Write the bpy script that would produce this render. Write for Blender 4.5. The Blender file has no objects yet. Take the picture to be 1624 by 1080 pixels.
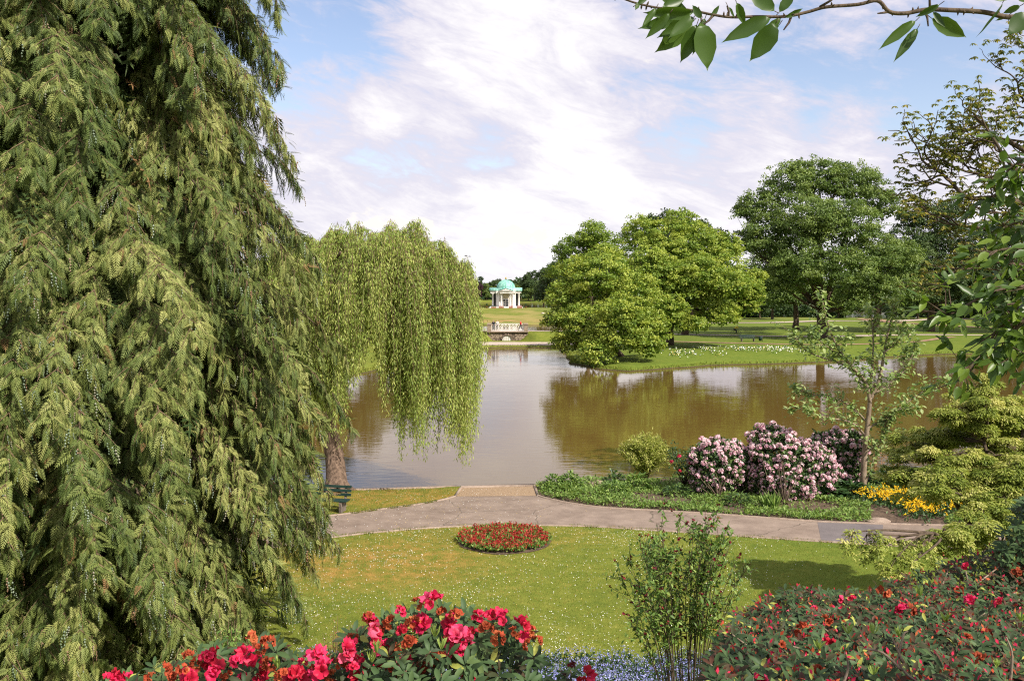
import bpy, bmesh, math
import numpy as np
from mathutils import Vector, Matrix

S = bpy.context.scene
COL = S.collection
rad = math.radians

# ---------------------------------------------------------------- camera
CAMZ, FPX, CXP, CYP = 9.5, 1500.0, 812.0, 540.0
PITCH = math.atan(90.0 / 1500.0)
cd = bpy.data.cameras.new('camera')
cam = bpy.data.objects.new('camera', cd)
COL.objects.link(cam)
cam.location = (0, 0, CAMZ)
cam.rotation_euler = (math.pi / 2 - PITCH, 0, 0)
cd.sensor_width = 36.0
cd.lens = 36.0 * FPX / 1624.0
cd.clip_start = 0.05
cd.clip_end = 6000
S.camera = cam

# ---------------------------------------------------------------- light
SUN = Vector((0.66, -0.60, 0.86)).normalized()
sun_el = math.asin(SUN.z)
sun_az = math.atan2(SUN.x, SUN.y)
sd_ = bpy.data.lights.new('sun', 'SUN')
sd_.energy = 4.9
sd_.angle = rad(0.6)
sd_.color = (1.0, 0.93, 0.82)
so_ = bpy.data.objects.new('sun', sd_)
COL.objects.link(so_)
so_.rotation_euler = SUN.to_track_quat('Z', 'Y').to_euler()
so_.location = (30, -30, 60)
S.view_settings.view_transform = 'Standard'
S.view_settings.look = 'None'
S.view_settings.exposure = 0.55
S.view_settings.gamma = 1.0
S.render.engine = 'CYCLES'
S.cycles.max_bounces = 6
S.cycles.diffuse_bounces = 3
S.cycles.glossy_bounces = 2
S.cycles.transmission_bounces = 3
S.cycles.transparent_max_bounces = 4
S.cycles.caustics_reflective = False
S.cycles.caustics_refractive = False
S.cycles.sample_clamp_indirect = 4.0
S.cycles.use_denoising = False
S.cycles.filter_width = 1.15
S.cycles.sample_clamp_indirect = 2.0


def pdir(px, py):
    """world direction of a photograph pixel, used only to survey where things stand"""
    f = np.array((0, math.cos(PITCH), -math.sin(PITCH)))
    u = np.array((0, math.sin(PITCH), math.cos(PITCH)))
    return f + np.array((1.0, 0, 0)) * (px - CXP) / FPX + u * (CYP - py) / FPX


def G(px, py, z=0.5):
    d = pdir(px, py)
    t = (z - CAMZ) / d[2]
    return np.array((d[0] * t, d[1] * t, z))


def A(px, py, Y):
    d = pdir(px, py)
    t = Y / d[1]
    return np.array((d[0] * t, Y, CAMZ + d[2] * t))


# ---------------------------------------------------------------- world sky with clouds
W = bpy.data.worlds.new('World')
S.world = W
W.use_nodes = True
nt = W.node_tree
nt.nodes.clear()
N = nt.nodes.new
L = nt.links.new
sky = N('ShaderNodeTexSky')
sky.sky_type = 'NISHITA'
sky.sun_disc = False
sky.sun_elevation = sun_el
sky.sun_rotation = sun_az
sky.air_density = 1.0
sky.dust_density = 0.6
sky.ozone_density = 1.5
tc = N('ShaderNodeTexCoord')


def wmath(op, a, b=None, c=None, clamp=False):
    n = N('ShaderNodeMath')
    n.operation = op
    n.use_clamp = clamp
    for i, v in enumerate((a, b, c)):
        if v is None:
            continue
        if isinstance(v, (int, float)):
            n.inputs[i].default_value = v
        else:
            L(v, n.inputs[i])
    return n.outputs[0]


sepd = N('ShaderNodeSeparateXYZ')
L(tc.outputs['Generated'], sepd.inputs[0])
zz = wmath('ADD', wmath('MAXIMUM', sepd.outputs[2], 0.0), 0.22)
cu = wmath('DIVIDE', sepd.outputs[0], zz)
cv = wmath('DIVIDE', sepd.outputs[1], zz)
comb = N('ShaderNodeCombineXYZ')
L(cu, comb.inputs[0])
L(cv, comb.inputs[1])


def wnoise(vec, scale, detail, rough, dist, sc=(1, 1, 1), rot=0.0, loc=(0, 0, 0)):
    m = N('ShaderNodeMapping')
    m.inputs['Scale'].default_value = sc
    m.inputs['Rotation'].default_value = (0, 0, rot)
    m.inputs['Location'].default_value = loc
    L(vec, m.inputs[0])
    n = N('ShaderNodeTexNoise')
    n.inputs['Scale'].default_value = scale
    n.inputs['Detail'].default_value = detail
    n.inputs['Roughness'].default_value = rough
    n.inputs['Distortion'].default_value = dist
    L(m.outputs[0], n.inputs['Vector'])
    return n.outputs['Fac']


def wrange(v, a, b, c=0.0, d=1.0):
    n = N('ShaderNodeMapRange')
    n.interpolation_type = 'SMOOTHSTEP'
    L(v, n.inputs[0])
    for i, x in enumerate((a, b, c, d)):
        n.inputs[i + 1].default_value = x
    return n.outputs[0]


def blob(px, py, r_deg, amt):
    d = pdir(px, py)
    d = d / np.linalg.norm(d)
    n = N('ShaderNodeVectorMath')
    n.operation = 'DOT_PRODUCT'
    L(tc.outputs['Generated'], n.inputs[0])
    n.inputs[1].default_value = tuple(d)
    return wrange(n.outputs['Value'], math.cos(rad(r_deg)), math.cos(rad(r_deg * 0.15)), 0.0, amt)


# the direction itself is the noise domain, tilted a little so the streaks run diagonally
tilt = N('ShaderNodeVectorRotate')
tilt.rotation_type = 'AXIS_ANGLE'
tilt.inputs['Axis'].default_value = (0, 1, 0)
tilt.inputs['Angle'].default_value = rad(-14)
L(tc.outputs['Generated'], tilt.inputs['Vector'])
dv = tilt.outputs[0]
nbig = wnoise(dv, 3.4, 8, 0.60, 0.7, (1.0, 1.0, 2.2), 0.0, (3.1, 1.7, 0))
nstr = wnoise(dv, 9.0, 8, 0.66, 0.9, (1.0, 1.0, 3.2), 0.0, (0.3, 8.0, 0))
nfin = wnoise(dv, 30.0, 6, 0.65, 0.6, (1.0, 1.0, 3.0), 0.0, (7, 2.0, 0))
cov = wmath('ADD', wmath('MULTIPLY', nbig, 1.15), wmath('MULTIPLY', nstr, 1.0))
cov = wmath('ADD', cov, wmath('MULTIPLY', nfin, 0.45))
cov = wmath('SUBTRACT', cov, 0.41)
# nominal mean about 0.83
for (bx, by, br, am) in ((490, 20, 8, -0.40), (500, 110, 5, -0.14), (1040, 195, 4.2, -0.30), (1150, 235, 3, -0.14), (1240, 130, 5, -0.13),
                         (1400, 140, 6, -0.24), (1560, 150, 7, -0.30), (1500, 60, 5, -0.10), (800, 238, 2.6, -0.22), (770, 255, 2, -0.1),
                         (610, 280, 2.6, -0.15), (570, 295, 2.5, -0.12), (720, 340, 2.5, -0.12), (1180, 95, 4, -0.10), (1320, 60, 4, -0.08),
                         (780, 40, 8, 0.32), (850, 15, 5, 0.2), (830, 190, 6, 0.25), (560, 200, 5, 0.26), (640, 170, 4, 0.15), (930, 245, 4, 0.22),
                         (1010, 270, 4, 0.22), (1190, 215, 3.5, 0.3), (1290, 235, 4.5, 0.32), (1380, 230, 3, 0.2), (900, 300, 6, 0.2),
                         (620, 345, 4, 0.2), (810, 300, 4, 0.15), (480, 330, 6, 0.2)):
    cov = wmath('ADD', cov, blob(bx, by, br, am * (0.5 if am > 0 else 0.68)))
lowc = wrange(sepd.outputs[2], 0.02, 0.16, 0.25, 0.0)
cov = wmath('ADD', cov, lowc)
mask = wrange(cov, 0.56, 0.96)
thick = wrange(cov, 0.78, 1.38)
# small cumulus heads near the horizon
comb2 = N('ShaderNodeCombineXYZ')
L(sepd.outputs[0], comb2.inputs[0])
L(sepd.outputs[2], comb2.inputs[2])
cum = wnoise(comb2.outputs[0], 26, 6, 0.55, 0.2, (0.7, 1, 1.5))
cumb = wmath('ADD', blob(812, 376, 1.3, 0.36), blob(785, 386, 1.2, 0.28))
cumb = wmath('ADD', cumb, blob(850, 382, 1.2, 0.30))
cumb = wmath('ADD', cumb, blob(600, 350, 2.6, 0.33))
cumb = wmath('ADD', cumb, blob(672, 365, 1.3, 0.33))
cumm = wrange(wmath('ADD', wmath('MULTIPLY', cum, 1.3), cumb), 0.92, 1.0)
mixc = N('ShaderNodeMix')
mixc.data_type = 'RGBA'
L(thick, mixc.inputs[0])
mixc.inputs[6].default_value = (0.66, 0.64, 0.75, 1)
mixc.inputs[7].default_value = (0.93, 0.905, 0.905, 1)
mixd = N('ShaderNodeMix')
mixd.data_type = 'RGBA'
L(cumm, mixd.inputs[0])
L(mixc.outputs[2], mixd.inputs[6])
mixd.inputs[7].default_value = (0.90, 0.86, 0.82, 1)
skym = N('ShaderNodeMix')
skym.data_type = 'RGBA'
skym.blend_type = 'MULTIPLY'
skym.inputs[0].default_value = 1.0
L(sky.outputs[0], skym.inputs[6])
SKYK = 0.125
skym.inputs[7].default_value = (SKYK * 1.40, SKYK * 1.22, SKYK * 1.20, 1)
mixs = N('ShaderNodeMix')
mixs.data_type = 'RGBA'
L(wmath('MAXIMUM', mask, cumm), mixs.inputs[0])
L(skym.outputs[2], mixs.inputs[6])
L(mixd.outputs[2], mixs.inputs[7])
bg = N('ShaderNodeBackground')
bg.inputs[1].default_value = 0.80
L(mixs.outputs[2], bg.inputs[0])
wo = N('ShaderNodeOutputWorld')
L(bg.outputs[0], wo.inputs[0])

# ---------------------------------------------------------------- object helpers


def tag(o, label=None, cat=None, group=None, kind=None):
    if label:
        o['label'] = label
    if cat:
        o['category'] = cat
    if group:
        o['group'] = group
    if kind:
        o['kind'] = kind
    return o


def thing(name, loc, label, cat, group=None):
    o = bpy.data.objects.new(name, None)
    o.empty_display_size = 0.3
    COL.objects.link(o)
    o.location = tuple(float(c) for c in loc)
    return tag(o, label, cat, group)


def link_mesh(name, me, parent=None):
    o = bpy.data.objects.new(name, me)
    COL.objects.link(o)
    if parent is not None:
        o.parent = parent
    return o


def root_off(parent):
    v = Vector((0, 0, 0))
    p = parent
    while p is not None:
        v += Vector(p.location)
        p = p.parent
    return np.array(v)


def trimesh(name, V, F, mats, v=None, mi=None, parent=None, origin=None, smooth=False):
    """V (n,3) world coordinates, F (m,3) triangles; stored relative to the parent's place"""
    V = np.asarray(V, dtype=np.float64)
    off = root_off(parent) if origin is None else np.asarray(origin, float)
    Vl = (V - off).astype(np.float32)
    F = np.asarray(F, dtype=np.int32)
    me = bpy.data.meshes.new(name)
    me.vertices.add(len(Vl))
    me.vertices.foreach_set('co', Vl.ravel())
    me.loops.add(F.size)
    me.loops.foreach_set('vertex_index', F.ravel())
    me.polygons.add(len(F))
    me.polygons.foreach_set('loop_start', np.arange(0, F.size, 3, dtype=np.int32))
    me.polygons.foreach_set('loop_total', np.full(len(F), 3, dtype=np.int32))
    if smooth:
        me.polygons.foreach_set('use_smooth', np.ones(len(F), dtype=bool))
    for m in (mats if isinstance(mats, (list, tuple)) else [mats]):
        me.materials.append(m)
    if mi is not None:
        me.polygons.foreach_set('material_index', np.asarray(mi, dtype=np.int32))
    if v is not None:
        at = me.attributes.new('v', 'FLOAT', 'POINT')
        at.data.foreach_set('value', np.asarray(v, dtype=np.float32))
    me.update(calc_edges=True)
    o = link_mesh(name, me, parent)
    if origin is not None and parent is None:
        o.location = tuple(off)
    return o


class Acc:
    """collects triangle geometry of ONE part"""

    def __init__(self):
        self.V, self.F, self.v, self.m, self.n = [], [], [], [], 0

    def add(self, V, F, v=0.5, m=0):
        V = np.asarray(V, float).reshape(-1, 3)
        F = np.asarray(F, int).reshape(-1, 3)
        self.V.append(V)
        self.F.append(F + self.n)
        self.v.append(np.full(len(V), v) if np.isscalar(v) else np.asarray(v))
        self.m.append(np.full(len(F), m))
        self.n += len(V)

    def inst(self, T, P, X, Z, sc, v, m=0, wsc=None):
        """place template T=(V,F) at P with local x along X and normal near Z"""
        TV, TF = T
        P = np.asarray(P, float)
        n = len(P)
        if n == 0:
            return
        X = X / (np.linalg.norm(X, axis=1, keepdims=True) + 1e-9)
        Z = Z - X * np.sum(X * Z, axis=1, keepdims=True)
        Z = Z / (np.linalg.norm(Z, axis=1, keepdims=True) + 1e-9)
        Y = np.cross(Z, X)
        sc = np.broadcast_to(np.asarray(sc, float), (n,))
        ws = sc if wsc is None else np.broadcast_to(np.asarray(wsc, float), (n,))
        V = (P[:, None, :] + TV[None, :, 0, None] * (X * sc[:, None])[:, None, :]
             + TV[None, :, 1, None] * (Y * ws[:, None])[:, None, :]
             + TV[None, :, 2, None] * (Z * sc[:, None])[:, None, :])
        F = TF[None, :, :] + (np.arange(n) * len(TV))[:, None, None]
        vv = np.repeat(np.broadcast_to(np.asarray(v, float), (n,)), len(TV))
        self.add(V.reshape(-1, 3), F.reshape(-1, 3), vv, m)

    def tube(self, pts, radii, n=6, v=0.5, m=0, cap=True):
        pts = np.asarray(pts, float)
        k = len(pts)
        radii = np.broadcast_to(np.asarray(radii, float), (k,))
        t = np.gradient(pts, axis=0)
        t /= (np.linalg.norm(t, axis=1, keepdims=True) + 1e-9)
        ref = np.array((0, 0, 1.0)) if abs(t[0][2]) < 0.9 else np.array((1.0, 0, 0))
        a = np.cross(t, ref)
        a /= (np.linalg.norm(a, axis=1, keepdims=True) + 1e-9)
        b = np.cross(t, a)
        an = np.arange(n) * 2 * math.pi / n
        V = pts[:, None, :] + radii[:, None, None] * (np.cos(an)[None, :, None] * a[:, None, :] + np.sin(an)[None, :, None] * b[:, None, :])
        V = V.reshape(-1, 3)
        F = []
        for i in range(k - 1):
            for j in range(n):
                j2 = (j + 1) % n
                p, q, r, s = i * n + j, i * n + j2, (i + 1) * n + j2, (i + 1) * n + j
                F += [(p, r, q), (p, s, r)]
        if cap:
            V = np.vstack([V, pts[0], pts[-1]])
            c0, c1 = k * n, k * n + 1
            for j in range(n):
                j2 = (j + 1) % n
                F += [(c0, j, j2), (c1, (k - 1) * n + j2, (k - 1) * n + j)]
        self.add(V, F, v, m)

    def out(self, name, mats, parent=None, origin=None, smooth=False):
        return trimesh(name, np.vstack(self.V), np.vstack(self.F), mats, np.concatenate(self.v),
                       np.concatenate(self.m), parent, origin, smooth)


def boxes(name, lst, mat, parent=None, bevel=0.0, origin=None):
    """lst of (cx,cy,cz,sx,sy,sz[,rotz[,rotx]]) world coordinates -> one mesh"""
    bm = bmesh.new()
    off = root_off(parent) if origin is None else np.asarray(origin, float)
    for b in lst:
        cx, cy, cz, sx, sy, sz = b[:6]
        rz = b[6] if len(b) > 6 else 0
        rx = b[7] if len(b) > 7 else 0
        M = Matrix.Translation((cx - off[0], cy - off[1], cz - off[2])) @ Matrix.Rotation(rz, 4, 'Z') @ Matrix.Rotation(rx, 4, 'X') @ Matrix.Diagonal((sx, sy, sz, 1))
        bmesh.ops.create_cube(bm, size=1.0, matrix=M)
    if bevel:
        bmesh.ops.bevel(bm, geom=bm.edges[:], offset=bevel, segments=1, affect='EDGES')
    me = bpy.data.meshes.new(name)
    bm.to_mesh(me)
    bm.free()
    me.materials.append(mat)
    o = link_mesh(name, me, parent)
    if origin is not None and parent is None:
        o.location = tuple(off)
    return o


def lathe(acc, c, prof, n=24, v=0.5, m=0):
    """profile [(r,z)] revolved round the vertical through c"""
    an = np.arange(n) * 2 * math.pi / n
    V = np.array([(c[0] + r * math.cos(a), c[1] + r * math.sin(a), c[2] + z) for r, z in prof for a in an])
    F = []
    for i in range(len(prof) - 1):
        for j in range(n):
            j2 = (j + 1) % n
            p, q, r, s = i * n + j, i * n + j2, (i + 1) * n + j2, (i + 1) * n + j
            F += [(p, q, r), (p, r, s)]
    acc.add(V, F, v, m)


# ---------------------------------------------------------------- materials
def newmat(name):
    m = bpy.data.materials.new(name)
    m.use_nodes = True
    t = m.node_tree
    t.nodes.clear()
    return m, t, t.nodes.new, t.links.new


def ramp(n_new, stops):
    r = n_new('ShaderNodeValToRGB')
    e = r.color_ramp.elements
    e[0].position = stops[0][0]
    e[0].color = (*stops[0][1], 1)
    e[1].position = stops[-1][0]
    e[1].color = (*stops[-1][1], 1)
    for p, c in stops[1:-1]:
        x = e.new(p)
        x.color = (*c, 1)
    return r


def leafmat(name, stops, trans=0.35, rough=0.5, spec=0.3, tcol=(1.15, 1.2, 0.6)):
    m, t, n, l = newmat(name)
    at = n('ShaderNodeAttribute')
    at.attribute_name = 'v'
    r = ramp(n, stops)
    l(at.outputs['Fac'], r.inputs[0])
    p = n('ShaderNodeBsdfPrincipled')
    l(r.outputs[0], p.inputs['Base Color'])
    p.inputs['Roughness'].default_value = rough
    p.inputs['Specular IOR Level'].default_value = spec
    o = n('ShaderNodeOutputMaterial')
    if trans > 0:
        mu = n('ShaderNodeMix')
        mu.data_type = 'RGBA'
        mu.blend_type = 'MULTIPLY'
        mu.inputs[0].default_value = 1
        l(r.outputs[0], mu.inputs[6])
        mu.inputs[7].default_value = (*tcol, 1)
        tr = n('ShaderNodeBsdfTranslucent')
        l(mu.outputs[2], tr.inputs[0])
        mx = n('ShaderNodeMixShader')
        mx.inputs[0].default_value = trans
        l(p.outputs[0], mx.inputs[1])
        l(tr.outputs[0], mx.inputs[2])
        l(mx.outputs[0], o.inputs[0])
    else:
        l(p.outputs[0], o.inputs[0])
    return m


def noisemat(name, stops, scale=3.0, detail=6, rough=0.8, bump=0.3, bscale=None, spec=0.3, stretch=(1, 1, 1), bdist=0.05, metallic=0.0):
    m, t, n, l = newmat(name)
    tc_ = n('ShaderNodeNewGeometry')
    mp = n('ShaderNodeMapping')
    mp.inputs['Scale'].default_value = stretch
    l(tc_.outputs['Position'], mp.inputs[0])
    no = n('ShaderNodeTexNoise')
    no.inputs['Scale'].default_value = scale
    no.inputs['Detail'].default_value = detail
    no.inputs['Roughness'].default_value = 0.62
    l(mp.outputs[0], no.inputs['Vector'])
    r = ramp(n, stops)
    l(no.outputs['Fac'], r.inputs[0])
    p = n('ShaderNodeBsdfPrincipled')
    p.inputs['Roughness'].default_value = rough
    p.inputs['Specular IOR Level'].default_value = spec
    p.inputs['Metallic'].default_value = metallic
    l(r.outputs[0], p.inputs['Base Color'])
    if bump:
        nb = n('ShaderNodeTexNoise')
        nb.inputs['Scale'].default_value = bscale or scale * 4
        nb.inputs['Detail'].default_value = 5
        l(mp.outputs[0], nb.inputs['Vector'])
        bu = n('ShaderNodeBump')
        bu.inputs['Strength'].default_value = bump
        bu.inputs['Distance'].default_value = bdist
        l(nb.outputs['Fac'], bu.inputs['Height'])
        l(bu.outputs[0], p.inputs['Normal'])
    o = n('ShaderNodeOutputMaterial')
    l(p.outputs[0], o.inputs[0])
    return m


def col2(a, k=0.7):
    return [(0.35, tuple(c * k for c in a)), (0.65, a)]


M_bark = noisemat('bark', [(0.3, (0.045, 0.032, 0.022)), (0.7, (0.16, 0.12, 0.085))], 6, 8, 0.9, 0.9, 14, 0.1, (1, 1, 0.25), 0.06)
M_bark_grey = noisemat('bark_grey', [(0.3, (0.14, 0.10, 0.07)), (0.7, (0.33, 0.26, 0.19))], 10, 6, 0.85, 0.5, 30, 0.1, (1, 1, 0.4), 0.02)
M_twig = noisemat('twig_brown', [(0.3, (0.10, 0.06, 0.035)), (0.7, (0.24, 0.16, 0.10))], 15, 4, 0.85, 0.3)
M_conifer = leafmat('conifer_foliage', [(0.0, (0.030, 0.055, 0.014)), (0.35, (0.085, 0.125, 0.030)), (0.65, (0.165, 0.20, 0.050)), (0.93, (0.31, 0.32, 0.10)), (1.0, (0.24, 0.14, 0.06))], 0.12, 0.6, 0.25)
M_cone = leafmat('conifer_cone', [(0.0, (0.14, 0.19, 0.12)), (0.6, (0.26, 0.31, 0.24)), (1.0, (0.26, 0.13, 0.08))], 0.0, 0.7, 0.2)
M_willow = leafmat('willow_leaf', [(0.0, (0.13, 0.20, 0.03)), (0.5, (0.29, 0.38, 0.08)), (1.0, (0.50, 0.53, 0.15))], 0.35, 0.5, 0.3)
M_lime = leafmat('lime_leaf', [(0.0, (0.07, 0.135, 0.015)), (0.5, (0.19, 0.28, 0.04)), (1.0, (0.40, 0.45, 0.08))], 0.33, 0.5, 0.25)
M_oak = leafmat('oak_leaf', [(0.0, (0.045, 0.085, 0.018)), (0.5, (0.125, 0.195, 0.045)), (1.0, (0.25, 0.32, 0.08))], 0.3, 0.5, 0.3)
M_dark = leafmat('dark_leaf', [(0.0, (0.022, 0.05, 0.016)), (0.5, (0.05, 0.09, 0.028)), (1.0, (0.10, 0.14, 0.04))], 0.2, 0.55, 0.25)
M_purple = leafmat('copper_leaf', [(0.0, (0.03, 0.012, 0.02)), (1.0, (0.09, 0.035, 0.05))], 0.15, 0.5, 0.3)
# ================================================================ terrain
def poly_sd(P, poly):
    """signed distance, positive inside"""
    poly = np.asarray(poly, float)[:, :2]
    x, y = P[:, 0], P[:, 1]
    best = np.full(len(P), 1e18)
    inside = np.zeros(len(P), bool)
    n = len(poly)
    for i in range(n):
        ax, ay = poly[i]
        bx, by = poly[(i + 1) % n]
        dx, dy = bx - ax, by - ay
        t = np.clip(((x - ax) * dx + (y - ay) * dy) / (dx * dx + dy * dy + 1e-12), 0, 1)
        best = np.minimum(best, (x - ax - t * dx) ** 2 + (y - ay - t * dy) ** 2)
        c = ((ay > y) != (by > y)) & (x < (bx - ax) * (y - ay) / (by - ay + 1e-12) + ax)
        inside ^= c
    d = np.sqrt(best)
    return np.where(inside, d, -d)


def wob(lst, z, step=None, amp=0.0, seed=1):
    out = []
    rg = np.random.default_rng(seed)
    for i in range(len(lst) - 1):
        a, b = G(*lst[i], z), G(*lst[i + 1], z)
        k = max(1, int(np.linalg.norm(b - a) / step)) if step else 1
        for j in range(k):
            p = a + (b - a) * j / k
            p[:2] += rg.normal(0, amp, 2)
            out.append(p)
    out.append(G(*lst[-1], z))
    return out


near_shore = [(-900, 784), (200, 788), (555, 790), (640, 788), (728, 785), (850, 781), (900, 779), (1000, 774), (1100, 767), (1250, 763), (1400, 761), (1624, 756), (2200, 750)]
far_shore = [(2600, 580), (1900, 566), (1624, 561), (1500, 562), (1400, 567), (1330, 574), (1240, 577), (1130, 580), (1040, 587), (1000, 589), (950, 586), (905, 576), (893, 562), (884, 552), (835, 551), (790, 551), (755, 554), (740, 558), (640, 574), (590, 590), (540, 600), (300, 605), (-400, 610), (-900, 614)]
W1 = [G(a, b, 0) for a, b in near_shore] + wob(far_shore[:14], 0, 3.0, 0.25) + [G(a, b, 0) for a, b in far_shore[14:]]
W2 = [(-600, 162, 0), (13, 161, 0), (15, 175, 0), (18, 200, 0), (60, 262, 0), (60, 270, 0), (-600, 270, 0)]
W3 = [(-1500, 262, 0), (-45, 262, 0), (45, 262, 0), (90, 246, 0), (200, 246, 0), (1200, 250, 0), (1200, 478, 0), (300, 470, 0), (-100, 474, 0), (-1500, 480, 0)]
ISL = [(46 * math.cos(a) + 4, 259 + 47 * math.sin(a) + (3 * math.sin(3 * a)), 0) for a in np.linspace(0, 2 * math.pi, 40, endpoint=False)]
XB0, XB1 = A(776, 525, 155)[0], A(834, 525, 155)[0]      # the bridge's two piers
XARCH = A(804, 540, 154)[0]


def hump(x, y, cx, cy, rx, ry):
    return np.exp(-(((x - cx) / rx) ** 2 + ((y - cy) / ry) ** 2))


def smooth(x):
    x = np.clip(x, 0, 1)
    return x * x * (3 - 2 * x)


def height(P):
    x, y = P[:, 0], P[:, 1]
    s1, s2, s3, si = poly_sd(P, W1), poly_sd(P, W2), poly_sd(P, W3), poly_sd(P, ISL)
    w = np.maximum(s1, np.maximum(s2, s3))
    w = np.where(si > -60, np.minimum(w, -si), w)
    land = -w
    near = y < 75
    h = np.where(near, np.clip(land * 1.3, 0, 0.5), np.clip(land * 0.28, 0, 0.45) + 0.55 * smooth((land - 1.5) / 9))
    # rolling of the far park
    roll = 0.25 * np.sin(x * 0.06 + 1) * np.cos(y * 0.05) + 0.12 * np.sin(x * 0.17 + y * 0.1)
    h = np.where(near | (si > 0), h, h + smooth((land - 6) / 12) * roll)
    # island mound
    h = np.where(si > 0, np.clip(si * 0.2, 0, 0.35) + 1.85 * smooth(0.15 + (y - 214) / 84.0) * smooth(si / 16 + 0.05), h)
    # embankment carrying the path to the bridge
    xa = np.abs(x - XARCH)
    cc_ = np.clip((4.6 - xa) / 3.0, 0, 1)
    y0 = 149.6 + 6.0 * cc_
    front = smooth((y - y0) / np.maximum(154.9 + 1.4 * cc_ - y0, 0.4))
    back = smooth((161.0 - y) / 2.5)
    emb = 0.20 + 1.42 * front * back
    em = (x < 30) & (x > -260) & (y > 140) & (y < 162)
    fade = smooth((30 - x) / 14)
    h = np.where(em & (w < 0), np.maximum(h * (1 - fade), 0) + emb * fade, h)
    # slope behind the camera side
    h = h + np.where(y < 21.6, np.minimum(7.3 * np.clip((21.6 - y) / 17.5, 0, 1.0) ** 1.3, 6.0), 0)
    return np.where(w > 0, -np.clip(w * 0.5, 0.0, 1.3), h)


def H(x, y):
    return float(height(np.array([[x, y]], float))[0])


ang = np.concatenate([np.arange(-180, -36, 3.0), np.arange(-36, 36, 0.14), np.arange(36, 180, 3.0)])
rr = [1.0]
while rr[-1] < 4500:
    g = 0.03 if rr[-1] < 15 or rr[-1] > 520 else (0.009 if rr[-1] < 125 or rr[-1] > 165 else 0.0045)
    rr.append(rr[-1] * (1 + g))
rr = np.array(rr)
na, nr = len(ang), len(rr)
RR, AA = np.meshgrid(rr, np.radians(ang), indexing='ij')
TX, TY = (RR * np.sin(AA)).ravel(), (RR * np.cos(AA)).ravel()
TP = np.stack([TX, TY], 1)
TZ = height(TP)
TV = np.column_stack([TX, TY, TZ])
i, j = np.meshgrid(np.arange(nr - 1), np.arange(na), indexing='ij')
j2 = (j + 1) % na
p, q, r_, s_ = i * na + j, i * na + j2, (i + 1) * na + j2, (i + 1) * na + j
TF = np.concatenate([np.stack([p, r_, q], -1).reshape(-1, 3), np.stack([p, s_, r_], -1).reshape(-1, 3)])
TV = np.vstack([TV, (0, 0, H(0, 0.0))])
cidx = len(TV) - 1
TF = np.vstack([TF, [(cidx, k, (k + 1) % na) for k in range(na)]])
# orientation: make normals point up
n0 = np.cross(TV[TF[:, 1]] - TV[TF[:, 0]], TV[TF[:, 2]] - TV[TF[:, 0]])[:, 2]
TF[n0 < 0] = TF[n0 < 0][:, ::-1]


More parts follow.
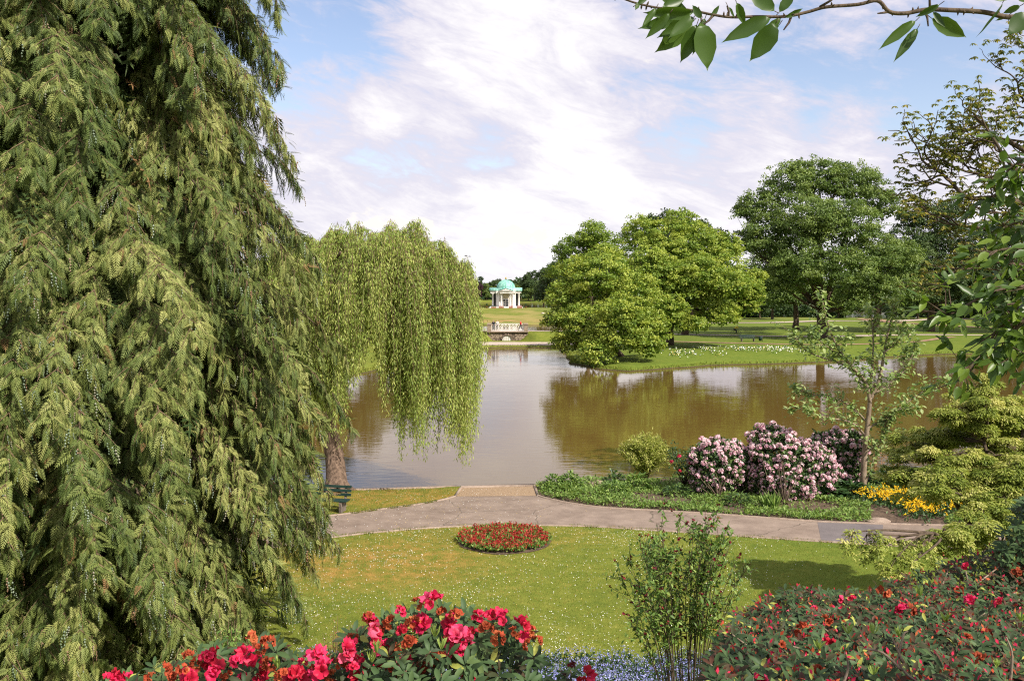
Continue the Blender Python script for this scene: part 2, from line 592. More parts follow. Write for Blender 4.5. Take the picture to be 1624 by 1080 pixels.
def groundmat():
    m, t, n, l = newmat('ground_grass')
    ge = n('ShaderNodeNewGeometry')

    def noise(scale, det, st=(1, 1, 1), rough=0.6):
        mp = n('ShaderNodeMapping')
        mp.inputs['Scale'].default_value = st
        l(ge.outputs['Position'], mp.inputs[0])
        x = n('ShaderNodeTexNoise')
        x.inputs['Scale'].default_value = scale
        x.inputs['Detail'].default_value = det
        x.inputs['Roughness'].default_value = rough
        l(mp.outputs[0], x.inputs['Vector'])
        return x.outputs['Fac']

    def ma(op, a, b, cl=False):
        x = n('ShaderNodeMath')
        x.operation = op
        x.use_clamp = cl
        for k, vv in enumerate((a, b)):
            if isinstance(vv, (int, float)):
                x.inputs[k].default_value = vv
            else:
                l(vv, x.inputs[k])
        return x.outputs[0]

    def mr(a, lo, hi, c=0.0, d=1.0):
        x = n('ShaderNodeMapRange')
        x.interpolation_type = 'SMOOTHSTEP'
        l(a, x.inputs[0])
        for k, vv in enumerate((lo, hi, c, d)):
            x.inputs[k + 1].default_value = vv
        return x.outputs[0]

    def mixc(f, a, b):
        x = n('ShaderNodeMix')
        x.data_type = 'RGBA'
        l(f, x.inputs[0]) if not isinstance(f, float) else setattr(x.inputs[0], 'default_value', f)
        for k, vv in ((6, a), (7, b)):
            if isinstance(vv, tuple):
                x.inputs[k].default_value = (*vv, 1)
            else:
                l(vv, x.inputs[k])
        return x.outputs[2]

    def spot(cx, cy, rx, ry):
        mp = n('ShaderNodeMapping')
        mp.inputs['Location'].default_value = (-cx / rx, -cy / ry, 0)
        mp.inputs['Scale'].default_value = (1 / rx, 1 / ry, 0)
        l(ge.outputs['Position'], mp.inputs[0])
        x = n('ShaderNodeVectorMath')
        x.operation = 'LENGTH'
        l(mp.outputs[0], x.inputs[0])
        return mr(x.outputs['Value'], 0.35, 1.1, 1.0, 0.0)

    big = noise(0.35, 6)
    mid = noise(2.2, 6)
    fine = noise(26, 4)
    r = ramp(n, [(0.3, (0.085, 0.125, 0.017)), (0.5, (0.165, 0.19, 0.026)), (0.72, (0.27, 0.25, 0.05))])
    l(ma('ADD', ma('MULTIPLY', big, 0.5), ma('MULTIPLY', mid, 0.5)), r.inputs[0])
    c = r.outputs[0]
    # worn, thatchy orange brown grass on the lawn's left part and by the willow
    a1, b1 = G(600, 890, .5), G(640, 790, .5)
    sp = ma('MAXIMUM', spot(a1[0], a1[1], 4.6, 3.6), ma('MULTIPLY', spot(b1[0], b1[1], 4.5, 2.2), 0.9))
    c4 = G(760, 850, .5)
    sp = ma('MAXIMUM', sp, ma('MULTIPLY', spot(c4[0], c4[1], 5.5, 2.5), 0.55))
    thatch = ramp(n, [(0.35, (0.25, 0.15, 0.03)), (0.65, (0.38, 0.22, 0.06))])
    l(mid, thatch.inputs[0])
    f = ma('MULTIPLY', sp, mr(ma('ADD', ma('MULTIPLY', mid, 0.6), ma('MULTIPLY', fine, 0.5)), 0.42, 0.68), True)
    c = mixc(f, c, thatch.outputs[0])
    # dry patches on the island mound
    m1 = ma('MAXIMUM', spot(A(862, 508, 232)[0], 226, 6, 9), spot(A(790, 505, 232)[0], 225, 10, 7))
    f = ma('MULTIPLY', m1, mr(big, 0.38, 0.6), True)
    c = mixc(f, c, (0.36, 0.21, 0.09))
    # the mound's turf is dry and patchy all over
    isl = mr(ma('SUBTRACT', noise(0.11, 5, (1, 0.6, 1)), 0.0), 0.42, 0.6)
    sy = n('ShaderNodeSeparateXYZ')
    l(ge.outputs['Position'], sy.inputs[0])
    zone = ma('MULTIPLY', mr(sy.outputs[1], 205.0, 212.0), mr(sy.outputs[1], 262.0, 300.0, 1.0, 0.0))
    c = mixc(ma('MULTIPLY', ma('MULTIPLY', isl, zone), 0.75), c, mixc(mid, (0.30, 0.20, 0.07), (0.40, 0.33, 0.12)))
    # far grass is a clearer green
    sx = n('ShaderNodeSeparateXYZ')
    l(ge.outputs['Position'], sx.inputs[0])
    lush = mr(sx.outputs[0], 4.0, 12.0)
    c = mixc(ma('MULTIPLY', lush, 0.6), c, mixc(mid, (0.06, 0.12, 0.015), (0.13, 0.19, 0.02)))
    c = mixc(ma('MULTIPLY', fine, 0.42), c, mixc(mid, (0.04, 0.075, 0.012), (0.16, 0.17, 0.04)))
    # wet earth where the ground meets the water
    wet = mr(sx.outputs[2], 0.03, 0.16, 1.0, 0.0)
    c = mixc(wet, c, (0.075, 0.055, 0.03))
    p = n('ShaderNodeBsdfPrincipled')
    p.inputs['Roughness'].default_value = 0.95
    p.inputs['Specular IOR Level'].default_value = 0.1
    l(c, p.inputs['Base Color'])
    bu = n('ShaderNodeBump')
    bu.inputs['Strength'].default_value = 0.6
    bu.inputs['Distance'].default_value = 0.05
    l(fine, bu.inputs['Height'])
    l(bu.outputs[0], p.inputs['Normal'])
    o = n('ShaderNodeOutputMaterial')
    l(p.outputs[0], o.inputs[0])
    return m


M_ground = groundmat()
tag(trimesh('ground', TV, TF, M_ground, smooth=True), kind='structure')


# ---------------------------------------------------------------- water
def watermat():
    m, t, n, l = newmat('pond_water')
    ge = n('ShaderNodeNewGeometry')

    def noise(scale, det, st, d=0.0):
        mp = n('ShaderNodeMapping')
        mp.inputs['Scale'].default_value = st
        mp.inputs['Rotation'].default_value = (0, 0, 0.12)
        l(ge.outputs['Position'], mp.inputs[0])
        x = n('ShaderNodeTexNoise')
        x.inputs['Scale'].default_value = scale
        x.inputs['Detail'].default_value = det
        x.inputs['Distortion'].default_value = d
        l(mp.outputs[0], x.inputs['Vector'])
        return x.outputs['Fac']
    a = noise(1.6, 4, (0.6, 1.4, 1), 0.3)
    b = noise(0.25, 3, (0.7, 1.2, 1))
    mu = n('ShaderNodeMath')
    mu.operation = 'MULTIPLY'
    l(a, mu.inputs[0])
    mr_ = n('ShaderNodeMapRange')
    l(b, mr_.inputs[0])
    for k, vv in enumerate((0.35, 0.65, 0.4, 1.0)):
        mr_.inputs[k + 1].default_value = vv
    l(mr_.outputs[0], mu.inputs[1])
    bu = n('ShaderNodeBump')
    bu.inputs['Strength'].default_value = 0.5
    bu.inputs['Distance'].default_value = 0.022
    l(mu.outputs[0], bu.inputs['Height'])
    p = n('ShaderNodeBsdfPrincipled')
    p.inputs['Base Color'].default_value = (0.115, 0.070, 0.018, 1)
    p.inputs['Roughness'].default_value = 0.03
    p.inputs['IOR'].default_value = 1.333
    l(bu.outputs[0], p.inputs['Normal'])
    o = n('ShaderNodeOutputMaterial')
    l(p.outputs[0], o.inputs[0])
    return m


M_water = watermat()
wv = [(-3000, 20, 0), (3000, 20, 0), (3000, 3500, 0), (-3000, 3500, 0)]
tag(trimesh('water', wv, [(0, 1, 2), (0, 2, 3)], M_water), kind='structure')


# ---------------------------------------------------------------- paths
def sheet(name, pts, mat, kind='structure', thick=0.0, **kw):
    bm = bmesh.new()
    vs = [bm.verts.new(tuple(float(c) for c in q)) for q in pts]
    f = bm.faces.new(vs)
    bm.normal_update()
    if f.normal.z < 0:
        f.normal_flip()
    if thick:
        ex = bmesh.ops.extrude_face_region(bm, geom=[f])
        for e in ex['geom']:
            if isinstance(e, bmesh.types.BMVert):
                e.co.z -= thick
        bmesh.ops.recalc_face_normals(bm, faces=bm.faces[:])
    bmesh.ops.triangulate(bm, faces=bm.faces[:])
    me = bpy.data.meshes.new(name)
    bm.to_mesh(me)
    bm.free()
    me.materials.append(mat)
    o = link_mesh(name, me)
    return tag(o, kind=kind, **kw)


def asphalt(name, c0, c1, cracks=True):
    m, t, n, l = newmat(name)
    ge = n('ShaderNodeNewGeometry')
    no = n('ShaderNodeTexNoise')
    no.inputs['Scale'].default_value = 0.9
    no.inputs['Detail'].default_value = 8
    no.inputs['Roughness'].default_value = 0.7
    l(ge.outputs['Position'], no.inputs['Vector'])
    r = ramp(n, [(0.3, c0), (0.7, c1)])
    l(no.outputs['Fac'], r.inputs[0])
    sp = n('ShaderNodeTexNoise')
    sp.inputs['Scale'].default_value = 45
    sp.inputs['Detail'].default_value = 2
    l(ge.outputs['Position'], sp.inputs['Vector'])
    mx = n('ShaderNodeMix')
    mx.data_type = 'RGBA'
    mx.blend_type = 'OVERLAY'
    mx.inputs[0].default_value = 0.45
    l(r.outputs[0], mx.inputs[6])
    l(sp.outputs['Fac'], mx.inputs[7])
    c = mx.outputs[2]
    if cracks:
        dn = n('ShaderNodeTexNoise')
        dn.inputs['Scale'].default_value = 1.5
        dn.inputs['Detail'].default_value = 4
        l(ge.outputs['Position'], dn.inputs['Vector'])
        mxv = n('ShaderNodeMix')
        mxv.data_type = 'RGBA'
        mxv.inputs[0].default_value = 0.35
        l(ge.outputs['Position'], mxv.inputs[6])
        l(dn.outputs['Color'], mxv.inputs[7])
        vo = n('ShaderNodeTexVoronoi')
        vo.feature = 'DISTANCE_TO_EDGE'
        vo.inputs['Scale'].default_value = 0.32
        l(mxv.outputs[2], vo.inputs['Vector'])
        cr = n('ShaderNodeMapRange')
        l(vo.outputs[0], cr.inputs[0])
        for k, vv in enumerate((0.0, 0.006, 0.75, 0.0)):
            cr.inputs[k + 1].default_value = vv
        m2 = n('ShaderNodeMix')
        m2.data_type = 'RGBA'
        l(cr.outputs[0], m2.inputs[0])
        l(c, m2.inputs[6])
        m2.inputs[7].default_value = (0.06, 0.05, 0.035, 1)
        c = m2.outputs[2]
    p = n('ShaderNodeBsdfPrincipled')
    p.inputs['Roughness'].default_value = 0.9
    p.inputs['Specular IOR Level'].default_value = 0.2
    l(c, p.inputs['Base Color'])
    bu = n('ShaderNodeBump')
    bu.inputs['Strength'].default_value = 0.4
    bu.inputs['Distance'].default_value = 0.01
    l(sp.outputs['Fac'], bu.inputs['Height'])
    l(bu.outputs[0], p.inputs['Normal'])
    o = n('ShaderNodeOutputMaterial')
    l(p.outputs[0], o.inputs[0])
    return m


def spl(pts, k=8):
    """Catmull-Rom through world points"""
    P = np.array(pts, float)
    P = np.vstack([2 * P[0] - P[1], P, 2 * P[-1] - P[-2]])
    out = []
    for i_ in range(1, len(P) - 2):
        a, b, c, d = P[i_ - 1], P[i_], P[i_ + 1], P[i_ + 2]
        for t_ in np.linspace(0, 1, k, endpoint=False):
            out.append(0.5 * (2 * b + (c - a) * t_ + (2 * a - 5 * b + 4 * c - d) * t_ ** 2 + (3 * b - a - 3 * c + d) * t_ ** 3))
    out.append(P[-2])
    return np.array(out)


M_asph = asphalt('asphalt_old', (0.155, 0.115, 0.09), (0.29, 0.225, 0.18))
M_asph2 = asphalt('asphalt_patch', (0.115, 0.10, 0.10), (0.18, 0.155, 0.15), False)
M_kerb = noisemat('kerb_stone', [(0.3, (0.22, 0.16, 0.125)), (0.7, (0.36, 0.28, 0.22))], 6, 5, 0.85, 0.4)
M_gravel = noisemat('landing_gravel', [(0.3, (0.22, 0.14, 0.075)), (0.7, (0.40, 0.29, 0.19))], 14, 5, 0.95, 0.8, 40)
M_soil = noisemat('bed_soil', [(0.3, (0.06, 0.04, 0.028)), (0.7, (0.16, 0.11, 0.075))], 5, 6, 1.0, 0.8, 20)
M_tan = noisemat('tan_path', [(0.3, (0.36, 0.28, 0.22)), (0.7, (0.52, 0.43, 0.36))], 1.2, 5, 0.95, 0.1)
M_dirt = noisemat('dirt_track', [(0.3, (0.20, 0.12, 0.07)), (0.7, (0.34, 0.22, 0.14))], 1.2, 5, 0.95, 0.1)

ZP = 0.506
far_e = [(300, 835), (440, 826), (548, 815), (600, 808), (660, 800), (700, 793), (722, 787)]
far_e2 = [(853, 786), (870, 791), (905, 798), (960, 805), (1100, 813), (1200, 820), (1300, 827), (1380, 830), (1460, 832), (1700, 838)]
near_e = [(300, 885), (440, 867), (500, 856), (560, 848), (620, 842), (700, 836), (780, 833), (860, 833), (940, 835), (1020, 840), (1100, 845), (1200, 852), (1340, 861), (1460, 868), (1700, 882)]
fe = spl([G(a, b, ZP) for a, b in far_e])
fe2 = spl([G(a, b, ZP) for a, b in far_e2])
ne = spl([G(a, b, ZP) for a, b in near_e])
sheet('path', list(fe) + list(fe2) + list(ne[::-1]), M_asph)
pa, pb, pc, pd_ = G(1296, 827.5, ZP + .004), G(1400, 831.5, ZP + .004), G(1400, 864, ZP + .004), G(1303, 857.5, ZP + .004)
sheet('path', [pa + (0, -0.03, 0), pb + (0, -0.03, 0), pc + (0, 0.08, 0), pd_ + (0, 0.05, 0)], M_asph2)
# gravel landing between path and water
a0, a1_, b0, b1_ = G(722, 787, ZP + .004), G(853, 786, ZP + .004), G(731, 773.5, ZP + .004), G(848, 770.5, ZP + .004)
sheet('path', [a0, b0, b1_, a1_], M_gravel)


def strip(name, line, w, h0, h1, mat, label=None, cat=None, kind=None, brk=0.0):
    """a kerb: rectangular section swept along a line, with joints"""
    line = np.array(line)
    acc = Acc()
    t = np.gradient(line, axis=0)
    t[:, 2] = 0
    t /= np.linalg.norm(t, axis=1, keepdims=True)
    nn = np.stack([-t[:, 1], t[:, 0], t[:, 2] * 0], 1)
    k = len(line)
    Vv = []
    for q in range(k):
        c = line[q]
        for sgn, zq in ((-1, h0), (-1, h1), (1, h1), (1, h0)):
            v_ = c + nn[q] * w / 2 * sgn
            Vv.append((v_[0], v_[1], zq))
    F = []
    for q in range(k - 1):
        for e in range(4):
            a, b = q * 4 + e, q * 4 + (e + 1) % 4
            F += [(a, b, b + 4), (a, b + 4, a + 4)]
    F += [(0, 1, 2), (0, 2, 3), (4 * k - 4, 4 * k - 2, 4 * k - 3), (4 * k - 4, 4 * k - 1, 4 * k - 2)]
    acc.add(Vv, F)
    o = acc.out(name, mat)
    return tag(o, label, cat, None, kind)


for ln in (fe, fe2, ne):
    strip('kerb', ln, 0.10, 0.40, 0.545, M_kerb, kind='structure')
edge1 = [G(x_, y_, 0.0) - (0, 0.42, 0) for x_, y_ in ((300, 788.5), (555, 790), (640, 788), (726, 785))]
strip('kerb', spl(edge1), 0.14, -0.6, 0.525, M_kerb, kind='structure')
edge2 = [b0 + (0, 0.12, 0), (b0 + b1_) / 2 + (0, 0.12, 0), b1_ + (0, 0.12, 0)]
strip('kerb', edge2, 0.30, -0.6, 0.56, M_kerb, kind='structure')
strip('kerb', [a0 + (0, 0, 0), b0 + (0, 0.0, 0)], 0.10, 0.4, 0.548, M_kerb, kind='structure')
strip('kerb', [a1_ + (0, 0, 0), b1_ + (0, 0.0, 0)], 0.10, 0.4, 0.548, M_kerb, kind='structure')
# soil bed right of the landing
bed = [G(x_, y_, ZP) for x_, y_ in ((856, 784.5), (852, 771), (900, 768.5), (1000, 762), (1100, 755.5), (1250, 752), (1400, 751), (1640, 745), (1900, 742), (1900, 845), (1700, 836), (1460, 830), (1380, 828), (1300, 825.3), (1200, 818.4), (1100, 811.3), (960, 803.4), (905, 796.4), (872, 790))]
sheet('flower_bed', bed, M_soil)


def far_path(pts, w, mat, name='path', dz=0.03):
    """ribbon that follows the terrain"""
    line = spl(pts, 10)
    t = np.gradient(line, axis=0)[:, :2]
    t /= np.linalg.norm(t, axis=1, keepdims=True)
    nn = np.stack([-t[:, 1], t[:, 0]], 1)
    cols = 5
    Vv = []
    for q in range(len(line)):
        for c in range(cols):
            xy = line[q, :2] + nn[q] * w * (c / (cols - 1) - 0.5)
            Vv.append((xy[0], xy[1], H(*xy) + dz))
    F = []
    for q in range(len(line) - 1):
        for c in range(cols - 1):
            a = q * cols + c
            F += [(a, a + 1, a + cols + 1), (a, a + cols + 1, a + cols)]
    F = np.array(F)
    Vv = np.array(Vv)
    n_ = np.cross(Vv[F[:, 1]] - Vv[F[:, 0]], Vv[F[:, 2]] - Vv[F[:, 0]])[:, 2]
    F[n_ < 0] = F[n_ < 0][:, ::-1]
    return tag(trimesh(name, Vv, F, mat), kind='structure')


far_path([(-60, 157.2, 0), (-20, 157.2, 0), (0, 157.2, 0), (12, 157.0, 0), (22, 156, 0), (36, 154.5, 0), (60, 154.5, 0), (80, 157, 0), (110, 160, 0), (160, 165, 0)], 2.4, M_tan, dz=0.06)
far_path([(22, 139, 0), (28, 136, 0), (36, 132.5, 0), (44, 131.5, 0), (52, 135, 0), (60, 141, 0), (70, 150, 0)], 1.4, M_dirt, dz=0.05)
far_path([(30, 198, 0), (42, 200, 0), (60, 206, 0), (80, 213, 0), (100, 222, 0), (150, 240, 0)], 4.0, M_tan, dz=0.08)
far_path([(86, 230, 0), (84, 205, 0), (88, 185, 0), (100, 168, 0), (120, 158, 0)], 5.0, M_dirt, dz=0.1)
# sandy strip before the bridge
far_path([(-14, 146.0, 0), (-3, 146.4, 0), (3, 146.2, 0), (10, 145.6, 0)], 7.5, M_tan, dz=0.05)
# ================================================================ pavilion
M_white = noisemat('white_stucco', [(0.35, (0.48, 0.45, 0.40)), (0.6, (0.72, 0.70, 0.66))], 1.2, 6, 0.75, 0.15, stretch=(1.5, 1.5, 0.5))
M_copper = noisemat('green_copper', [(0.38, (0.09, 0.32, 0.25)), (0.62, (0.36, 0.64, 0.54))], 1.0, 6, 0.6, 0.2, stretch=(3, 3, 0.3))
M_gold = noisemat('gilded', [(0.3, (0.5, 0.30, 0.06)), (0.7, (0.7, 0.45, 0.1))], 4, 2, 0.4, 0, metallic=0.6)
M_pane = noisemat('dark_glass', [(0.3, (0.02, 0.024, 0.03)), (0.7, (0.05, 0.055, 0.065))], 2, 2, 0.15, 0, spec=0.6)
M_beige = noisemat('beige_panel', [(0.3, (0.38, 0.33, 0.22)), (0.7, (0.5, 0.44, 0.30))], 3, 3, 0.8, 0.1)
M_terra = noisemat('terracotta', [(0.3, (0.22, 0.09, 0.05)), (0.7, (0.38, 0.16, 0.09))], 4, 3, 0.85, 0.2)
M_iron = noisemat('dark_iron', [(0.3, (0.02, 0.02, 0.022)), (0.7, (0.05, 0.05, 0.055))], 6, 3, 0.6, 0.1)

YP = 289.0
pc0 = A(802.3, 488, YP)
pz = H(pc0[0], YP) - 0.02
PX = pc0[0]
pav = thing('pavilion', (PX, YP, pz), 'white domed lakeside pavilion with green copper roof and columned porches', 'pavilion')
# stepped base
boxes('base_step', [(PX, YP, pz + 0.10, 10.2, 10.2, 0.24), (PX, YP, pz + 0.33, 9.6, 9.6, 0.22)], M_white, pav, 0.02)
zb = pz + 0.44
hc = 4.0
# eight sided body, its front and back faces hold doors
acc = Acc()
ap = 2.75
ov = []
for k in range(8):
    a = rad(22.5 + 45 * k)
    ov.append((PX + ap / math.cos(rad(22.5)) * math.cos(a), YP + ap / math.cos(rad(22.5)) * math.sin(a)))
Vv = [(x, y, zb) for x, y in ov] + [(x, y, zb + hc) for x, y in ov]
F = []
for k in range(8):
    k2 = (k + 1) % 8
    F += [(k, k2, 8 + k2), (k, 8 + k2, 8 + k)]
F += [(8, 8 + k, 8 + k + 1) for k in range(1, 7)]
acc.add(Vv, F)
acc.out('wall', M_white, pav)
# diagonal pilaster blocks that carry the corners
for sx in (-1, 1):
    for sy in (-1, 1):
        boxes('corner_block', [(PX + sx * 2.05, YP + sy * 2.05, zb + hc / 2, 1.35, 1.35, hc, rad(45))], M_white, pav)
for (dx, dy) in ((0, -1), (1, 0), (-1, 0), (0, 1)):
    # porch: two columns and a gabled entablature
    ex, ey = PX + dx * 3.95, YP + dy * 3.95
    for s in (-1, 1):
        cx, cy = ex + (s * 1.35 if dx == 0 else 0), ey + (s * 1.35 if dy == 0 else 0)
        c = Acc()
        lathe(c, (cx, cy, zb), [(0.0, 0.0), (0.38, 0.0), (0.38, 0.14), (0.30, 0.2), (0.29, 1.6), (0.235, hc - 0.38), (0.30, hc - 0.3), (0.36, hc - 0.2), (0.36, hc), (0, hc)], 14)
        c.out('column', M_white, pav, smooth=False)
ent = []
for hlf, z0, z1 in ((1.75, 0.0, 0.55), (1.9, 0.55, 0.75)):
    ent.append((PX, YP, zb + hc + (z0 + z1) / 2, hlf * 2, 9.3 + (0.3 if z0 else 0), z1 - z0))
    ent.append((PX, YP, zb + hc + (z0 + z1) / 2 + 0.003, 9.3 + (0.3 if z0 else 0), hlf * 2 - 0.004, z1 - z0))
boxes('entablature', ent + [(PX, YP, zb + hc + 0.37, 5.9, 5.9, 0.72)], M_white, pav)
# copper roof: cross of low gables with a flared eave, drum and dome
zr = zb + hc + 0.75
rf = Acc()
for ax in (0, 1):
    for s in (-1, 1):
        def T(u, w, z):      # u along the arm, w across
            return (PX + (u * s if ax == 0 else w), YP + (u * s if ax == 1 else w), z)
        if ax == 0:
            prof = [(-2.05, 0.0), (-2.05, 0.62), (0, 0.95), (2.05, 0.62), (2.05, 0.0)]
        else:
            prof = [(-2.05, 0.0), (-2.05, 0.14), (0, 0.85), (2.05, 0.14), (2.05, 0.0)]
        pts = [T(4.95, w, zr + z) for w, z in prof] + [T(0.8, w, zr + z) for w, z in prof]
        F = []
        for k in range(4):
            F += [(k, k + 1, k + 6), (k, k + 6, k + 5)]
        F += [(0, 4, 3), (0, 3, 1), (1, 3, 2)]
        if ax == 0 or s == 1:
            rf.add(pts, F)
        else:
            rf.add(pts, F[:8])
roof = rf.out('roof', M_copper, pav)
pg = Acc()
pg.add([(PX - 1.85, YP - 4.93, zr + .02), (PX + 1.85, YP - 4.93, zr + .02), (PX, YP - 4.93, zr + 0.68)], [(0, 1, 2)])
pg.out('pediment', M_white, pav)
dm = Acc()
prof = [(3.05, 0.0), (3.05, 0.55)] + [(2.75 * math.cos(a), 0.62 + 2.5 * math.sin(a)) for a in np.linspace(0.02, math.pi / 2 - 0.06, 12)] + [(0.0, 3.13)]
lathe(dm, (PX, YP, zr + 0.2), prof, 32)
for k in range(16):
    a = 2 * math.pi * k / 16
    dm.tube([(PX + (2.78 * math.cos(b)) * math.cos(a), YP + (2.78 * math.cos(b)) * math.sin(a), zr + 0.82 + 2.53 * math.sin(b)) for b in np.linspace(0.0, 1.5, 8)], 0.05, 4)
dome = dm.out('dome', M_copper, pav, smooth=True)
fn = Acc()
lathe(fn, (PX, YP, zr + 3.3), [(0.0, 0), (0.16, 0.0), (0.12, 0.25), (0.27, 0.38), (0.30, 0.5), (0.22, 0.68), (0.08, 0.78), (0.0, 0.98)], 10)
fn.out('finial', M_gold, pav, smooth=True)
# recessed front with panel and a double door
boxes('wall_panel', [(PX, YP - 2.79, zb + 3.1, 1.9, 0.1, 1.5)], M_beige, pav)
boxes('door_frame', [(PX - 0.86, YP - 2.84, zb + 1.15, 0.16, 0.14, 2.3), (PX + 0.86, YP - 2.84, zb + 1.15, 0.16, 0.14, 2.3), (PX, YP - 2.845, zb + 2.3, 1.98, 0.17, 0.18), (PX, YP - 2.84, zb + 1.1, 0.2, 0.14, 2.2)], M_white, pav)
for s in (-1, 1):
    d = boxes('door', [(PX + s * 0.44, YP - 2.80, zb + 1.1, 0.68, 0.08, 2.2)], M_pane, pav)
    for q in (0.2, 0.75, 1.35, 1.9):
        boxes('glazing_bar', [(PX + s * 0.44, YP - 2.85, zb + q, 0.68, 0.05, 0.07)], M_white, d)
for s in (-1, 1):   # dark sheets filling the side openings seen through the porches
    boxes('dark_opening', [(PX + s * 2.78, YP, zb + 1.7, 0.08, 1.5, 3.2), (PX + s * 3.3, YP + 1.6, zb + 1.9, 0.95, 0.06, 3.6)], M_pane, pav)

# planters, urns and cafe furniture round the pavilion


def planter(px, py, w, h_, col, lab):
    p0 = A(px, py, YP - 6.2)
    z = H(p0[0], YP - 6.2) - 0.03
    t = thing('planter', (p0[0], YP - 6.2, z), lab, 'planter', 'planters round the pavilion')
    boxes('trough', [(p0[0], YP - 6.2, z + h_ * 0.3, w, 0.55, h_ * 0.6)], M_terra, t, 0.02)
    rg = np.random.default_rng(int(px))
    a = Acc()
    n = 160
    P = np.column_stack([p0[0] + rg.uniform(-w / 2, w / 2, n), YP - 6.2 + rg.uniform(-0.25, 0.25, n), z + h_ * rg.uniform(0.5, 1.15, n)])
    a.inst(LEAF2, P, rg.normal(size=(n, 3)), rg.normal(size=(n, 3)), 0.16, rg.random(n))
    a.out('plants', col, t)


LEAF2 = (np.array([(0, 0, 0), (0.45, 0.26, 0.03), (1, 0, 0), (0.45, -0.26, 0.03)], float), np.array([(0, 3, 2), (0, 2, 1)]))
LEAF4 = (np.array([(0, 0, 0), (0.3, 0.20, 0.06), (0.7, 0.17, 0.04), (1, 0, -0.08), (0.7, -0.17, 0.04), (0.3, -0.20, 0.06), (0.35, 0, 0), (0.7, 0, -0.02)], float),
         np.array([(0, 6, 1), (1, 6, 2), (6, 7, 2), (2, 7, 3), (0, 5, 6), (5, 4, 6), (6, 4, 7), (7, 4, 3)]))
M_redfl = leafmat('red_flower', [(0.0, (0.24, 0.010, 0.014)), (0.6, (0.44, 0.028, 0.03)), (1.0, (0.55, 0.15, 0.10))], 0.25, 0.6, 0.2, (1.2, 0.8, 0.8))
planter(783, 488, 1.5, 0.7, M_dark, 'brown plant trough before the pavilion porch on the far left')
planter(795, 488, 1.5, 0.65, M_redfl, 'trough of reddish flowers left of the pavilion door')
planter(810, 488, 1.1, 0.65, M_redfl, 'short trough of reddish flowers right of the pavilion door')
planter(824, 488, 1.5, 0.75, M_terra and M_redfl, 'trough of reddish flowers before the pavilion right hand column')
for px_, lab in ((772, 'dark standard shrub in a pot on the mound left of the pavilion'), (834, 'dark standard shrub in a pot on the mound right of the pavilion')):
    p0 = A(px_, 489, YP - 5)
    z = H(p0[0], YP - 5) - 0.02
    t = thing('potted_shrub', (p0[0], YP - 5, z), lab, 'potted shrub', 'potted shrubs beside the pavilion')
    a = Acc()
    lathe(a, (p0[0], YP - 5, z), [(0, 0), (0.18, 0), (0.26, 0.4), (0.28, 0.42), (0.0, 0.38)], 10)
    a.tube([(p0[0], YP - 5, z + .35), (p0[0], YP - 5, z + 0.8)], 0.04, 5)
    a.out('pot', M_terra, t)
    rg = np.random.default_rng(int(px_))
    a = Acc()
    n = 260
    D = rg.normal(size=(n, 3))
    D /= np.linalg.norm(D, axis=1, keepdims=True)
    a.inst(LEAF2, np.array((p0[0], YP - 5, z + 1.05)) + D * 0.36 * rg.uniform(0.5, 1, (n, 1)), rg.normal(size=(n, 3)), D, 0.16, rg.random(n) * 0.6)
    a.out('foliage', M_dark, t)

# ================================================================ bridge


def stonemat():
    m, t, n, l = newmat('rubble_stone')
    ge = n('ShaderNodeNewGeometry')
    mp = n('ShaderNodeMapping')
    mp.inputs['Scale'].default_value = (1, 1, 1.7)
    l(ge.outputs['Position'], mp.inputs[0])
    vo = n('ShaderNodeTexVoronoi')
    vo.inputs['Scale'].default_value = 2.6
    l(mp.outputs[0], vo.inputs['Vector'])
    ve = n('ShaderNodeTexVoronoi')
    ve.feature = 'DISTANCE_TO_EDGE'
    ve.inputs['Scale'].default_value = 2.6
    l(mp.outputs[0], ve.inputs['Vector'])
    r = ramp(n, [(0.2, (0.10, 0.07, 0.05)), (0.5, (0.22, 0.16, 0.11)), (0.8, (0.34, 0.26, 0.19))])
    l(vo.outputs['Color'], r.inputs[0])
    mr_ = n('ShaderNodeMapRange')
    l(ve.outputs[0], mr_.inputs[0])
    mr_.inputs[2].default_value = 0.08
    mx = n('ShaderNodeMix')
    mx.data_type = 'RGBA'
    l(mr_.outputs[0], mx.inputs[0])
    mx.inputs[6].default_value = (0.05, 0.04, 0.03, 1)
    l(r.outputs[0], mx.inputs[7])
    p = n('ShaderNodeBsdfPrincipled')
    p.inputs['Roughness'].default_value = 0.9
    l(mx.outputs[2], p.inputs['Base Color'])
    bu = n('ShaderNodeBump')
    bu.inputs['Distance'].default_value = 0.05
    l(mr_.outputs[0], bu.inputs['Height'])
    l(bu.outputs[0], p.inputs['Normal'])
    o = n('ShaderNodeOutputMaterial')
    l(p.outputs[0], o.inputs[0])
    return m


M_stone = stonemat()
M_cap = noisemat('sandstone', [(0.3, (0.20, 0.15, 0.11)), (0.7, (0.36, 0.28, 0.21))], 3, 5, 0.9, 0.4)
M_rail = noisemat('white_paint', [(0.3, (0.62, 0.60, 0.55)), (0.7, (0.80, 0.78, 0.73))], 5, 3, 0.5, 0)
M_pale = noisemat('pale_deck', [(0.3, (0.48, 0.42, 0.37)), (0.7, (0.60, 0.54, 0.48))], 2, 4, 0.9, 0.1)

YB = 154.2
br = thing('stone_bridge', (XARCH, YB, 0.0), 'low stone arch bridge with white lattice railing over the pond inlet', 'bridge')
zt = 1.58
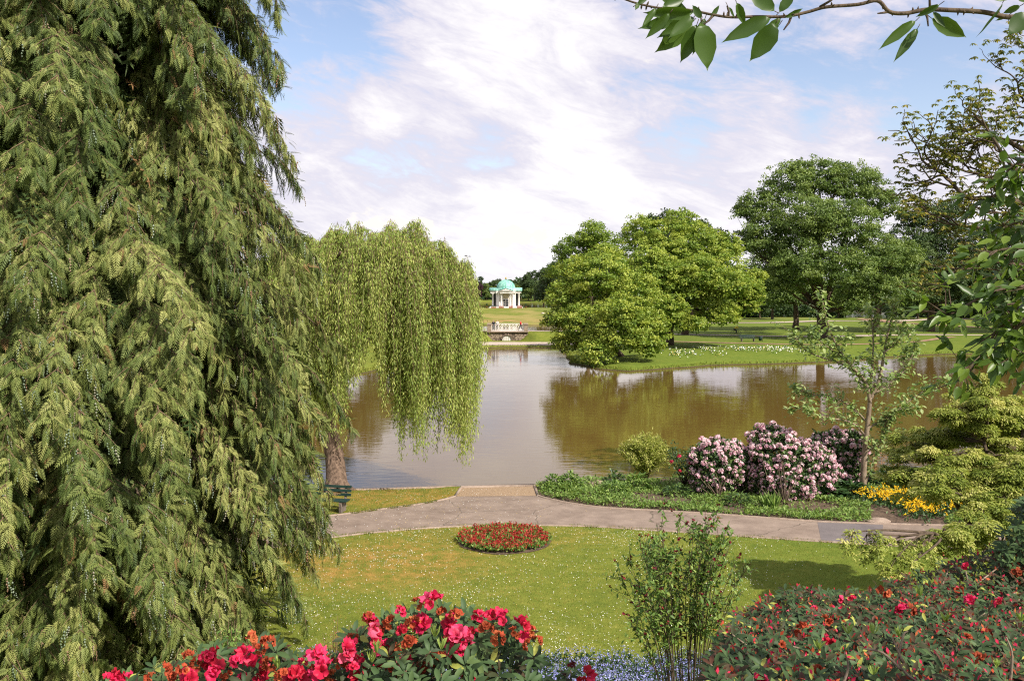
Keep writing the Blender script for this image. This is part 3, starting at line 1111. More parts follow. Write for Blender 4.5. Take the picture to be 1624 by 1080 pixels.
# wall with a round arch; the arch opening is real, its barrel runs back
acc = Acc()
ra, zs = 0.75, 0.35
XL, XR = XB0 - 0.3, XB1 + 0.3
arch = [(XARCH + ra * math.cos(a), zs + ra * 0.95 * math.sin(a)) for a in np.linspace(math.pi, 0, 15)]
out = [(XARCH - ra, -0.6)] + arch + [(XARCH + ra, -0.6)]
top = [(XL + (XR - XL) * k / 16.0, zt) for k in range(17)]
top = [(XL, -0.6)] + top[1:-1] + [(XR, -0.6)]
top[1] = (XL, zt)
top[-2] = (XR, zt)
n_ = len(out)
for yy, flip in ((YB, False),):
    Vv = [(x, yy, z) for x, z in out] + [(x, yy, z) for x, z in top]
    F = []
    for k in range(n_ - 1):
        F += [(k, n_ + k, n_ + k + 1), (k, n_ + k + 1, k + 1)]
    acc.add(Vv, F)
Vv = [(x, YB, z) for x, z in out] + [(x, YB + 3.9, z) for x, z in out]
F = []
for k in range(n_ - 1):
    F += [(k, k + 1, n_ + k + 1), (k, n_ + k + 1, n_ + k)]
acc.add(Vv, F)
acc.add([(XL, YB, zt), (XR, YB, zt), (XR, YB + 4.2, zt), (XL, YB + 4.2, zt)], [(0, 1, 2), (0, 2, 3)])
# voussoirs
for k in range(13):
    a = math.pi * (k + 0.5) / 13
    c, s = math.cos(a), math.sin(a)
    q = []
    for r0 in (ra, ra + 0.3):
        for da in (-0.11, 0.11):
            q.append((XARCH + r0 * math.cos(a + da), zs + r0 * 0.95 * math.sin(a + da)))
    acc.add([(x, YB - 0.05, z) for x, z in q] + [(x, YB, z) for x, z in q], [(0, 2, 3), (0, 3, 1), (0, 4, 6), (0, 6, 2), (1, 3, 7), (1, 7, 5), (2, 6, 7), (2, 7, 3)])
acc.out('wall', M_stone, br)
boxes('deck_slab', [((XL + XR) / 2, YB + 1.9, zt + 0.05, XR - XL + 0.2, 4.3, 0.09)], M_cap, br, 0.02)
boxes('deck', [((XL + XR) / 2, YB + 2.0, zt + 0.16, XR - XL, 3.4, 0.05)], M_pale, br)
g = boxes('gate', [(XARCH, YB + 0.10, 0.42, 1.5, 0.06, 1.4)], M_rail, br)
boxes('gate_bar', [(XARCH + x, YB + 0.06, 0.42, 0.05, 0.04, 1.4) for x in (-0.6, -0.3, 0.0, 0.3, 0.6)], M_cap, g)
boxes('coping', [((XL + XR) / 2, YB - 0.02, zt + 0.15, XR - XL, 0.18, 0.07)], M_cap, br, 0.02)
for px_ in (XB0, XB1):
    for yy in (YB + 0.15, YB + 3.7):
        p_ = boxes('pier', [(px_, yy, zt + 0.66, 0.62, 0.62, 1.05)], M_cap, br, 0.02)
        boxes('pier_cap', [(px_, yy, zt + 1.27, 0.8, 0.8, 0.16)], M_cap, p_, 0.03)
# lattice railing on the far side
yr = YB + 3.7
z0, z1 = zt + 0.28, zt + 1.26
nb = 9
xs = np.linspace(XB0 + 0.33, XB1 - 0.33, nb + 1)
rl = boxes('railing', [((xs[0] + xs[-1]) / 2, yr, z1, xs[-1] - xs[0], 0.09, 0.09), ((xs[0] + xs[-1]) / 2, yr, z0, xs[-1] - xs[0], 0.07, 0.09)] +
           [(x, yr - 0.003, (z0 + z1) / 2, 0.075, 0.08, z1 - z0) for x in xs], M_rail, br)
ac = Acc()
for k in range(nb):
    xa, xb = xs[k], xs[k + 1]
    xm, zm = (xa + xb) / 2, (z0 + z1) / 2
    for (p_, q_) in (((xa, z0), (xb, z1)), ((xa, z1), (xb, z0)), ((xa, zm), (xm, z1)), ((xm, z1), (xb, zm)), ((xb, zm), (xm, z0)), ((xm, z0), (xa, zm))):
        ac.tube([(p_[0], yr, p_[1]), (q_[0], yr, q_[1])], 0.022, 4)
ac.out('lattice', M_rail, rl)

# ================================================================ people
M_skin = noisemat('skin', [(0.3, (0.42, 0.25, 0.18)), (0.7, (0.52, 0.33, 0.25))], 8, 2, 0.6, 0)


def flat(name, c, rough=0.8):
    return noisemat(name, [(0.3, tuple(x * 0.75 for x in c)), (0.7, c)], 12, 3, rough, 0.1)


def skinned(name, J, E, R, mat, parent, sub=2):
    """one continuous surface grown over a skeleton; J joints in the parent's local space"""
    me = bpy.data.meshes.new(name)
    me.from_pydata([tuple(p) for p in J], E, [])
    me.update()
    o = link_mesh(name, me, parent)
    sk = o.modifiers.new('skin', 'SKIN')
    for k, rr_ in enumerate(R):
        me.skin_vertices[0].data[k].radius = (rr_, rr_) if np.isscalar(rr_) else rr_
    me.skin_vertices[0].data[0].use_root = True
    sk.use_smooth_shade = True
    sb = o.modifiers.new('sub', 'SUBSURF')
    sb.levels = sub
    sb.render_levels = sub
    me.materials.append(mat)
    return o


def person(loc, rz, label, shirt, trousers, hair, pose='stand', scale=1.0, group=None):
    t = thing('person', loc, label, 'person', group)
    t.rotation_euler = (0, 0, rz)
    t.scale = (scale,) * 3
    # faces +Y locally
    if pose == 'stand':
        hipL, hipR = (-.1, 0, .92), (.1, 0, .92)
        kL, kR, aL, aR, tL, tR = (-.12, .02, .5), (.12, .03, .5), (-.13, -.01, .08), (.13, .0, .08), (-.14, .15, .03), (.14, .16, .03)
        sh, nk, hd = 1.42, (0, 0.01, 1.50), (0, 0.02, 1.62)
        eL, eR, wL, wR = (-.26, -.02, 1.13), (.26, -.01, 1.13), (-.24, .18, .95), (.24, .2, .97)
        chest = (0, 0, 1.3)
    elif pose == 'walk':
        hipL, hipR = (-.1, 0, .9), (.1, 0, .9)
        kL, kR, aL, aR, tL, tR = (-.1, .22, .5), (.1, -.05, .48), (-.1, .33, .1), (.1, -.38, .15), (-.1, .5, .06), (.1, -.27, .03)
        sh, nk, hd = 1.41, (0, 0.05, 1.49), (0, 0.09, 1.61)
        eL, eR, wL, wR = (-.25, -.14, 1.14), (.25, .12, 1.13), (-.24, -.05, .9), (.24, .34, 1.02)
        chest = (0, 0.03, 1.3)
    else:  # cycling
        hipL, hipR = (-.1, -.25, .98), (.1, -.25, .98)
        kL, kR, aL, aR, tL, tR = (-.1, .14, .82), (.1, .1, .62), (-.1, .03, .45), (.1, -.02, .2), (-.1, .17, .40), (.1, .13, .16)
        sh, nk, hd = 1.42, (0, .17, 1.5), (0, .24, 1.62)
        eL, eR, wL, wR = (-.24, .26, 1.2), (.24, .26, 1.2), (-.22, .47, 1.08), (.22, .47, 1.08)
        chest = (0, .06, 1.3)
    pel = ((hipL[0] + hipR[0]) / 2, hipL[1], hipL[2] + .05)
    shy = chest[1] + (nk[1] - chest[1]) * 0.6
    SL, SR = (-.19, shy, sh), (.19, shy, sh)
    hL = tuple(np.array(wL) + (np.array(wL) - np.array(eL)) * .3)
    hR = tuple(np.array(wR) + (np.array(wR) - np.array(eR)) * .3)
    J = [pel, hipL, hipR, kL, kR, aL, aR, tL, tR, chest, nk, hd, (hd[0], hd[1] + .02, hd[2] + .1), SL, SR, eL, eR, wL, wR, hL, hR]
    E = [(0, 1), (0, 2), (1, 3), (2, 4), (3, 5), (4, 6), (5, 7), (6, 8), (0, 9), (9, 10), (10, 11), (11, 12), (9, 13), (9, 14), (13, 15), (14, 16), (15, 17), (16, 18), (17, 19), (18, 20)]
    R = [.12, .085, .085, .06, .06, .042, .042, .035, .035, .13, .055, .085, .07, .055, .055, .042, .042, .03, .03, .028, .028]
    skinned('body', J, E, R, M_skin, t)
    # clothes follow the same joints a little wider
    skinned('shirt', [pel, chest, SL, SR, eL, eR, tuple(np.array(eL) * .4 + np.array(wL) * .6), tuple(np.array(eR) * .4 + np.array(wR) * .6)],
            [(0, 1), (1, 2), (1, 3), (2, 4), (3, 5), (4, 6), (5, 7)], [.15, .165, .085, .085, .065, .065, .052, .052], shirt, t)
    skinned('trousers', [pel, hipL, hipR, kL, kR, aL, aR], [(0, 1), (0, 2), (1, 3), (2, 4), (3, 5), (4, 6)], [.14, .11, .11, .085, .085, .065, .065], trousers, t)
    hr = skinned('hair', [(hd[0], hd[1] - .03, hd[2] + .02), (hd[0], hd[1] - .01, hd[2] + .11)], [(0, 1)], [.09, .075], hair, t, 2)
    return t


zd = zt + 0.19
M_red = flat('red_cloth', (0.70, 0.02, 0.03))
M_blk = flat('black_cloth', (0.02, 0.02, 0.028))
M_wcl = flat('white_cloth', (0.72, 0.70, 0.66))
M_gry = flat('grey_cloth', (0.12, 0.12, 0.13))
M_lgr = flat('light_grey_cloth', (0.42, 0.40, 0.38))
M_hair = flat('brown_hair', (0.04, 0.025, 0.015))
M_fair = flat('fair_hair', (0.5, 0.42, 0.3))
x1, x2, x3 = A(782.7, 527, 155)[0], A(788.7, 527, 155)[0], A(826, 527, 155)[0]
person((x1, 155.3, zd), rad(200), 'person in a dark top standing at the left of the bridge', M_blk, M_gry, M_fair)
person((x2, 155.5, zd), rad(160), 'person in white standing on the bridge beside the one in dark', M_wcl, M_lgr, M_fair)
person((x3, 155.4, zd), rad(75), 'person in a bright red top walking across the bridge', M_red, M_gry, M_hair, 'walk')

# cyclist
xc = A(1167, 532, 154.6)[0]
zc = H(xc, 154.6) + 0.045
bike = thing('bicycle', (xc, 154.6, zc), 'dark bicycle ridden along the tan park path', 'bicycle')
M_tyre = flat('tyre_rubber', (0.02, 0.02, 0.02))
M_ylw = flat('yellow_jersey', (0.75, 0.62, 0.05))
for wx in (-0.53, 0.53):
    a = Acc()
    a.tube([(xc + wx + 0.33 * math.cos(q), 154.6, zc + 0.345 + 0.33 * math.sin(q)) for q in np.linspace(0, 2 * math.pi, 25)], 0.022, 6, cap=False)
    wh = a.out('wheel', M_tyre, bike)
    a = Acc()
    for q in range(12):
        a.tube([(xc + wx, 154.6, zc + 0.345), (xc + wx + 0.32 * math.cos(q * math.pi / 6), 154.6, zc + 0.345 + 0.32 * math.sin(q * math.pi / 6))], 0.006, 3)
    a.out('spokes', M_iron, wh)
a = Acc()
BP = dict(r=(-.53, .345), b=(-.05, .30), s=(-.20, .82), h=(.34, .86), f=(.53, .345), hb=(.36, 1.02))
for u_, w_ in (('r', 'b'), ('r', 's'), ('b', 's'), ('b', 'h'), ('s', 'h'), ('h', 'f'), ('h', 'hb')):
    a.tube([(xc + BP[u_][0], 154.6, zc + BP[u_][1]), (xc + BP[w_][0], 154.6, zc + BP[w_][1])], 0.02, 6)
a.out('frame', M_iron, bike)
a = Acc()
a.tube([(xc + .40, 154.6 - .28, zc + 1.06), (xc + .37, 154.6, zc + 1.04), (xc + .40, 154.6 + .28, zc + 1.06)], 0.015, 6)
a.out('handlebar', M_iron, bike)
boxes('saddle', [(xc - .24, 154.6, zc + .92, .26, .14, .06)], M_blk, bike, 0.02)
person((xc, 154.6, zc), rad(-90), 'cyclist with a yellow and black jersey and pale helmet riding the park path', M_ylw, M_blk, M_wcl, 'cycle')

# ================================================================ benches, bin
M_benchg = noisemat('bench_green', [(0.3, (0.008, 0.025, 0.02)), (0.7, (0.02, 0.05, 0.038))], 8, 4, 0.55, 0.1)
M_conc = noisemat('concrete', [(0.3, (0.10, 0.075, 0.06)), (0.7, (0.22, 0.18, 0.15))], 6, 5, 0.9, 0.4)


def bench(base, rz, w, label, seats=4):
    t = thing('park_bench', base, label, 'bench', 'green park benches')
    t.rotation_euler = (0, 0, rz)

    def lb(name, lst, mat, par=None, bev=0.006):
        o = boxes(name, lst, mat, None, bev)
        o.parent = par or t
        return o
    # seat faces local -Y
    lb('seat', [(0, -0.28 + k * 0.13, 0.45, w, 0.10, 0.045) for k in range(4)], M_benchg)
    lb('backrest', [(0, 0.22 + k * 0.035, 0.62 + k * 0.15, w, 0.035, 0.11, 0, rad(-12)) for k in range(3)], M_benchg)
    for s in (-1, 1):
        lb('leg', [(s * (w / 2 - 0.25), -0.08, 0.21, 0.12, 0.5, 0.42), (s * (w / 2 - 0.25), 0.245, 0.5, 0.09, 0.07, 0.85, 0, rad(-12))], M_conc, None, 0.012)
    return t


b0_ = G(512, 812, .5)
bench((b0_[0], b0_[1] + 0.3, 0.505), rad(-12), 2.1, 'green slatted bench by the willow trunk, half hidden by the conifer')
xb = A(1184, 548, 138)
bz = H(xb[0], 137.5)
bench((xb[0], 137.5, bz - 0.02), rad(4), 2.3, 'green bench on the far lawn facing the pond')
xb2 = A(1204.5, 548, 138)
bn = thing('litter_bin', (xb2[0], 137.6, bz - 0.02), 'small dark green litter bin beside the far bench', 'litter bin')
a = Acc()
lathe(a, (xb2[0], 137.6, bz + 0.1), [(0, 0), (0.22, 0), (0.26, 0.6), (0.24, 0.62), (0, 0.55)], 12)
a.out('bin_body', M_benchg, bn)
a = Acc()
a.tube([(xb2[0] + .3, 137.6, bz - .05), (xb2[0] + .3, 137.6, bz + .8)], 0.035, 6)
a.out('post', M_iron, bn)
# short wooden stake near the far path
xs_ = A(1441, 532, 150)
st = Acc()
st.tube([(xs_[0], 150, H(xs_[0], 150) - .1), (xs_[0], 150, H(xs_[0], 150) + 0.9)], 0.09, 6)
tag(st.out('wooden_stake', M_conc, None, (xs_[0], 150, H(xs_[0], 150))), 'short brown stake standing at the edge of the park path', 'stake')

# birds
for k, (bx, by) in enumerate(((739, 406), (745, 407))):
    c = A(bx, by, 60)
    a = Acc()
    s = 0.16
    a.tube([c + (-.1, 0, 0), c + (-.02, 0, .01), c + (.1, 0, .0)], [0.01, 0.03, 0.008], 5)
    sg = 1 if k == 0 else -1
    a.add([c + (-.03, 0, .02), c + (.05, 0, .02), c + (.02, -s, .03 * sg + .03), c + (-.02, -2 * s, .0), c + (.02, s, .03 * sg + .03), c + (-.02, 2 * s, .0)], [(0, 1, 2), (0, 2, 3), (0, 4, 1), (0, 5, 4)])
    tag(a.out('bird', M_blk, None, c), ['small dark bird in flight above the willow edge, the left one of two', 'small dark bird in flight right of the other bird'][k], 'bird', 'birds over the lake')
# ================================================================ trees
UP = np.array((0, 0, 1.0))
LEAFB = (np.array([(0, 0, 0), (0.45, 0.40, 0.06), (1, 0, -0.03), (0.45, -0.40, 0.06)], float), np.array([(0, 3, 2), (0, 2, 1)]))


def rdirs(rg, n):
    D = rg.normal(size=(n, 3))
    return D / np.linalg.norm(D, axis=1, keepdims=True)


def foliage(acc, rg, lobes, leaf, per_m2=9.0, subr=0.30, flat=0.92, vlo=0.1, vhi=0.9, upb=0.25, sag=0.0, T=None, under=-0.45, core=3.2):
    """leaf clumps over the lobes of a crown; returns clump centres for the twigs"""
    T = T or LEAFB
    cl = []
    for (c, r) in lobes:
        c = np.array(c, float)
        r = np.broadcast_to(np.asarray(r, float), (3,))
        rm = r.mean()
        nc = int(core * rm * rm / leaf / leaf)
        if nc:
            d = rdirs(rg, nc)
            acc.inst(T, c + d * r * 0.72 * rg.random((nc, 1)) ** 0.4, rdirs(rg, nc), rdirs(rg, nc) + d * 0.6, leaf * 1.5 * rg.uniform(0.7, 1.3, nc), rg.random(nc) * 0.5)  # core leaves take darker colours, crown shade put into the leaf colour
        sr = max(0.45, subr * rm)
        ns = int(8 + 3.6 * (rm / sr) ** 2)
        D = rdirs(rg, ns * 3)
        D = D[D[:, 2] > under][:ns]
        rr_ = rg.uniform(0.55, 1.0, len(D)) ** 0.6
        spike = rg.random(len(D)) < 0.24
        rr_[spike] *= rg.uniform(1.05, 1.32, spike.sum())
        C = c + D * r * rr_[:, None]
        cl.append((c, C))
        for k in range(len(C)):
            s = sr * rg.uniform(0.55, 1.25) * (0.7 if spike[k] else 1)
            n = int(per_m2 * s * s / leaf / leaf)
            n = max(n, 12)
            d = rdirs(rg, n)
            d[:, 2] = np.where(d[:, 2] < -0.25, -d[:, 2] * rg.uniform(0, 1, n), d[:, 2])
            q = rg.uniform(0.25, 1.0, n) ** 0.45
            lump = 1 + 0.28 * np.sin(d[:, 0] * 7 + k) * np.cos(d[:, 1] * 6 + k * 2) + 0.15 * np.sin(d[:, 2] * 11 + k * 3)
            P = C[k] + d * (s * q * lump)[:, None] * np.array((1.1, 1.1, flat))
            P[:, 2] -= sag * np.sum((P[:, :2] - C[k][:2]) ** 2, axis=1)
            nrm = d * 0.8 + UP * upb + rdirs(rg, n) * 0.7 + D[k] * 0.4
            X = rdirs(rg, n) + d * 0.5
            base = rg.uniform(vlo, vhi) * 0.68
            v = np.clip(base + rg.random(n) * 0.4 + 0.12 * d[:, 2], 0, 1)  # clump tops lightened in colour to imitate light from above
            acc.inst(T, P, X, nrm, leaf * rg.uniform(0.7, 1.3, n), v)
    return cl


def limbs(acc, rg, base, fork, cl, r0, ntw=9, gnarl=0.14):
    """trunk from base to fork, limbs to every lobe, branches to some clumps"""
    base, fork = np.array(base, float), np.array(fork, float)
    k = 7
    pts = np.array([base + (fork - base) * t for t in np.linspace(0, 1, k)])
    pts[1:-1] += rg.normal(0, r0 * gnarl, (k - 2, 3)) * (1, 1, 0)
    rr_ = np.linspace(r0, r0 * 0.68, k)
    rr_[0] = r0 * 1.35
    rr_[1] = r0 * 1.05
    acc.tube(pts, rr_, 10)
    for c, C in cl:
        L_ = np.linalg.norm(c - fork)
        rl_ = r0 * 0.30
        mid = fork + (c - fork) * 0.5 + np.array((0, 0, -0.06 * L_)) + rg.normal(0, 0.05 * L_, 3)
        p = spl([fork - (fork - base) * 0.12 * rg.random(), mid, c], 5)
        acc.tube(p, np.linspace(rl_, rl_ * 0.35, len(p)), 7)
        idx = rg.permutation(len(C))[:ntw]
        for q in C[idx]:
            s0 = p[rg.integers(len(p) // 2, len(p))]
            m = (s0 + q) / 2 + rg.normal(0, 0.06 * np.linalg.norm(q - s0), 3)
            pp = spl([s0, m, q], 4)
            acc.tube(pp, np.linspace(rl_ * 0.3, 0.02, len(pp)), 5)


def tree(name, base, fork, r0, lobes, mat, leaf, label, cat='tree', group=None, seed=1, bark=None, ntw=9, **kw):
    rg = np.random.default_rng(seed)
    t = thing(name, base, label, cat, group)
    f = Acc()
    cl = foliage(f, rg, lobes, leaf, **kw)
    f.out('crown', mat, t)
    w = Acc()
    b = np.array(base, float) - (0, 0, 0.25)
    limbs(w, rg, b, fork, cl, r0, ntw)
    w.out('trunk', bark or M_bark, t, smooth=True)
    return t


def PL(lst, rg=None, dz=0.85):
    """lobes surveyed as (px, py, distance, radius in px)"""
    out_ = []
    for px, py, Y, r in lst:
        rm = r * Y / FPX
        out_.append((A(px, py, Y), (rm, rm, rm * dz)))
    return out_


def gz(px, py, Y):
    p = A(px, py, Y)
    return np.array((p[0], Y, H(p[0], Y)))


import time as _t
_T0 = _t.time()
# the pale green tree leaning over the water
tree('maple_tree', gz(985, 585, 114), A(965, 535, 113), 0.42,
     PL([(952, 445, 113, 52), (905, 478, 114, 40), (1000, 470, 112, 48), (925, 520, 111, 48), (990, 530, 108, 48), (1028, 515, 110, 32), (900, 545, 111, 24),
         (945, 562, 107, 32), (1030, 553, 108, 26), (960, 410, 115, 26), (985, 500, 107, 40), (915, 435, 115, 30), (880, 510, 113, 22)]),
     M_lime, 0.26, 'pale green bushy tree hanging over the pond edge', seed=3, sag=0.12, flat=0.75, vlo=0.25, vhi=1.1, per_m2=10, subr=0.21)
tree('maple_tree', gz(1062, 527, 130), A(1068, 480, 130), 0.5,
     PL([(1060, 405, 130, 52), (1020, 375, 131, 36), (1105, 395, 130, 45), (1145, 430, 128, 40), (1175, 462, 127, 32), (1085, 455, 126, 50), (1135, 490, 125, 34),
         (1185, 490, 126, 18), (1045, 500, 126, 30), (1080, 360, 132, 30), (1150, 395, 130, 28), (1110, 440, 124, 40), (1060, 440, 124, 40), (1158, 455, 123, 34), (1045, 530, 123, 22), (1075, 515, 124, 24), (1195, 455, 126, 16), (1190, 478, 126, 22), (1200, 440, 128, 14), (1010, 430, 128, 30), (1025, 470, 127, 30), (1040, 450, 124, 40), (1052, 490, 122, 36), (1105, 518, 122, 20), (1148, 505, 122, 22), (1030, 420, 125, 34)]),
     M_lime, 0.27, 'broad pale green tree standing on the lawn right of the tree over the water', seed=4, sag=0.10, flat=0.75, vlo=0.2, vhi=1.05, per_m2=10, subr=0.21)
tree('maple_tree', gz(930, 545, 153), A(935, 480, 154), 0.4,
     PL([(940, 375, 155, 26), (925, 400, 156, 34), (965, 400, 156, 34), (895, 430, 157, 26), (945, 430, 155, 40), (905, 470, 157, 30), (890, 400, 158, 14)]),
     M_lime, 0.27, 'green tree with a rounded top rising behind the tree over the water', seed=5, vlo=0.0, vhi=0.6, per_m2=9)
tree('oak_tree', gz(1055, 520, 150), A(1060, 440, 150), 0.5,
     PL([(1060, 350, 150, 18), (1035, 355, 150, 15), (1082, 358, 150, 16), (1060, 385, 150, 30), (1025, 375, 150, 22), (1055, 430, 150, 40)]),
     M_dark, 0.28, 'dark green treetop showing above the broad pale tree', seed=6, vlo=0.3, vhi=0.9, per_m2=8)
tree('oak_tree', gz(1085, 520, 155), A(1122, 440, 155), 0.5,
     PL([(1115, 360, 155, 12), (1110, 382, 155, 20), (1137, 378, 155, 16), (1150, 400, 155, 22), (1120, 410, 155, 30), (1130, 450, 155, 36)]),
     M_dark, 0.28, 'dark pointed treetop behind the right side of the pale tree', seed=7, vlo=0.3, vhi=0.9, per_m2=8)
# the great oak
tree('oak_tree', gz(1306, 528, 150), A(1303, 490, 150), 0.85,
     PL([(1250, 300, 150, 44), (1205, 335, 150, 38), (1300, 290, 151, 42), (1355, 300, 150, 44), (1395, 330, 150, 36), (1230, 380, 147, 50), (1285, 355, 144, 54),
         (1345, 365, 144, 54), (1178, 335, 151, 16), (1185, 385, 150, 26), (1275, 425, 142, 50), (1335, 435, 141, 50), (1385, 410, 144, 46), (1240, 450, 146, 36),
         (1395, 465, 144, 36), (1425, 410, 146, 36), (1350, 480, 143, 30), (1270, 272, 151, 20), (1335, 275, 151, 20), (1375, 285, 151, 18), (1425, 455, 147, 28)]),
     M_oak, 0.27, 'huge round oak with deep green crown beyond the pond', seed=8, vlo=0.15, vhi=1.0, per_m2=9, subr=0.21)
tree('oak_tree', gz(1263, 513, 172), A(1263, 480, 172), 0.55,
     PL([(1250, 430, 172, 40), (1215, 440, 172, 36), (1235, 470, 170, 34), (1275, 455, 172, 36), (1195, 470, 172, 26), (1220, 400, 174, 30)]),
     M_oak, 0.3, 'oak with a slim trunk standing behind the left of the great oak', seed=9, per_m2=8)
tree('oak_tree', gz(1390, 522, 162), A(1392, 485, 162), 0.6,
     PL([(1390, 440, 162, 40), (1420, 430, 163, 38), (1370, 460, 162, 30), (1430, 470, 160, 30), (1455, 450, 162, 25)]),
     M_oak, 0.3, 'oak with a dark trunk behind the right of the great oak', seed=10, per_m2=8)
tree('oak_tree', gz(1475, 519, 168), A(1478, 490, 168), 0.75,
     PL([(1480, 345, 168, 28), (1500, 385, 168, 42), (1460, 400, 168, 34), (1440, 440, 165, 30), (1500, 440, 166, 46), (1465, 465, 165, 36), (1530, 470, 166, 36),
         (1540, 410, 168, 40), (1448, 352, 168, 26), (1438, 392, 166, 34), (1450, 420, 163, 34), (1445, 480, 165, 24), (1505, 340, 169, 24)]),
     M_dark, 0.28, 'dark green oak right of the great oak, partly behind the foreground branches', seed=11, vlo=0.2, vhi=1.1, per_m2=8)
tree('oak_tree', gz(1600, 520, 165), A(1600, 490, 165), 0.75,
     PL([(1590, 390, 166, 46), (1630, 370, 168, 46), (1580, 440, 165, 44), (1640, 440, 165, 50), (1600, 475, 163, 38), (1680, 420, 168, 50), (1560, 480, 165, 26)]),
     M_dark, 0.30, 'dark tree at the far right edge beyond the pond', seed=12, vlo=0.2, vhi=1.0, per_m2=7)

# prototypes for trees that stand far away


def proto(seed, mat, h, wfac, label, name='park_tree', leaf=0.42):
    rg = np.random.default_rng(seed)
    t = thing(name, (0, 0, 0), label, 'tree')
    lobes = []
    for k in range(11):
        a = rg.random() * 6.28
        u = rg.uniform(0.25, 0.92)
        rad_ = wfac * h * 0.30 * math.sin(math.pi * min(u * 1.0, 0.95)) ** 0.6
        r = h * rg.uniform(0.12, 0.18)
        lobes.append(((rad_ * math.cos(a), rad_ * math.sin(a), u * h), (r, r, r)))
    lobes.append(((0, 0, h * 0.9), (h * .1, h * .1, h * .12)))
    lobes.append(((0, 0, h * 0.5), (h * .25, h * .25, h * .25)))
    f = Acc()
    cl = foliage(f, rg, lobes, leaf, per_m2=7.5)
    f.out('crown', mat, t)
    w = Acc()
    limbs(w, rg, (0, 0, -0.5), (0, 0, h * 0.3), cl, h * 0.028, 3)
    w.out('trunk', M_bark, t)
    return t


def dup(t, loc, sc, rz, label, group=None):
    r = t.copy()
    COL.objects.link(r)
    r.location = loc
    r.scale = sc
    r.rotation_euler = (0, 0, rz)
    r['label'] = label
    if group:
        r['group'] = group
    for ch in list(t.children):
        c = ch.copy()
        COL.objects.link(c)
        c.parent = r
    return r


PR = [proto(21, M_dark, 14, 1.0, 'x'), proto(22, M_dark, 14, 0.75, 'x'), proto(23, M_oak, 14, 1.1, 'x'), proto(24, M_purple, 12, 0.9, 'x')]
used = set()


def put(k, px, Y, htop, sx, lab, grp):
    """stand tree k at bearing px, distance Y, its top at picture height htop"""
    p = gz(px, 500, Y)
    top = A(px, htop, Y)[2]
    hh = (14.6 if k != 3 else 12.5)
    s = max(0.3, (top - p[2]) / hh)
    rz = (px * 0.37 + Y) % 6.28
    if k not in used:
        used.add(k)
        t = PR[k]
        t.location = tuple(p)
        t.scale = (s * sx, s * sx, s)
        t.rotation_euler = (0, 0, rz)
        t['label'] = lab
        t['group'] = grp
        return t
    return dup(PR[k], tuple(p), (s * sx, s * sx, s), rz, lab, grp)


GF = 'trees along the far lake shore'
for k, px, Y, ht, sx, lab in (
        (0, 716, 492, 438, 1.2, 'dark tree on the far shore just inside the willow edge'),
        (2, 735, 486, 446, 1.1, 'low green tree on the far shore beside the copper tree'),
        (3, 754, 484, 444, 1.0, 'copper purple tree on the far lake shore'),
        (0, 763, 500, 438, 1.0, 'tall dark tree on the far shore right of the copper tree'),
        (2, 772, 486, 449, 0.9, 'mid green rounded tree on the far shore left of the dome'),
        (1, 783, 500, 444, 1.1, 'dark tree on the far shore behind the pavilion roof left end'),
        (1, 793, 505, 442, 0.8, 'small pointed tree on the far shore left of the dome top'),
        (0, 812, 505, 448, 1.2, 'dark tree on the far shore behind the right of the dome'),
        (2, 826, 495, 447, 1.1, 'green tree on the far shore behind the pavilion roof right end'),
        (1, 838, 480, 431, 0.8, 'tall dark tree on the far shore right of the pavilion'),
        (0, 848, 480, 428, 1.0, 'tall broad dark tree on the far shore right of the pavilion'),
        (2, 842, 476, 452, 0.9, 'paler round tree on the shore in front of the tall dark ones'),
        (1, 862, 400, 424, 0.9, 'dark tree on the lake shore left of the pale green tree'),
        (0, 877, 360, 414, 0.9, 'dark tree rising close behind the left edge of the pale green tree'),
        (0, 895, 350, 405, 1.0, 'dark tree mostly hidden behind the pale green tree')):
    put(k, px, Y, ht, sx, lab, GF)
GB = 'background trees behind the park paths'
rgb = np.random.default_rng(5)
for n_, (k, px, Y, ht, sx, lab) in enumerate((
        (0, 940, 290, 440, 1.2, 'background tree behind the tree over the water'), (2, 985, 300, 446, 1.2, 'background tree left of the broad pale tree trunk'),
        (1, 1040, 292, 440, 1.3, 'background tree behind the broad pale tree'), (0, 1095, 300, 452, 1.2, 'background tree behind the right of the broad pale tree'),
        (2, 1150, 500, 478, 1.3, 'low background tree across the lake between the pale tree and the oak'), (0, 1195, 500, 474, 1.3, 'low background tree across the lake left of the great oak'),
        (1, 1240, 300, 440, 1.3, 'background tree behind the slim oak trunk'), (0, 1290, 300, 430, 1.5, 'background tree behind the great oak trunk'),
        (2, 1340, 290, 440, 1.5, 'background tree seen between the oak trunks'), (0, 1395, 280, 430, 1.4, 'background tree behind the right oak trunk'),
        (1, 1440, 260, 425, 1.4, 'background tree in the gap left of the dark oak'), (0, 1500, 250, 420, 1.4, 'background tree behind the dark oak'),
        (2, 1555, 240, 420, 1.4, 'background tree right of the dark oak'), (0, 1610, 230, 400, 1.4, 'background tree at the right edge behind the dark tree'))):
    put(k, px, Y, ht, sx, lab, GB)
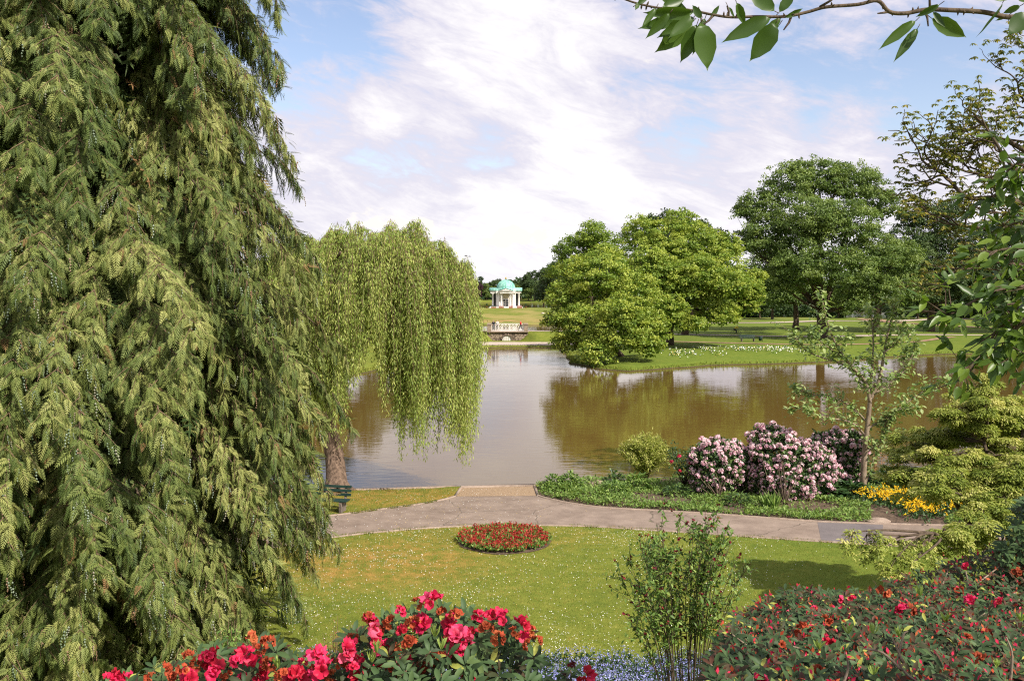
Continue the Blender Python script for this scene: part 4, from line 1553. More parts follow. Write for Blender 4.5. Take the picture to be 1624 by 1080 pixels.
for k, px, Y, ht, sx, lab in ((2, 1090, 236, 482, 1.7, 'low bushy tree between the broad pale tree and the lake'), (0, 1150, 238, 484, 1.9, 'low dark bushy tree at the lake edge left of the slim oak'),
                              (1, 1205, 238, 470, 1.6, 'low tree at the lake edge beside the slim oak trunk'), (0, 1225, 225, 440, 1.3, 'dark tree close behind the left of the great oak'),
                              (2, 1330, 236, 482, 1.9, 'low bushy tree behind the oak trunks'), (0, 1420, 232, 478, 1.8, 'low dark bushy tree beyond the curving path'), (2, 1455, 225, 455, 1.5, 'tree closing the gap left of the dark oak'),
                              (0, 1530, 228, 470, 1.8, 'low dark tree right of the dark oak trunk'), (2, 1585, 220, 462, 1.7, 'low tree under the dark tree at the far right')):
    put(k, px, Y, ht, sx, lab, GB)
rg = np.random.default_rng(78)
hg = Acc()
n = 30000
X_ = rg.uniform(34, 150, n)
yy_ = 243 + 1.5 * np.sin(X_ * .2) + rg.normal(0, .8, n)
top_ = 2.6 + .7 * np.sin(X_ * .37) + .5 * np.sin(X_ * 1.1)
ok = (np.sin(X_ * .11 + 1) > -.8)
hg.inst(LEAFB, np.column_stack([X_, yy_, .5 + top_ * rg.random(n) ** .7])[ok], rdirs(rg, ok.sum()), rdirs(rg, ok.sum()) + UP * .4, rg.uniform(.4, .8, ok.sum()), rg.random(ok.sum()) * .8)
tag(hg.out('hedge', M_dark, None, (90, 243, .5)), 'long low dark hedge along the lake side behind the park oaks', 'hedge')
GL = 'trees on the left bank behind the willow'
for k, px, Y, ht, sx, lab in ((2, 470, 112, 380, 0.9, 'green tree on the left bank behind the conifer'), (0, 545, 118, 395, 0.8, 'dark tree on the left bank seen through the willow'),
                              (2, 610, 135, 430, 0.9, 'green tree on the left bank behind the hanging willow strands'), (0, 660, 150, 450, 0.9, 'dark tree on the left bank behind the willow right part')):
    put(k, px, Y, ht, sx, lab, GL)
# a hedge like far wood so the horizon closes beyond the trees
rg = np.random.default_rng(77)
f = Acc()
n = 26000
th = rg.uniform(-0.75, 0.75, n)
Rr = rg.uniform(495, 540, n)
X_ = Rr * np.tan(th)
Z_ = rg.uniform(0, 1, n) ** 0.8 * (9.5 + 2.0 * np.sin(th * 60) + 1.5 * np.sin(th * 151 + 1))
f.inst(LEAF2, np.column_stack([X_, Rr + 8 * np.sin(th * 31), Z_]), rdirs(rg, n), rdirs(rg, n) + UP * .5 + np.array((0, -.6, 0)), rg.uniform(2.0, 3.4, n), rg.random(n) * 0.6)
tag(f.out('far_wood', M_dark, None, (0, 515, 0)), 'dark wood closing the horizon beyond the lake', 'wood', None, 'stuff')
print('trees', _t.time() - _T0)
# ================================================================ big weeping cypress on the left
_T0 = _t.time()


def unit(a):
    a = np.asarray(a, float)
    return a / (np.linalg.norm(a) + 1e-9)


def frond_template(n=7):
    V, F = [], []
    for k in range(n):
        t_ = (k + 0.3) / n
        l_ = 0.36 * (1 - t_) ** 0.65 + 0.06
        for s in (-1, 1):
            c, sn = math.cos(rad(42)), math.sin(rad(42)) * s
            b = np.array((t_, 0, -0.28 * t_ * t_))
            tip = b + np.array((l_ * c, l_ * sn, -0.10 * l_ - 0.56 * t_ * l_ * 0.6))
            m = (b + tip) / 2
            w = 0.020 + 0.013 * (1 - t_)
            per = np.array((-sn, c, 0)) * w * 1.2
            i0 = len(V)
            V += [b, m + per, tip, m - per]
            F += [(i0, i0 + 3, i0 + 2), (i0, i0 + 2, i0 + 1)]
            # two short prongs
            q = b + (tip - b) * 0.38
            for ss in (-1, 1):
                pr = q + np.array((c * 0.9 - sn * ss * 0.6, sn * 0.9 + c * ss * 0.6, -0.12)) * l_ * 0.42
                i1 = len(V)
                V += [q - (tip - b) * 0.06, q + (tip - b) * 0.09, pr]
                F += [(i1, i1 + 1, i1 + 2)]
    i0 = len(V)
    V += [np.array((0.75, -0.03, -0.16)), np.array((1.12, 0, -0.38)), np.array((0.75, 0.03, -0.16))]
    F += [(i0, i0 + 1, i0 + 2)]
    i0 = len(V)
    V += [np.array((0, -0.012, 0)), np.array((0.8, -0.01, -0.18)), np.array((0.8, 0.01, -0.18)), np.array((0, 0.012, 0))]
    F += [(i0, i0 + 1, i0 + 2), (i0, i0 + 2, i0 + 3)]
    return np.array(V), np.array(F)


FROND = frond_template()


def cone_template():
    V, F = [], []
    for k in range(5):
        z = k / 5.0
        r = 0.085 * (1.1 - 0.5 * z)
        i0 = len(V)
        cx, cy = 0.03 * math.sin(k * 2.1), 0.03 * math.cos(k * 2.1)
        V += [(z, cx + r, cy), (z, cx, cy + r), (z, cx - r, cy), (z, cx, cy - r), (z - 0.09, cx, cy), (z + 0.11, cx, cy)]
        for e in range(4):
            F += [(i0 + e, i0 + (e + 1) % 4, i0 + 5), (i0 + (e + 1) % 4, i0 + e, i0 + 4)]
    return np.array(V, float), np.array(F)


CONE = cone_template()
rg = np.random.default_rng(101)
CB = A(105, 800, 22.5)
CB[2] = H(CB[0], CB[1]) - 0.1
con = thing('cypress_tree', CB, 'huge weeping cypress with drooping olive green sprays filling the left of the view', 'conifer')


def c_rad(z):
    return float(np.interp(z, [0, 1, 3, 5, 7, 9, 11, 12.6, 13.4, 16, 18, 21, 25, 29], [5.6, 5.9, 6.4, 6.95, 7.3, 7.3, 7.0, 6.4, 6.05, 5.95, 5.8, 4.9, 2.9, 0.4]))


fr, cn, tw = Acc(), Acc(), Acc()
wood = Acc()
tp = np.array([CB + (0, 0, z) for z in np.linspace(-0.2, 28.5, 12)])
tp[1:-1, :2] += rg.normal(0, 0.08, (10, 2))
wood.tube(tp, np.interp(np.linspace(0, 1, 12), [0, 0.06, 1], [0.85, 0.6, 0.05]), 12)
FP, FX, FZ, FS, Fv = [], [], [], [], []
KP, KS = [], []
nb_ = 0
zlev = 0.9
br_i = 0
while zlev < 28.3:
    R0 = c_rad(zlev)
    dense = zlev < 18.5
    nring = int((13.5 if dense else 7) * (R0 / 6.0) ** 0.8) + 2
    ph = rg.random() * 6.28
    for b_ in range(nring):
        az = ph + 2 * math.pi * (b_ + rg.uniform(-0.35, 0.35)) / nring
        d = np.array((math.cos(az), math.sin(az), 0))
        vis = d[1] < 0.35 and (dense)
        if not vis and rg.random() < 0.45:
            continue
        R = R0 * rg.uniform(0.74, 1.04) * (1.0 if rg.random() > 0.12 else 0.85)
        z0 = zlev + rg.uniform(-0.25, 0.25)
        s = np.array((-d[1], d[0], 0))
        lift, drop, bend = rg.uniform(0.4, 1.3), rg.uniform(1.5, 2.6), rg.uniform(-0.9, 0.9)

        def path(t_):
            return np.array(CB) * (1, 1, 0) + d * (R * (t_ - 0.09 * t_ ** 4)) + s * (bend * t_ * t_) + np.array((0, 0, z0 + lift * t_ - (lift + drop) * t_ ** 3.4 * 0.95))
        P_ = np.array([path(t_) for t_ in np.linspace(0.03, 0.88, 9)])
        P_[:, 2] -= 0.2 * np.linspace(0, 1, 9)
        wood.tube(P_, np.linspace(0.075, 0.012, 9) * (1.0 if dense else .7), 5, cap=False)
        bv = rg.uniform(0.2, 0.66)
        cluster = 2.2 if rg.random() < 0.35 else 0.3
        nst = 15 if vis else 6
        for k in range(nst):
            t_ = 0.46 + 0.54 * (k + rg.random() * 0.6) / nst
            base = path(t_)
            tang = unit(path(min(t_ + 0.03, 1.03)) - path(t_ - 0.03))
            for sg in (-1, 1):
                ll = (1.25 * (1 - t_) ** 0.6 + 0.30) * rg.uniform(0.65, 1.15)
                hang = rg.random() < 0.42
                sdv = unit(tang * 0.6 + s * sg * rg.uniform(0.1, 0.5) - UP * rg.uniform(0.7, 1.6)) if hang else unit(tang * 0.75 + s * sg * rg.uniform(0.5, 1.1) + UP * rg.uniform(-0.35, 0.1))
                m = (12 if vis else 3)
                us = (np.arange(m) + rg.random(m) * 0.7) / m * 0.95 + 0.05
                endp = base + sdv * ll + np.array((0, 0, -0.28 * ll * ll))
                if vis:
                    tw.tube([base, base + sdv * ll * .5 - UP * 0.07 * ll * ll, endp], [0.011, 0.008, 0.004], 3, cap=False)
                for u in us:
                    p = base + sdv * ll * u - UP * (0.28 * (ll * u) ** 2)
                    dn = rg.uniform(0.2, 1.9)
                    x = sdv * 0.6 + tang * 0.5 - UP * dn + rg.normal(0, 0.42, 3)
                    zn = d * 0.8 + UP * 0.5 + rg.normal(0, 0.55, 3)
                    FP.append(p)
                    FX.append(x)
                    FZ.append(zn)
                    FS.append(rg.uniform(0.15, 0.37) * (1 if vis else 2.4))
                    Fv.append(bv + rg.uniform(-0.2, 0.34) + 0.2 * (t_ - 0.5))
                    if vis and rg.random() < 0.07 * cluster:
                        KP.append(p + unit(x) * 0.12 + d * 0.05 - UP * 0.02)
                        KS.append(rg.uniform(0.12, 0.30))
        nb_ += 1
        if vis:
            for t_ in np.linspace(0.5, 1.0, 22):
                for _q in range(2):
                    FP.append(path(t_) + rg.normal(0, 0.05, 3) + (0, 0, .03))
                    FX.append(d * 0.8 + s * rg.normal(0, .7) + UP * rg.uniform(-.9, .25))
                    FZ.append(UP + d * .6 + rg.normal(0, .3, 3))
                    FS.append(rg.uniform(.15, .34))
                    Fv.append(bv + rg.uniform(0, .35))
        # inner sprays that close the crown, shade painted in as darker colour
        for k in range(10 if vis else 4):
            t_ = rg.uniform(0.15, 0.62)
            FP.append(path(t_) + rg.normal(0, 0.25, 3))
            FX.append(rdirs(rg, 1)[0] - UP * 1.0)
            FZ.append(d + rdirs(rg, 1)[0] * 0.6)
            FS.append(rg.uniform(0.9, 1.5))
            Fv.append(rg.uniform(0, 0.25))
    zlev += 0.42 if dense else 0.8
FP, FX, FZ, FS, Fv = map(np.array, (FP, FX, FZ, FS, Fv))
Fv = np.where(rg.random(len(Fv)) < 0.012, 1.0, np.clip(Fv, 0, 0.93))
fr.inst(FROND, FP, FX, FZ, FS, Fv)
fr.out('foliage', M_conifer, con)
KP = np.array(KP)
cn.inst(CONE, KP, rg.normal(0, 0.15, KP.shape) - UP, rdirs(rg, len(KP)), np.array(KS), rg.random(len(KP)))
tag(cn.out('cones', M_cone, con), kind='stuff')
tw.out('twigs', M_twig, con)
wood.out('trunk', M_bark, con)
print('conifer fronds', len(FP), _t.time() - _T0)

# ================================================================ weeping willow
_T0 = _t.time()
rg = np.random.default_rng(202)
WB = G(536, 777, 0.5)
WB = np.array((WB[0], WB[1] - 0.2, 0.42))
wil = thing('willow_tree', WB, 'weeping willow with long hanging strands over the pond edge', 'willow')
wood = Acc()
WC = A(583, 450, 43.0)
fork = A(522, 600, 42.2)
t1 = spl([WB, A(530, 720, 42), A(515, 650, 42.2), fork], 6)
wood.tube(t1, np.interp(np.linspace(0, 1, len(t1)), [0, 0.12, 1], [0.62, 0.45, 0.34]), 14)
for k in range(5):     # flare of the roots
    a = k * 1.257 + 0.4
    wood.tube([WB + (0.25 * math.cos(a), 0.25 * math.sin(a), 0.45), WB + (0.5 * math.cos(a), 0.5 * math.sin(a), 0.15), WB + (0.95 * math.cos(a), 0.95 * math.sin(a), -0.05)], [0.2, 0.16, 0.05], 7)
hubs = []
for (px, py, Y) in ((470, 420, 42), (560, 385, 43), (630, 375, 43), (690, 405, 43), (735, 450, 43), (600, 430, 40.2), (660, 430, 40.2), (560, 440, 46), (650, 430, 46.5),
                    (500, 470, 40), (720, 470, 41.5), (430, 470, 42), (540, 400, 40.5), (705, 440, 45.5)):
    e = A(px, py, Y)
    m = (fork + e) / 2 + np.array((0, 0, 0.9)) + rg.normal(0, 0.3, 3)
    p = spl([fork - (0, 0, 0.3), m, e], 6)
    wood.tube(p, np.linspace(0.2, 0.05, len(p)), 7)
    hubs.append(p)
wood.out('trunk', noisemat('willow_bark', [(0.3, (0.06, 0.04, 0.03)), (0.7, (0.26, 0.18, 0.13))], 7, 8, 0.95, 1.0, 9, 0.1, (1, 1, 0.2), 0.12), wil, smooth=True)
lf, st = Acc(), Acc()
RX, RYY = 4.6, 4.0
prof_px = [(400, 420), (480, 372), (520, 362), (560, 352), (600, 352), (630, 346), (660, 352), (690, 372), (715, 388), (735, 408), (750, 436), (762, 490)]


def dome_z(x):
    px = CXP + x / WC[1] * FPX
    py = 9 + np.interp(px, [q[0] for q in prof_px], [q[1] for q in prof_px])
    return A(px, py, WC[1])[2]


LP_, LX_, LZ_, LS_, Lv_ = [], [], [], [], []
tuft = [(RX * u_ * math.cos(a_), RYY * u_ * math.sin(a_), rg.uniform(-.25, .25)) for a_, u_ in zip(rg.random(110) * 6.283, rg.random(110) ** 0.42)] + [(q_, 0.3 * math.sin(q_ * 9), 0) for q_ in np.linspace(-4.6, 4.4, 26)]
ns_ = 0
for it in range(4600):
    a = rg.random() * 6.283
    u = rg.random() ** 0.42
    x, y = RX * u * math.cos(a), RYY * u * math.sin(a)
    if rg.random() < 0.8:
        hk = tuft[rg.integers(0, len(tuft))]
        x, y = hk[0] + rg.normal(0, 0.17), hk[1] + rg.normal(0, 0.17)
        a = math.atan2(y / RYY, x / RX)
        u = min(1.0, math.hypot(x / RX, y / RYY))
    if y > 1.5 and rg.random() < 0.5:
        continue
    X0 = WC[0] + x
    px0 = CXP + X0 / (WC[1] + y) * FPX
    top = dome_z(WC[0] + x / max(0.25, math.sqrt(max(1e-3, 1 - (y / RYY) ** 2 * 0.85)))) if abs(y) < RYY else 8
    top += 0.16 * math.sin(X0 * 2.1 + 1) * math.cos((WC[1] + y) * 1.7) + 0.2 * math.sin(X0 * 5.3)
    zt_ = top - 2.6 * (y / RYY) ** 2 - rg.exponential(0.35) - (rg.random() < 0.4) * rg.uniform(0, 2.6)
    out2 = np.array((math.cos(a), math.sin(a), 0)) * rg.uniform(0.1, 0.6)
    # how far the curtain reaches down, by bearing
    lim_py = 14 * math.sin(px0 * .21) + 16 * math.sin(px0 * .093 + 2) + np.interp(px0, [430, 500, 540, 565, 585, 600, 630, 655, 680, 720, 740, 758], [640, 690, 690, 640, 560, 600, 735, 745, 700, 735, 690, 590])
    zlim = A(px0, lim_py, WC[1] + y)[2] if px0 > 430 else 2.5
    if y > 0.5:
        zlim += 1.8
    group_ = 0.5 + 0.5 * math.sin(px0 * 0.11 + 1.3) * math.sin(px0 * 0.047)
    L_ = min(rg.uniform(1.6, 8.5), zt_ - zlim - rg.exponential(0.9 + 1.6 * group_))
    if L_ < 0.7:
        continue
    if 556 < px0 < 606 and rg.random() < 0.55:
        L_ = min(L_, 3.2)
    p0 = np.array((X0, WC[1] + y, zt_))
    n = max(5, int(L_ / 0.30))
    tt = np.linspace(0, 1, n)
    arch_h = rg.uniform(0.1, 0.45) + 0.35 * (rg.random() < .12)
    swx, swy = rg.normal(0, 0.24, 2)
    hx = 1 - np.exp(-tt * L_ / 0.8)
    pts = p0 + out2 * hx[:, None] + np.column_stack([swx * tt * np.sin(tt * 3), swy * tt, arch_h * np.minimum(tt * L_ * 2, 1) * np.exp(-tt * L_) * 2 - tt * L_])
    st.tube(pts, np.linspace(0.010, 0.003, n), 3, v=0.5, cap=False)
    m = int(L_ / 0.034)
    ts = np.sort(rg.random(m))
    ix = np.clip(ts * (n - 1), 0, n - 1.001)
    i0 = ix.astype(int)
    fx = (ix - i0)[:, None]
    P = pts[i0] * (1 - fx) + pts[i0 + 1] * fx
    # short side shoots thicken the strand here and there
    side = rdirs(rg, m)
    side[:, 2] = 0
    P = P + side * (rg.random((m, 1)) ** 1.5) * 0.27 - UP * 0.02
    X = side * rg.uniform(0.25, 0.8, (m, 1)) - UP
    LP_.append(P)
    LX_.append(X)
    LZ_.append(rdirs(rg, m))
    LS_.append(rg.uniform(0.10, 0.20, m))
    sv = rg.uniform(0.1, 0.9)
    Lv_.append(np.clip(0.12 + sv + rg.normal(0, 0.14, m) + 0.1 * (ts - 0.5), 0, 1))
    ns_ += 1
WL = (np.array([(0, 0, 0), (0.4, 0.11, 0.01), (1, 0, -0.04), (0.4, -0.11, 0.01)], float), np.array([(0, 3, 2), (0, 2, 1)]))
lf.inst(WL, np.vstack(LP_), np.vstack(LX_), np.vstack(LZ_), np.concatenate(LS_), np.concatenate(Lv_))
lf.out('foliage', M_willow, wil)
st.out('strands', M_twig, wil)
print('willow', ns_, sum(map(len, LP_)), _t.time() - _T0)
# ================================================================ near shrubs and flowers
_T0 = _t.time()
M_rleaf = leafmat('rhododendron_leaf', [(0.0, (0.085, 0.035, 0.02)), (0.10, (0.05, 0.045, 0.02)), (0.2, (0.03, 0.055, 0.02)), (0.5, (0.055, 0.10, 0.035)), (0.85, (0.13, 0.18, 0.05)), (1.0, (0.32, 0.34, 0.07))], 0.12, 0.55, 0.22)
M_deep_green = leafmat('shrub_leaf', [(0.0, (0.02, 0.05, 0.016)), (0.5, (0.06, 0.12, 0.035)), (1.0, (0.14, 0.21, 0.05))], 0.2, 0.45, 0.4)  # deep green leaf colour of shrubs and bed plants
M_fresh = leafmat('fresh_leaf', [(0.0, (0.07, 0.14, 0.03)), (0.5, (0.16, 0.26, 0.06)), (1.0, (0.30, 0.40, 0.10))], 0.35, 0.5, 0.3)
M_maple = leafmat('dogwood_leaf', [(0.0, (0.12, 0.17, 0.025)), (0.5, (0.29, 0.34, 0.06)), (1.0, (0.58, 0.55, 0.19))], 0.35, 0.5, 0.25)
M_cherry = leafmat('cherry_leaf', [(0.0, (0.03, 0.07, 0.012)), (0.5, (0.075, 0.14, 0.02)), (1.0, (0.18, 0.26, 0.035))], 0.40, 0.40, 0.45)
M_pink = leafmat('pink_petal', [(0.0, (0.76, 0.37, 0.49)), (0.5, (0.90, 0.63, 0.68)), (1.0, (0.95, 0.85, 0.84))], 0.3, 0.6, 0.2, (1, 1, 1))
M_crim = leafmat('crimson_petal', [(0.0, (0.42, 0.012, 0.03)), (0.45, (0.68, 0.022, 0.09)), (0.75, (0.78, 0.045, 0.16)), (1.0, (0.80, 0.12, 0.22))], 0.28, 0.5, 0.25, (1, 0.8, 0.9))
M_wilt = leafmat('wilted_petal', [(0.0, (0.25, 0.05, 0.02)), (0.5, (0.42, 0.07, 0.03)), (1.0, (0.55, 0.19, 0.07))], 0.2, 0.7, 0.15, (1, .8, .8))
M_blue = leafmat('blue_petal', [(0.0, (0.18, 0.18, 0.52)), (0.6, (0.32, 0.34, 0.70)), (1.0, (0.55, 0.55, 0.82))], 0.2, 0.7, 0.1, (1, 1, 1))
M_yell = leafmat('yellow_petal', [(0.0, (0.70, 0.36, 0.01)), (1.0, (0.85, 0.62, 0.03))], 0.25, 0.6, 0.1, (1, 1, .6))
M_wfl = leafmat('white_petal', [(0.0, (0.75, 0.72, 0.62)), (0.9, (0.85, 0.84, 0.80)), (1.0, (0.8, 0.6, 0.2))], 0.1, 0.7, 0.1, (1, 1, 1))
M_seed = leafmat('dark_red_flower', [(0.0, (0.08, 0.008, 0.012)), (1.0, (0.22, 0.02, 0.03))], 0.1, 0.6, 0.2, (1, 1, 1))
M_rust = leafmat('reddish_leaf', [(0.0, (0.10, 0.10, 0.03)), (0.5, (0.28, 0.16, 0.06)), (1.0, (0.42, 0.20, 0.10))], 0.3, 0.5, 0.3)


def rleaf():
    """leathery oval leaf with a mid fold and drooping tip"""
    ts = [0, 0.18, 0.45, 0.75, 1.0]
    ws = [0.015, 0.11, 0.17, 0.135, 0.0]
    zs_ = [0, 0.02, 0.02, -0.03, -0.11]
    V, F = [], []
    for t_, w, z in zip(ts, ws, zs_):
        V += [(t_, -w, z + w * 0.32), (t_, 0, z), (t_, w, z + w * 0.32)]
    for k in range(4):
        a = k * 3
        F += [(a, a + 3, a + 4), (a, a + 4, a + 1), (a + 1, a + 4, a + 5), (a + 1, a + 5, a + 2)]
    return np.array(V, float), np.array(F)


RLEAF = rleaf()


def cleaf():
    """cherry leaf: pointed oval, drip tip"""
    ts = [0, 0.1, 0.3, 0.55, 0.8, 0.92, 1.0]
    ws = [0.0, 0.13, 0.235, 0.235, 0.12, 0.03, 0.0]
    V, F = [], []
    for t_, w in zip(ts, ws):
        z = 0.03 * math.sin(t_ * 9) - 0.10 * t_ * t_
        V += [(t_, -w, z + w * 0.35), (t_, 0, z), (t_, w, z + w * 0.35)]
    for k in range(len(ts) - 1):
        a = k * 3
        F += [(a, a + 3, a + 4), (a, a + 4, a + 1), (a + 1, a + 4, a + 5), (a + 1, a + 5, a + 2)]
    return np.array(V, float), np.array(F)


CLEAF = cleaf()


def flower_template(petals=5, depth=0.5, width=0.62, ruffle=0.12):
    """funnel flower opening along +X"""
    V, F = [], []
    rg_ = np.random.default_rng(9)
    for k in range(petals):
        a = 2 * math.pi * k / petals
        h = math.pi / petals * 1.12
        i0 = len(V)
        V += [(0, 0, 0)]
        for r_, x_, m_ in ((0.22, 0.42, 0.8), (width * 0.8, 0.72, 1.0), (width, 0.78, 0.62)):
            for s_ in (-1, 0, 1):
                rr2 = r_ * (1.0 if s_ else 1.06)
                V.append((x_ * depth * 2 + (ruffle * rg_.normal() if r_ > 0.3 else 0), rr2 * math.cos(a + s_ * h * m_), rr2 * math.sin(a + s_ * h * m_)))
        F += [(i0, i0 + 2, i0 + 1), (i0, i0 + 3, i0 + 2)]
        for rr3 in (0, 1):
            b = i0 + 1 + rr3 * 3
            F += [(b, b + 1, b + 4), (b, b + 4, b + 3), (b + 1, b + 2, b + 5), (b + 1, b + 5, b + 4)]
    return np.array(V, float), np.array(F)


FLO = flower_template()
FLOS = (np.array([(0, 0, 0)] + [(0.5, 0.5 * math.cos(a), 0.5 * math.sin(a)) for a in np.linspace(0, 2 * math.pi, 6)[:-1]], float), np.array([(0, 1 + k, 1 + (k + 1) % 5) for k in range(5)]))


def whorls(acc, rg, P, N_, size, nleaf=(6, 9), vlo=0.1, vhi=0.7, droop=0.25, m=0):
    """rosettes of leathery leaves at shoot tips P with axis N_"""
    for p, n in zip(P, N_):
        n = unit(n)
        k = rg.integers(*nleaf)
        a0 = rg.random() * 6.28
        u = unit(np.cross(n, (0.3, 1, 0.2)))
        w = np.cross(n, u)
        an = a0 + np.arange(k) * 2.399
        el = rg.uniform(0.1, 0.6, k)
        X = (np.cos(an)[:, None] * u + np.sin(an)[:, None] * w) * 1.0 + n * el[:, None] - UP * droop * rg.random((k, 1))
        v = np.clip(rg.uniform(vlo, vhi) + rg.normal(0, 0.1, k), 0, 0.9)
        yel = rg.random(k) < 0.03
        v = np.where(yel, 1.0, v)
        acc.inst(RLEAF, p + X * 0.008 - n * rg.uniform(0, 0.04, (k, 1)), X, n + 0.25 * rdirs(rg, k), size * rg.uniform(0.75, 1.15, k), v, m)


def hidden_slope_stems(acc, rg, base, tips, r0, nmid=1):
    for q in tips:
        m = base * 0.5 + q * 0.5 + rg.normal(0, 0.08 * np.linalg.norm(q - base), 3) * (1, 1, 0.4)
        p = spl([base + rg.normal(0, 0.05, 3) * (1, 1, 0), m, q], 4)
        acc.tube(p, np.linspace(r0, r0 * 0.25, len(p)), 5)


def truss(name, parent, p, axis, size, mat, rg, nfl=9, T=None, flsc=0.5):
    """one rounded flower head, a part of its shrub"""
    a = Acc()
    D = rdirs(rg, nfl * 3)
    ax = unit(axis)
    D = D[(D @ ax) > -0.15][:nfl]
    D = D + ax * 0.4
    a.inst(T or FLO, p + D * size * 0.16, D + 0.2 * rdirs(rg, len(D)), rdirs(rg, len(D)), size * flsc * rg.uniform(0.75, 1.15, len(D)), np.clip(rg.uniform(0.1, 0.7) + rg.normal(0, 0.22, len(D)), 0, 1))
    return a.out(name, mat, parent)


# ---- front red rhododendron along the bottom edge
rg = np.random.default_rng(303)
hull = [(150, 1078), (220, 1060), (270, 1040), (330, 1020), (400, 1003), (450, 1020), (500, 1030), (540, 1015), (570, 980), (620, 960), (680, 944), (730, 955), (790, 965), (830, 985), (850, 1012), (858, 1040), (862, 1078), (866, 1120)]


def bush_front(Y):
    out_ = []
    return out_


def hull_z(px, py_add, Y):
    return np.interp(px, [h_[0] for h_ in hull], [h_[1] for h_ in hull]) + py_add


frb = A(560, 1180, 7.2)
frb[2] = H(frb[0], frb[1]) - 0.05
rh = thing('rhododendron_bush', frb, 'red flowering rhododendron in the centre foreground with fading orange blooms', 'shrub', 'rhododendron bushes')
P_, N_ = [], []
for it in range(560):
    px = rg.uniform(140, 862)
    t_ = rg.random() ** 1.2
    Y = rg.uniform(6.0, 8.2)
    py = hull_z(px, 14 + t_ * 190, Y) + (Y - 7.0) * -6
    if py > 1260:
        continue
    p = A(px, py, 7.1 - t_ * 1.1 + rg.uniform(-.35, .35))
    if p[2] < H(p[0], p[1]) + 0.05:
        p[2] = H(p[0], p[1]) + 0.05
    P_.append(p)
    N_.append(unit((rg.normal(0, .4), -0.55 - .5 * t_, 1.0)))
lv = Acc()
whorls(lv, rg, P_, N_, 0.115, vlo=0.12, vhi=0.62)
# shoots behind the rim so the bush has depth
P2 = [A(rg.uniform(180, 840), 0, 1) for _ in range(1)]
bk = []
for it in range(260):
    px = rg.uniform(200, 835)
    p = A(px, hull_z(px, rg.uniform(18, 60), 7.6), rg.uniform(7.3, 8.3))
    bk.append(p)
whorls(lv, rg, bk, [unit((rg.normal(0, .4), 0.2, 1)) for _ in bk], 0.115, vlo=0.1, vhi=0.55)
lv.out('leaves', M_rleaf, rh)
w_ = Acc()
hidden_slope_stems(w_, rg, np.array(frb), [P_[k] for k in range(0, len(P_), 5)], 0.02)
w_.out('stems', M_twig, rh)
# new narrow shoots in yellow green
ns = Acc()
for (px, py) in ((545, 1045), (598, 1035), (690, 1010), (700, 1030), (590, 1050), (440, 1060)):
    p = A(px, py, 6.4)
    k = 7
    X = UP * 1.6 + rdirs(rg, k) * 0.7
    ns = Acc()
    ns.inst(RLEAF, np.tile(p, (k, 1)), X, rdirs(rg, k), 0.10, 0.95, 0, 0.05)
    ns.out('young_shoot', M_fresh, rh)
spots = [(686, 955, 0), (716, 1003, 0), (726, 1010, 0), (787, 980, 0), (800, 985, 0), (840, 1020, 1), (828, 995, 0), (578, 990, 0), (592, 1018, 0), (675, 990, 0), (655, 985, 1), (635, 968, 1),
         (620, 985, 1), (605, 1000, 1), (640, 1000, 1), (700, 968, 1), (650, 1015, 1), (610, 1028, 0), (560, 1030, 0), (545, 1028, 0), (520, 1045, 1), (500, 1040, 0), (540, 1050, 1), (560, 1058, 1),
         (700, 1040, 1), (670, 1060, 1), (730, 1030, 0), (750, 1000, 1), (770, 992, 1), (815, 1000, 1), (840, 1000, 1), (400, 1012, 1), (412, 1025, 1), (425, 1018, 1), (393, 1035, 0), (375, 1045, 1),
         (346, 1050, 0), (340, 1065, 0), (360, 1068, 1), (300, 1040, 1), (315, 1050, 1), (290, 1060, 1), (275, 1070, 1), (330, 1040, 1), (430, 1050, 1), (450, 1068, 1), (470, 1070, 0), (500, 1062, 1),
         (600, 1065, 0), (620, 1062, 1), (640, 1048, 0), (575, 1072, 0), (530, 1072, 1), (735, 1068, 1), (745, 1074, 1), (240, 1075, 1), (205, 1078, 0), (172, 1078, 0), (660, 955, 1), (725, 975, 1),
         (850, 1015, 1), (690, 1045, 1), (790, 1010, 1), (760, 975, 1), (585, 975, 1), (630, 1030, 1), (480, 1050, 1), (560, 1010, 1), (720, 990, 0), (595, 985, 1), (512, 1060, 0), (405, 1060, 0), (385, 1075, 1), (300, 1075, 0), (260, 1060, 1)]
for k, (px, py, wl) in enumerate(spots):
    Y = 6.45 + 0.002 * (1075 - py) + rg.uniform(-.15, .15)
    p = A(px, py + 3, Y)
    truss('bloom', rh, p, unit((rg.normal(0, .5), -0.7, 0.8)), rg.uniform(0.10, 0.14) if not wl else rg.uniform(0.075, 0.115), M_wilt if (wl and rg.random() < 0.8) else M_crim, rg, 7 if wl else 5,
          flsc=0.42 if wl else 0.62)
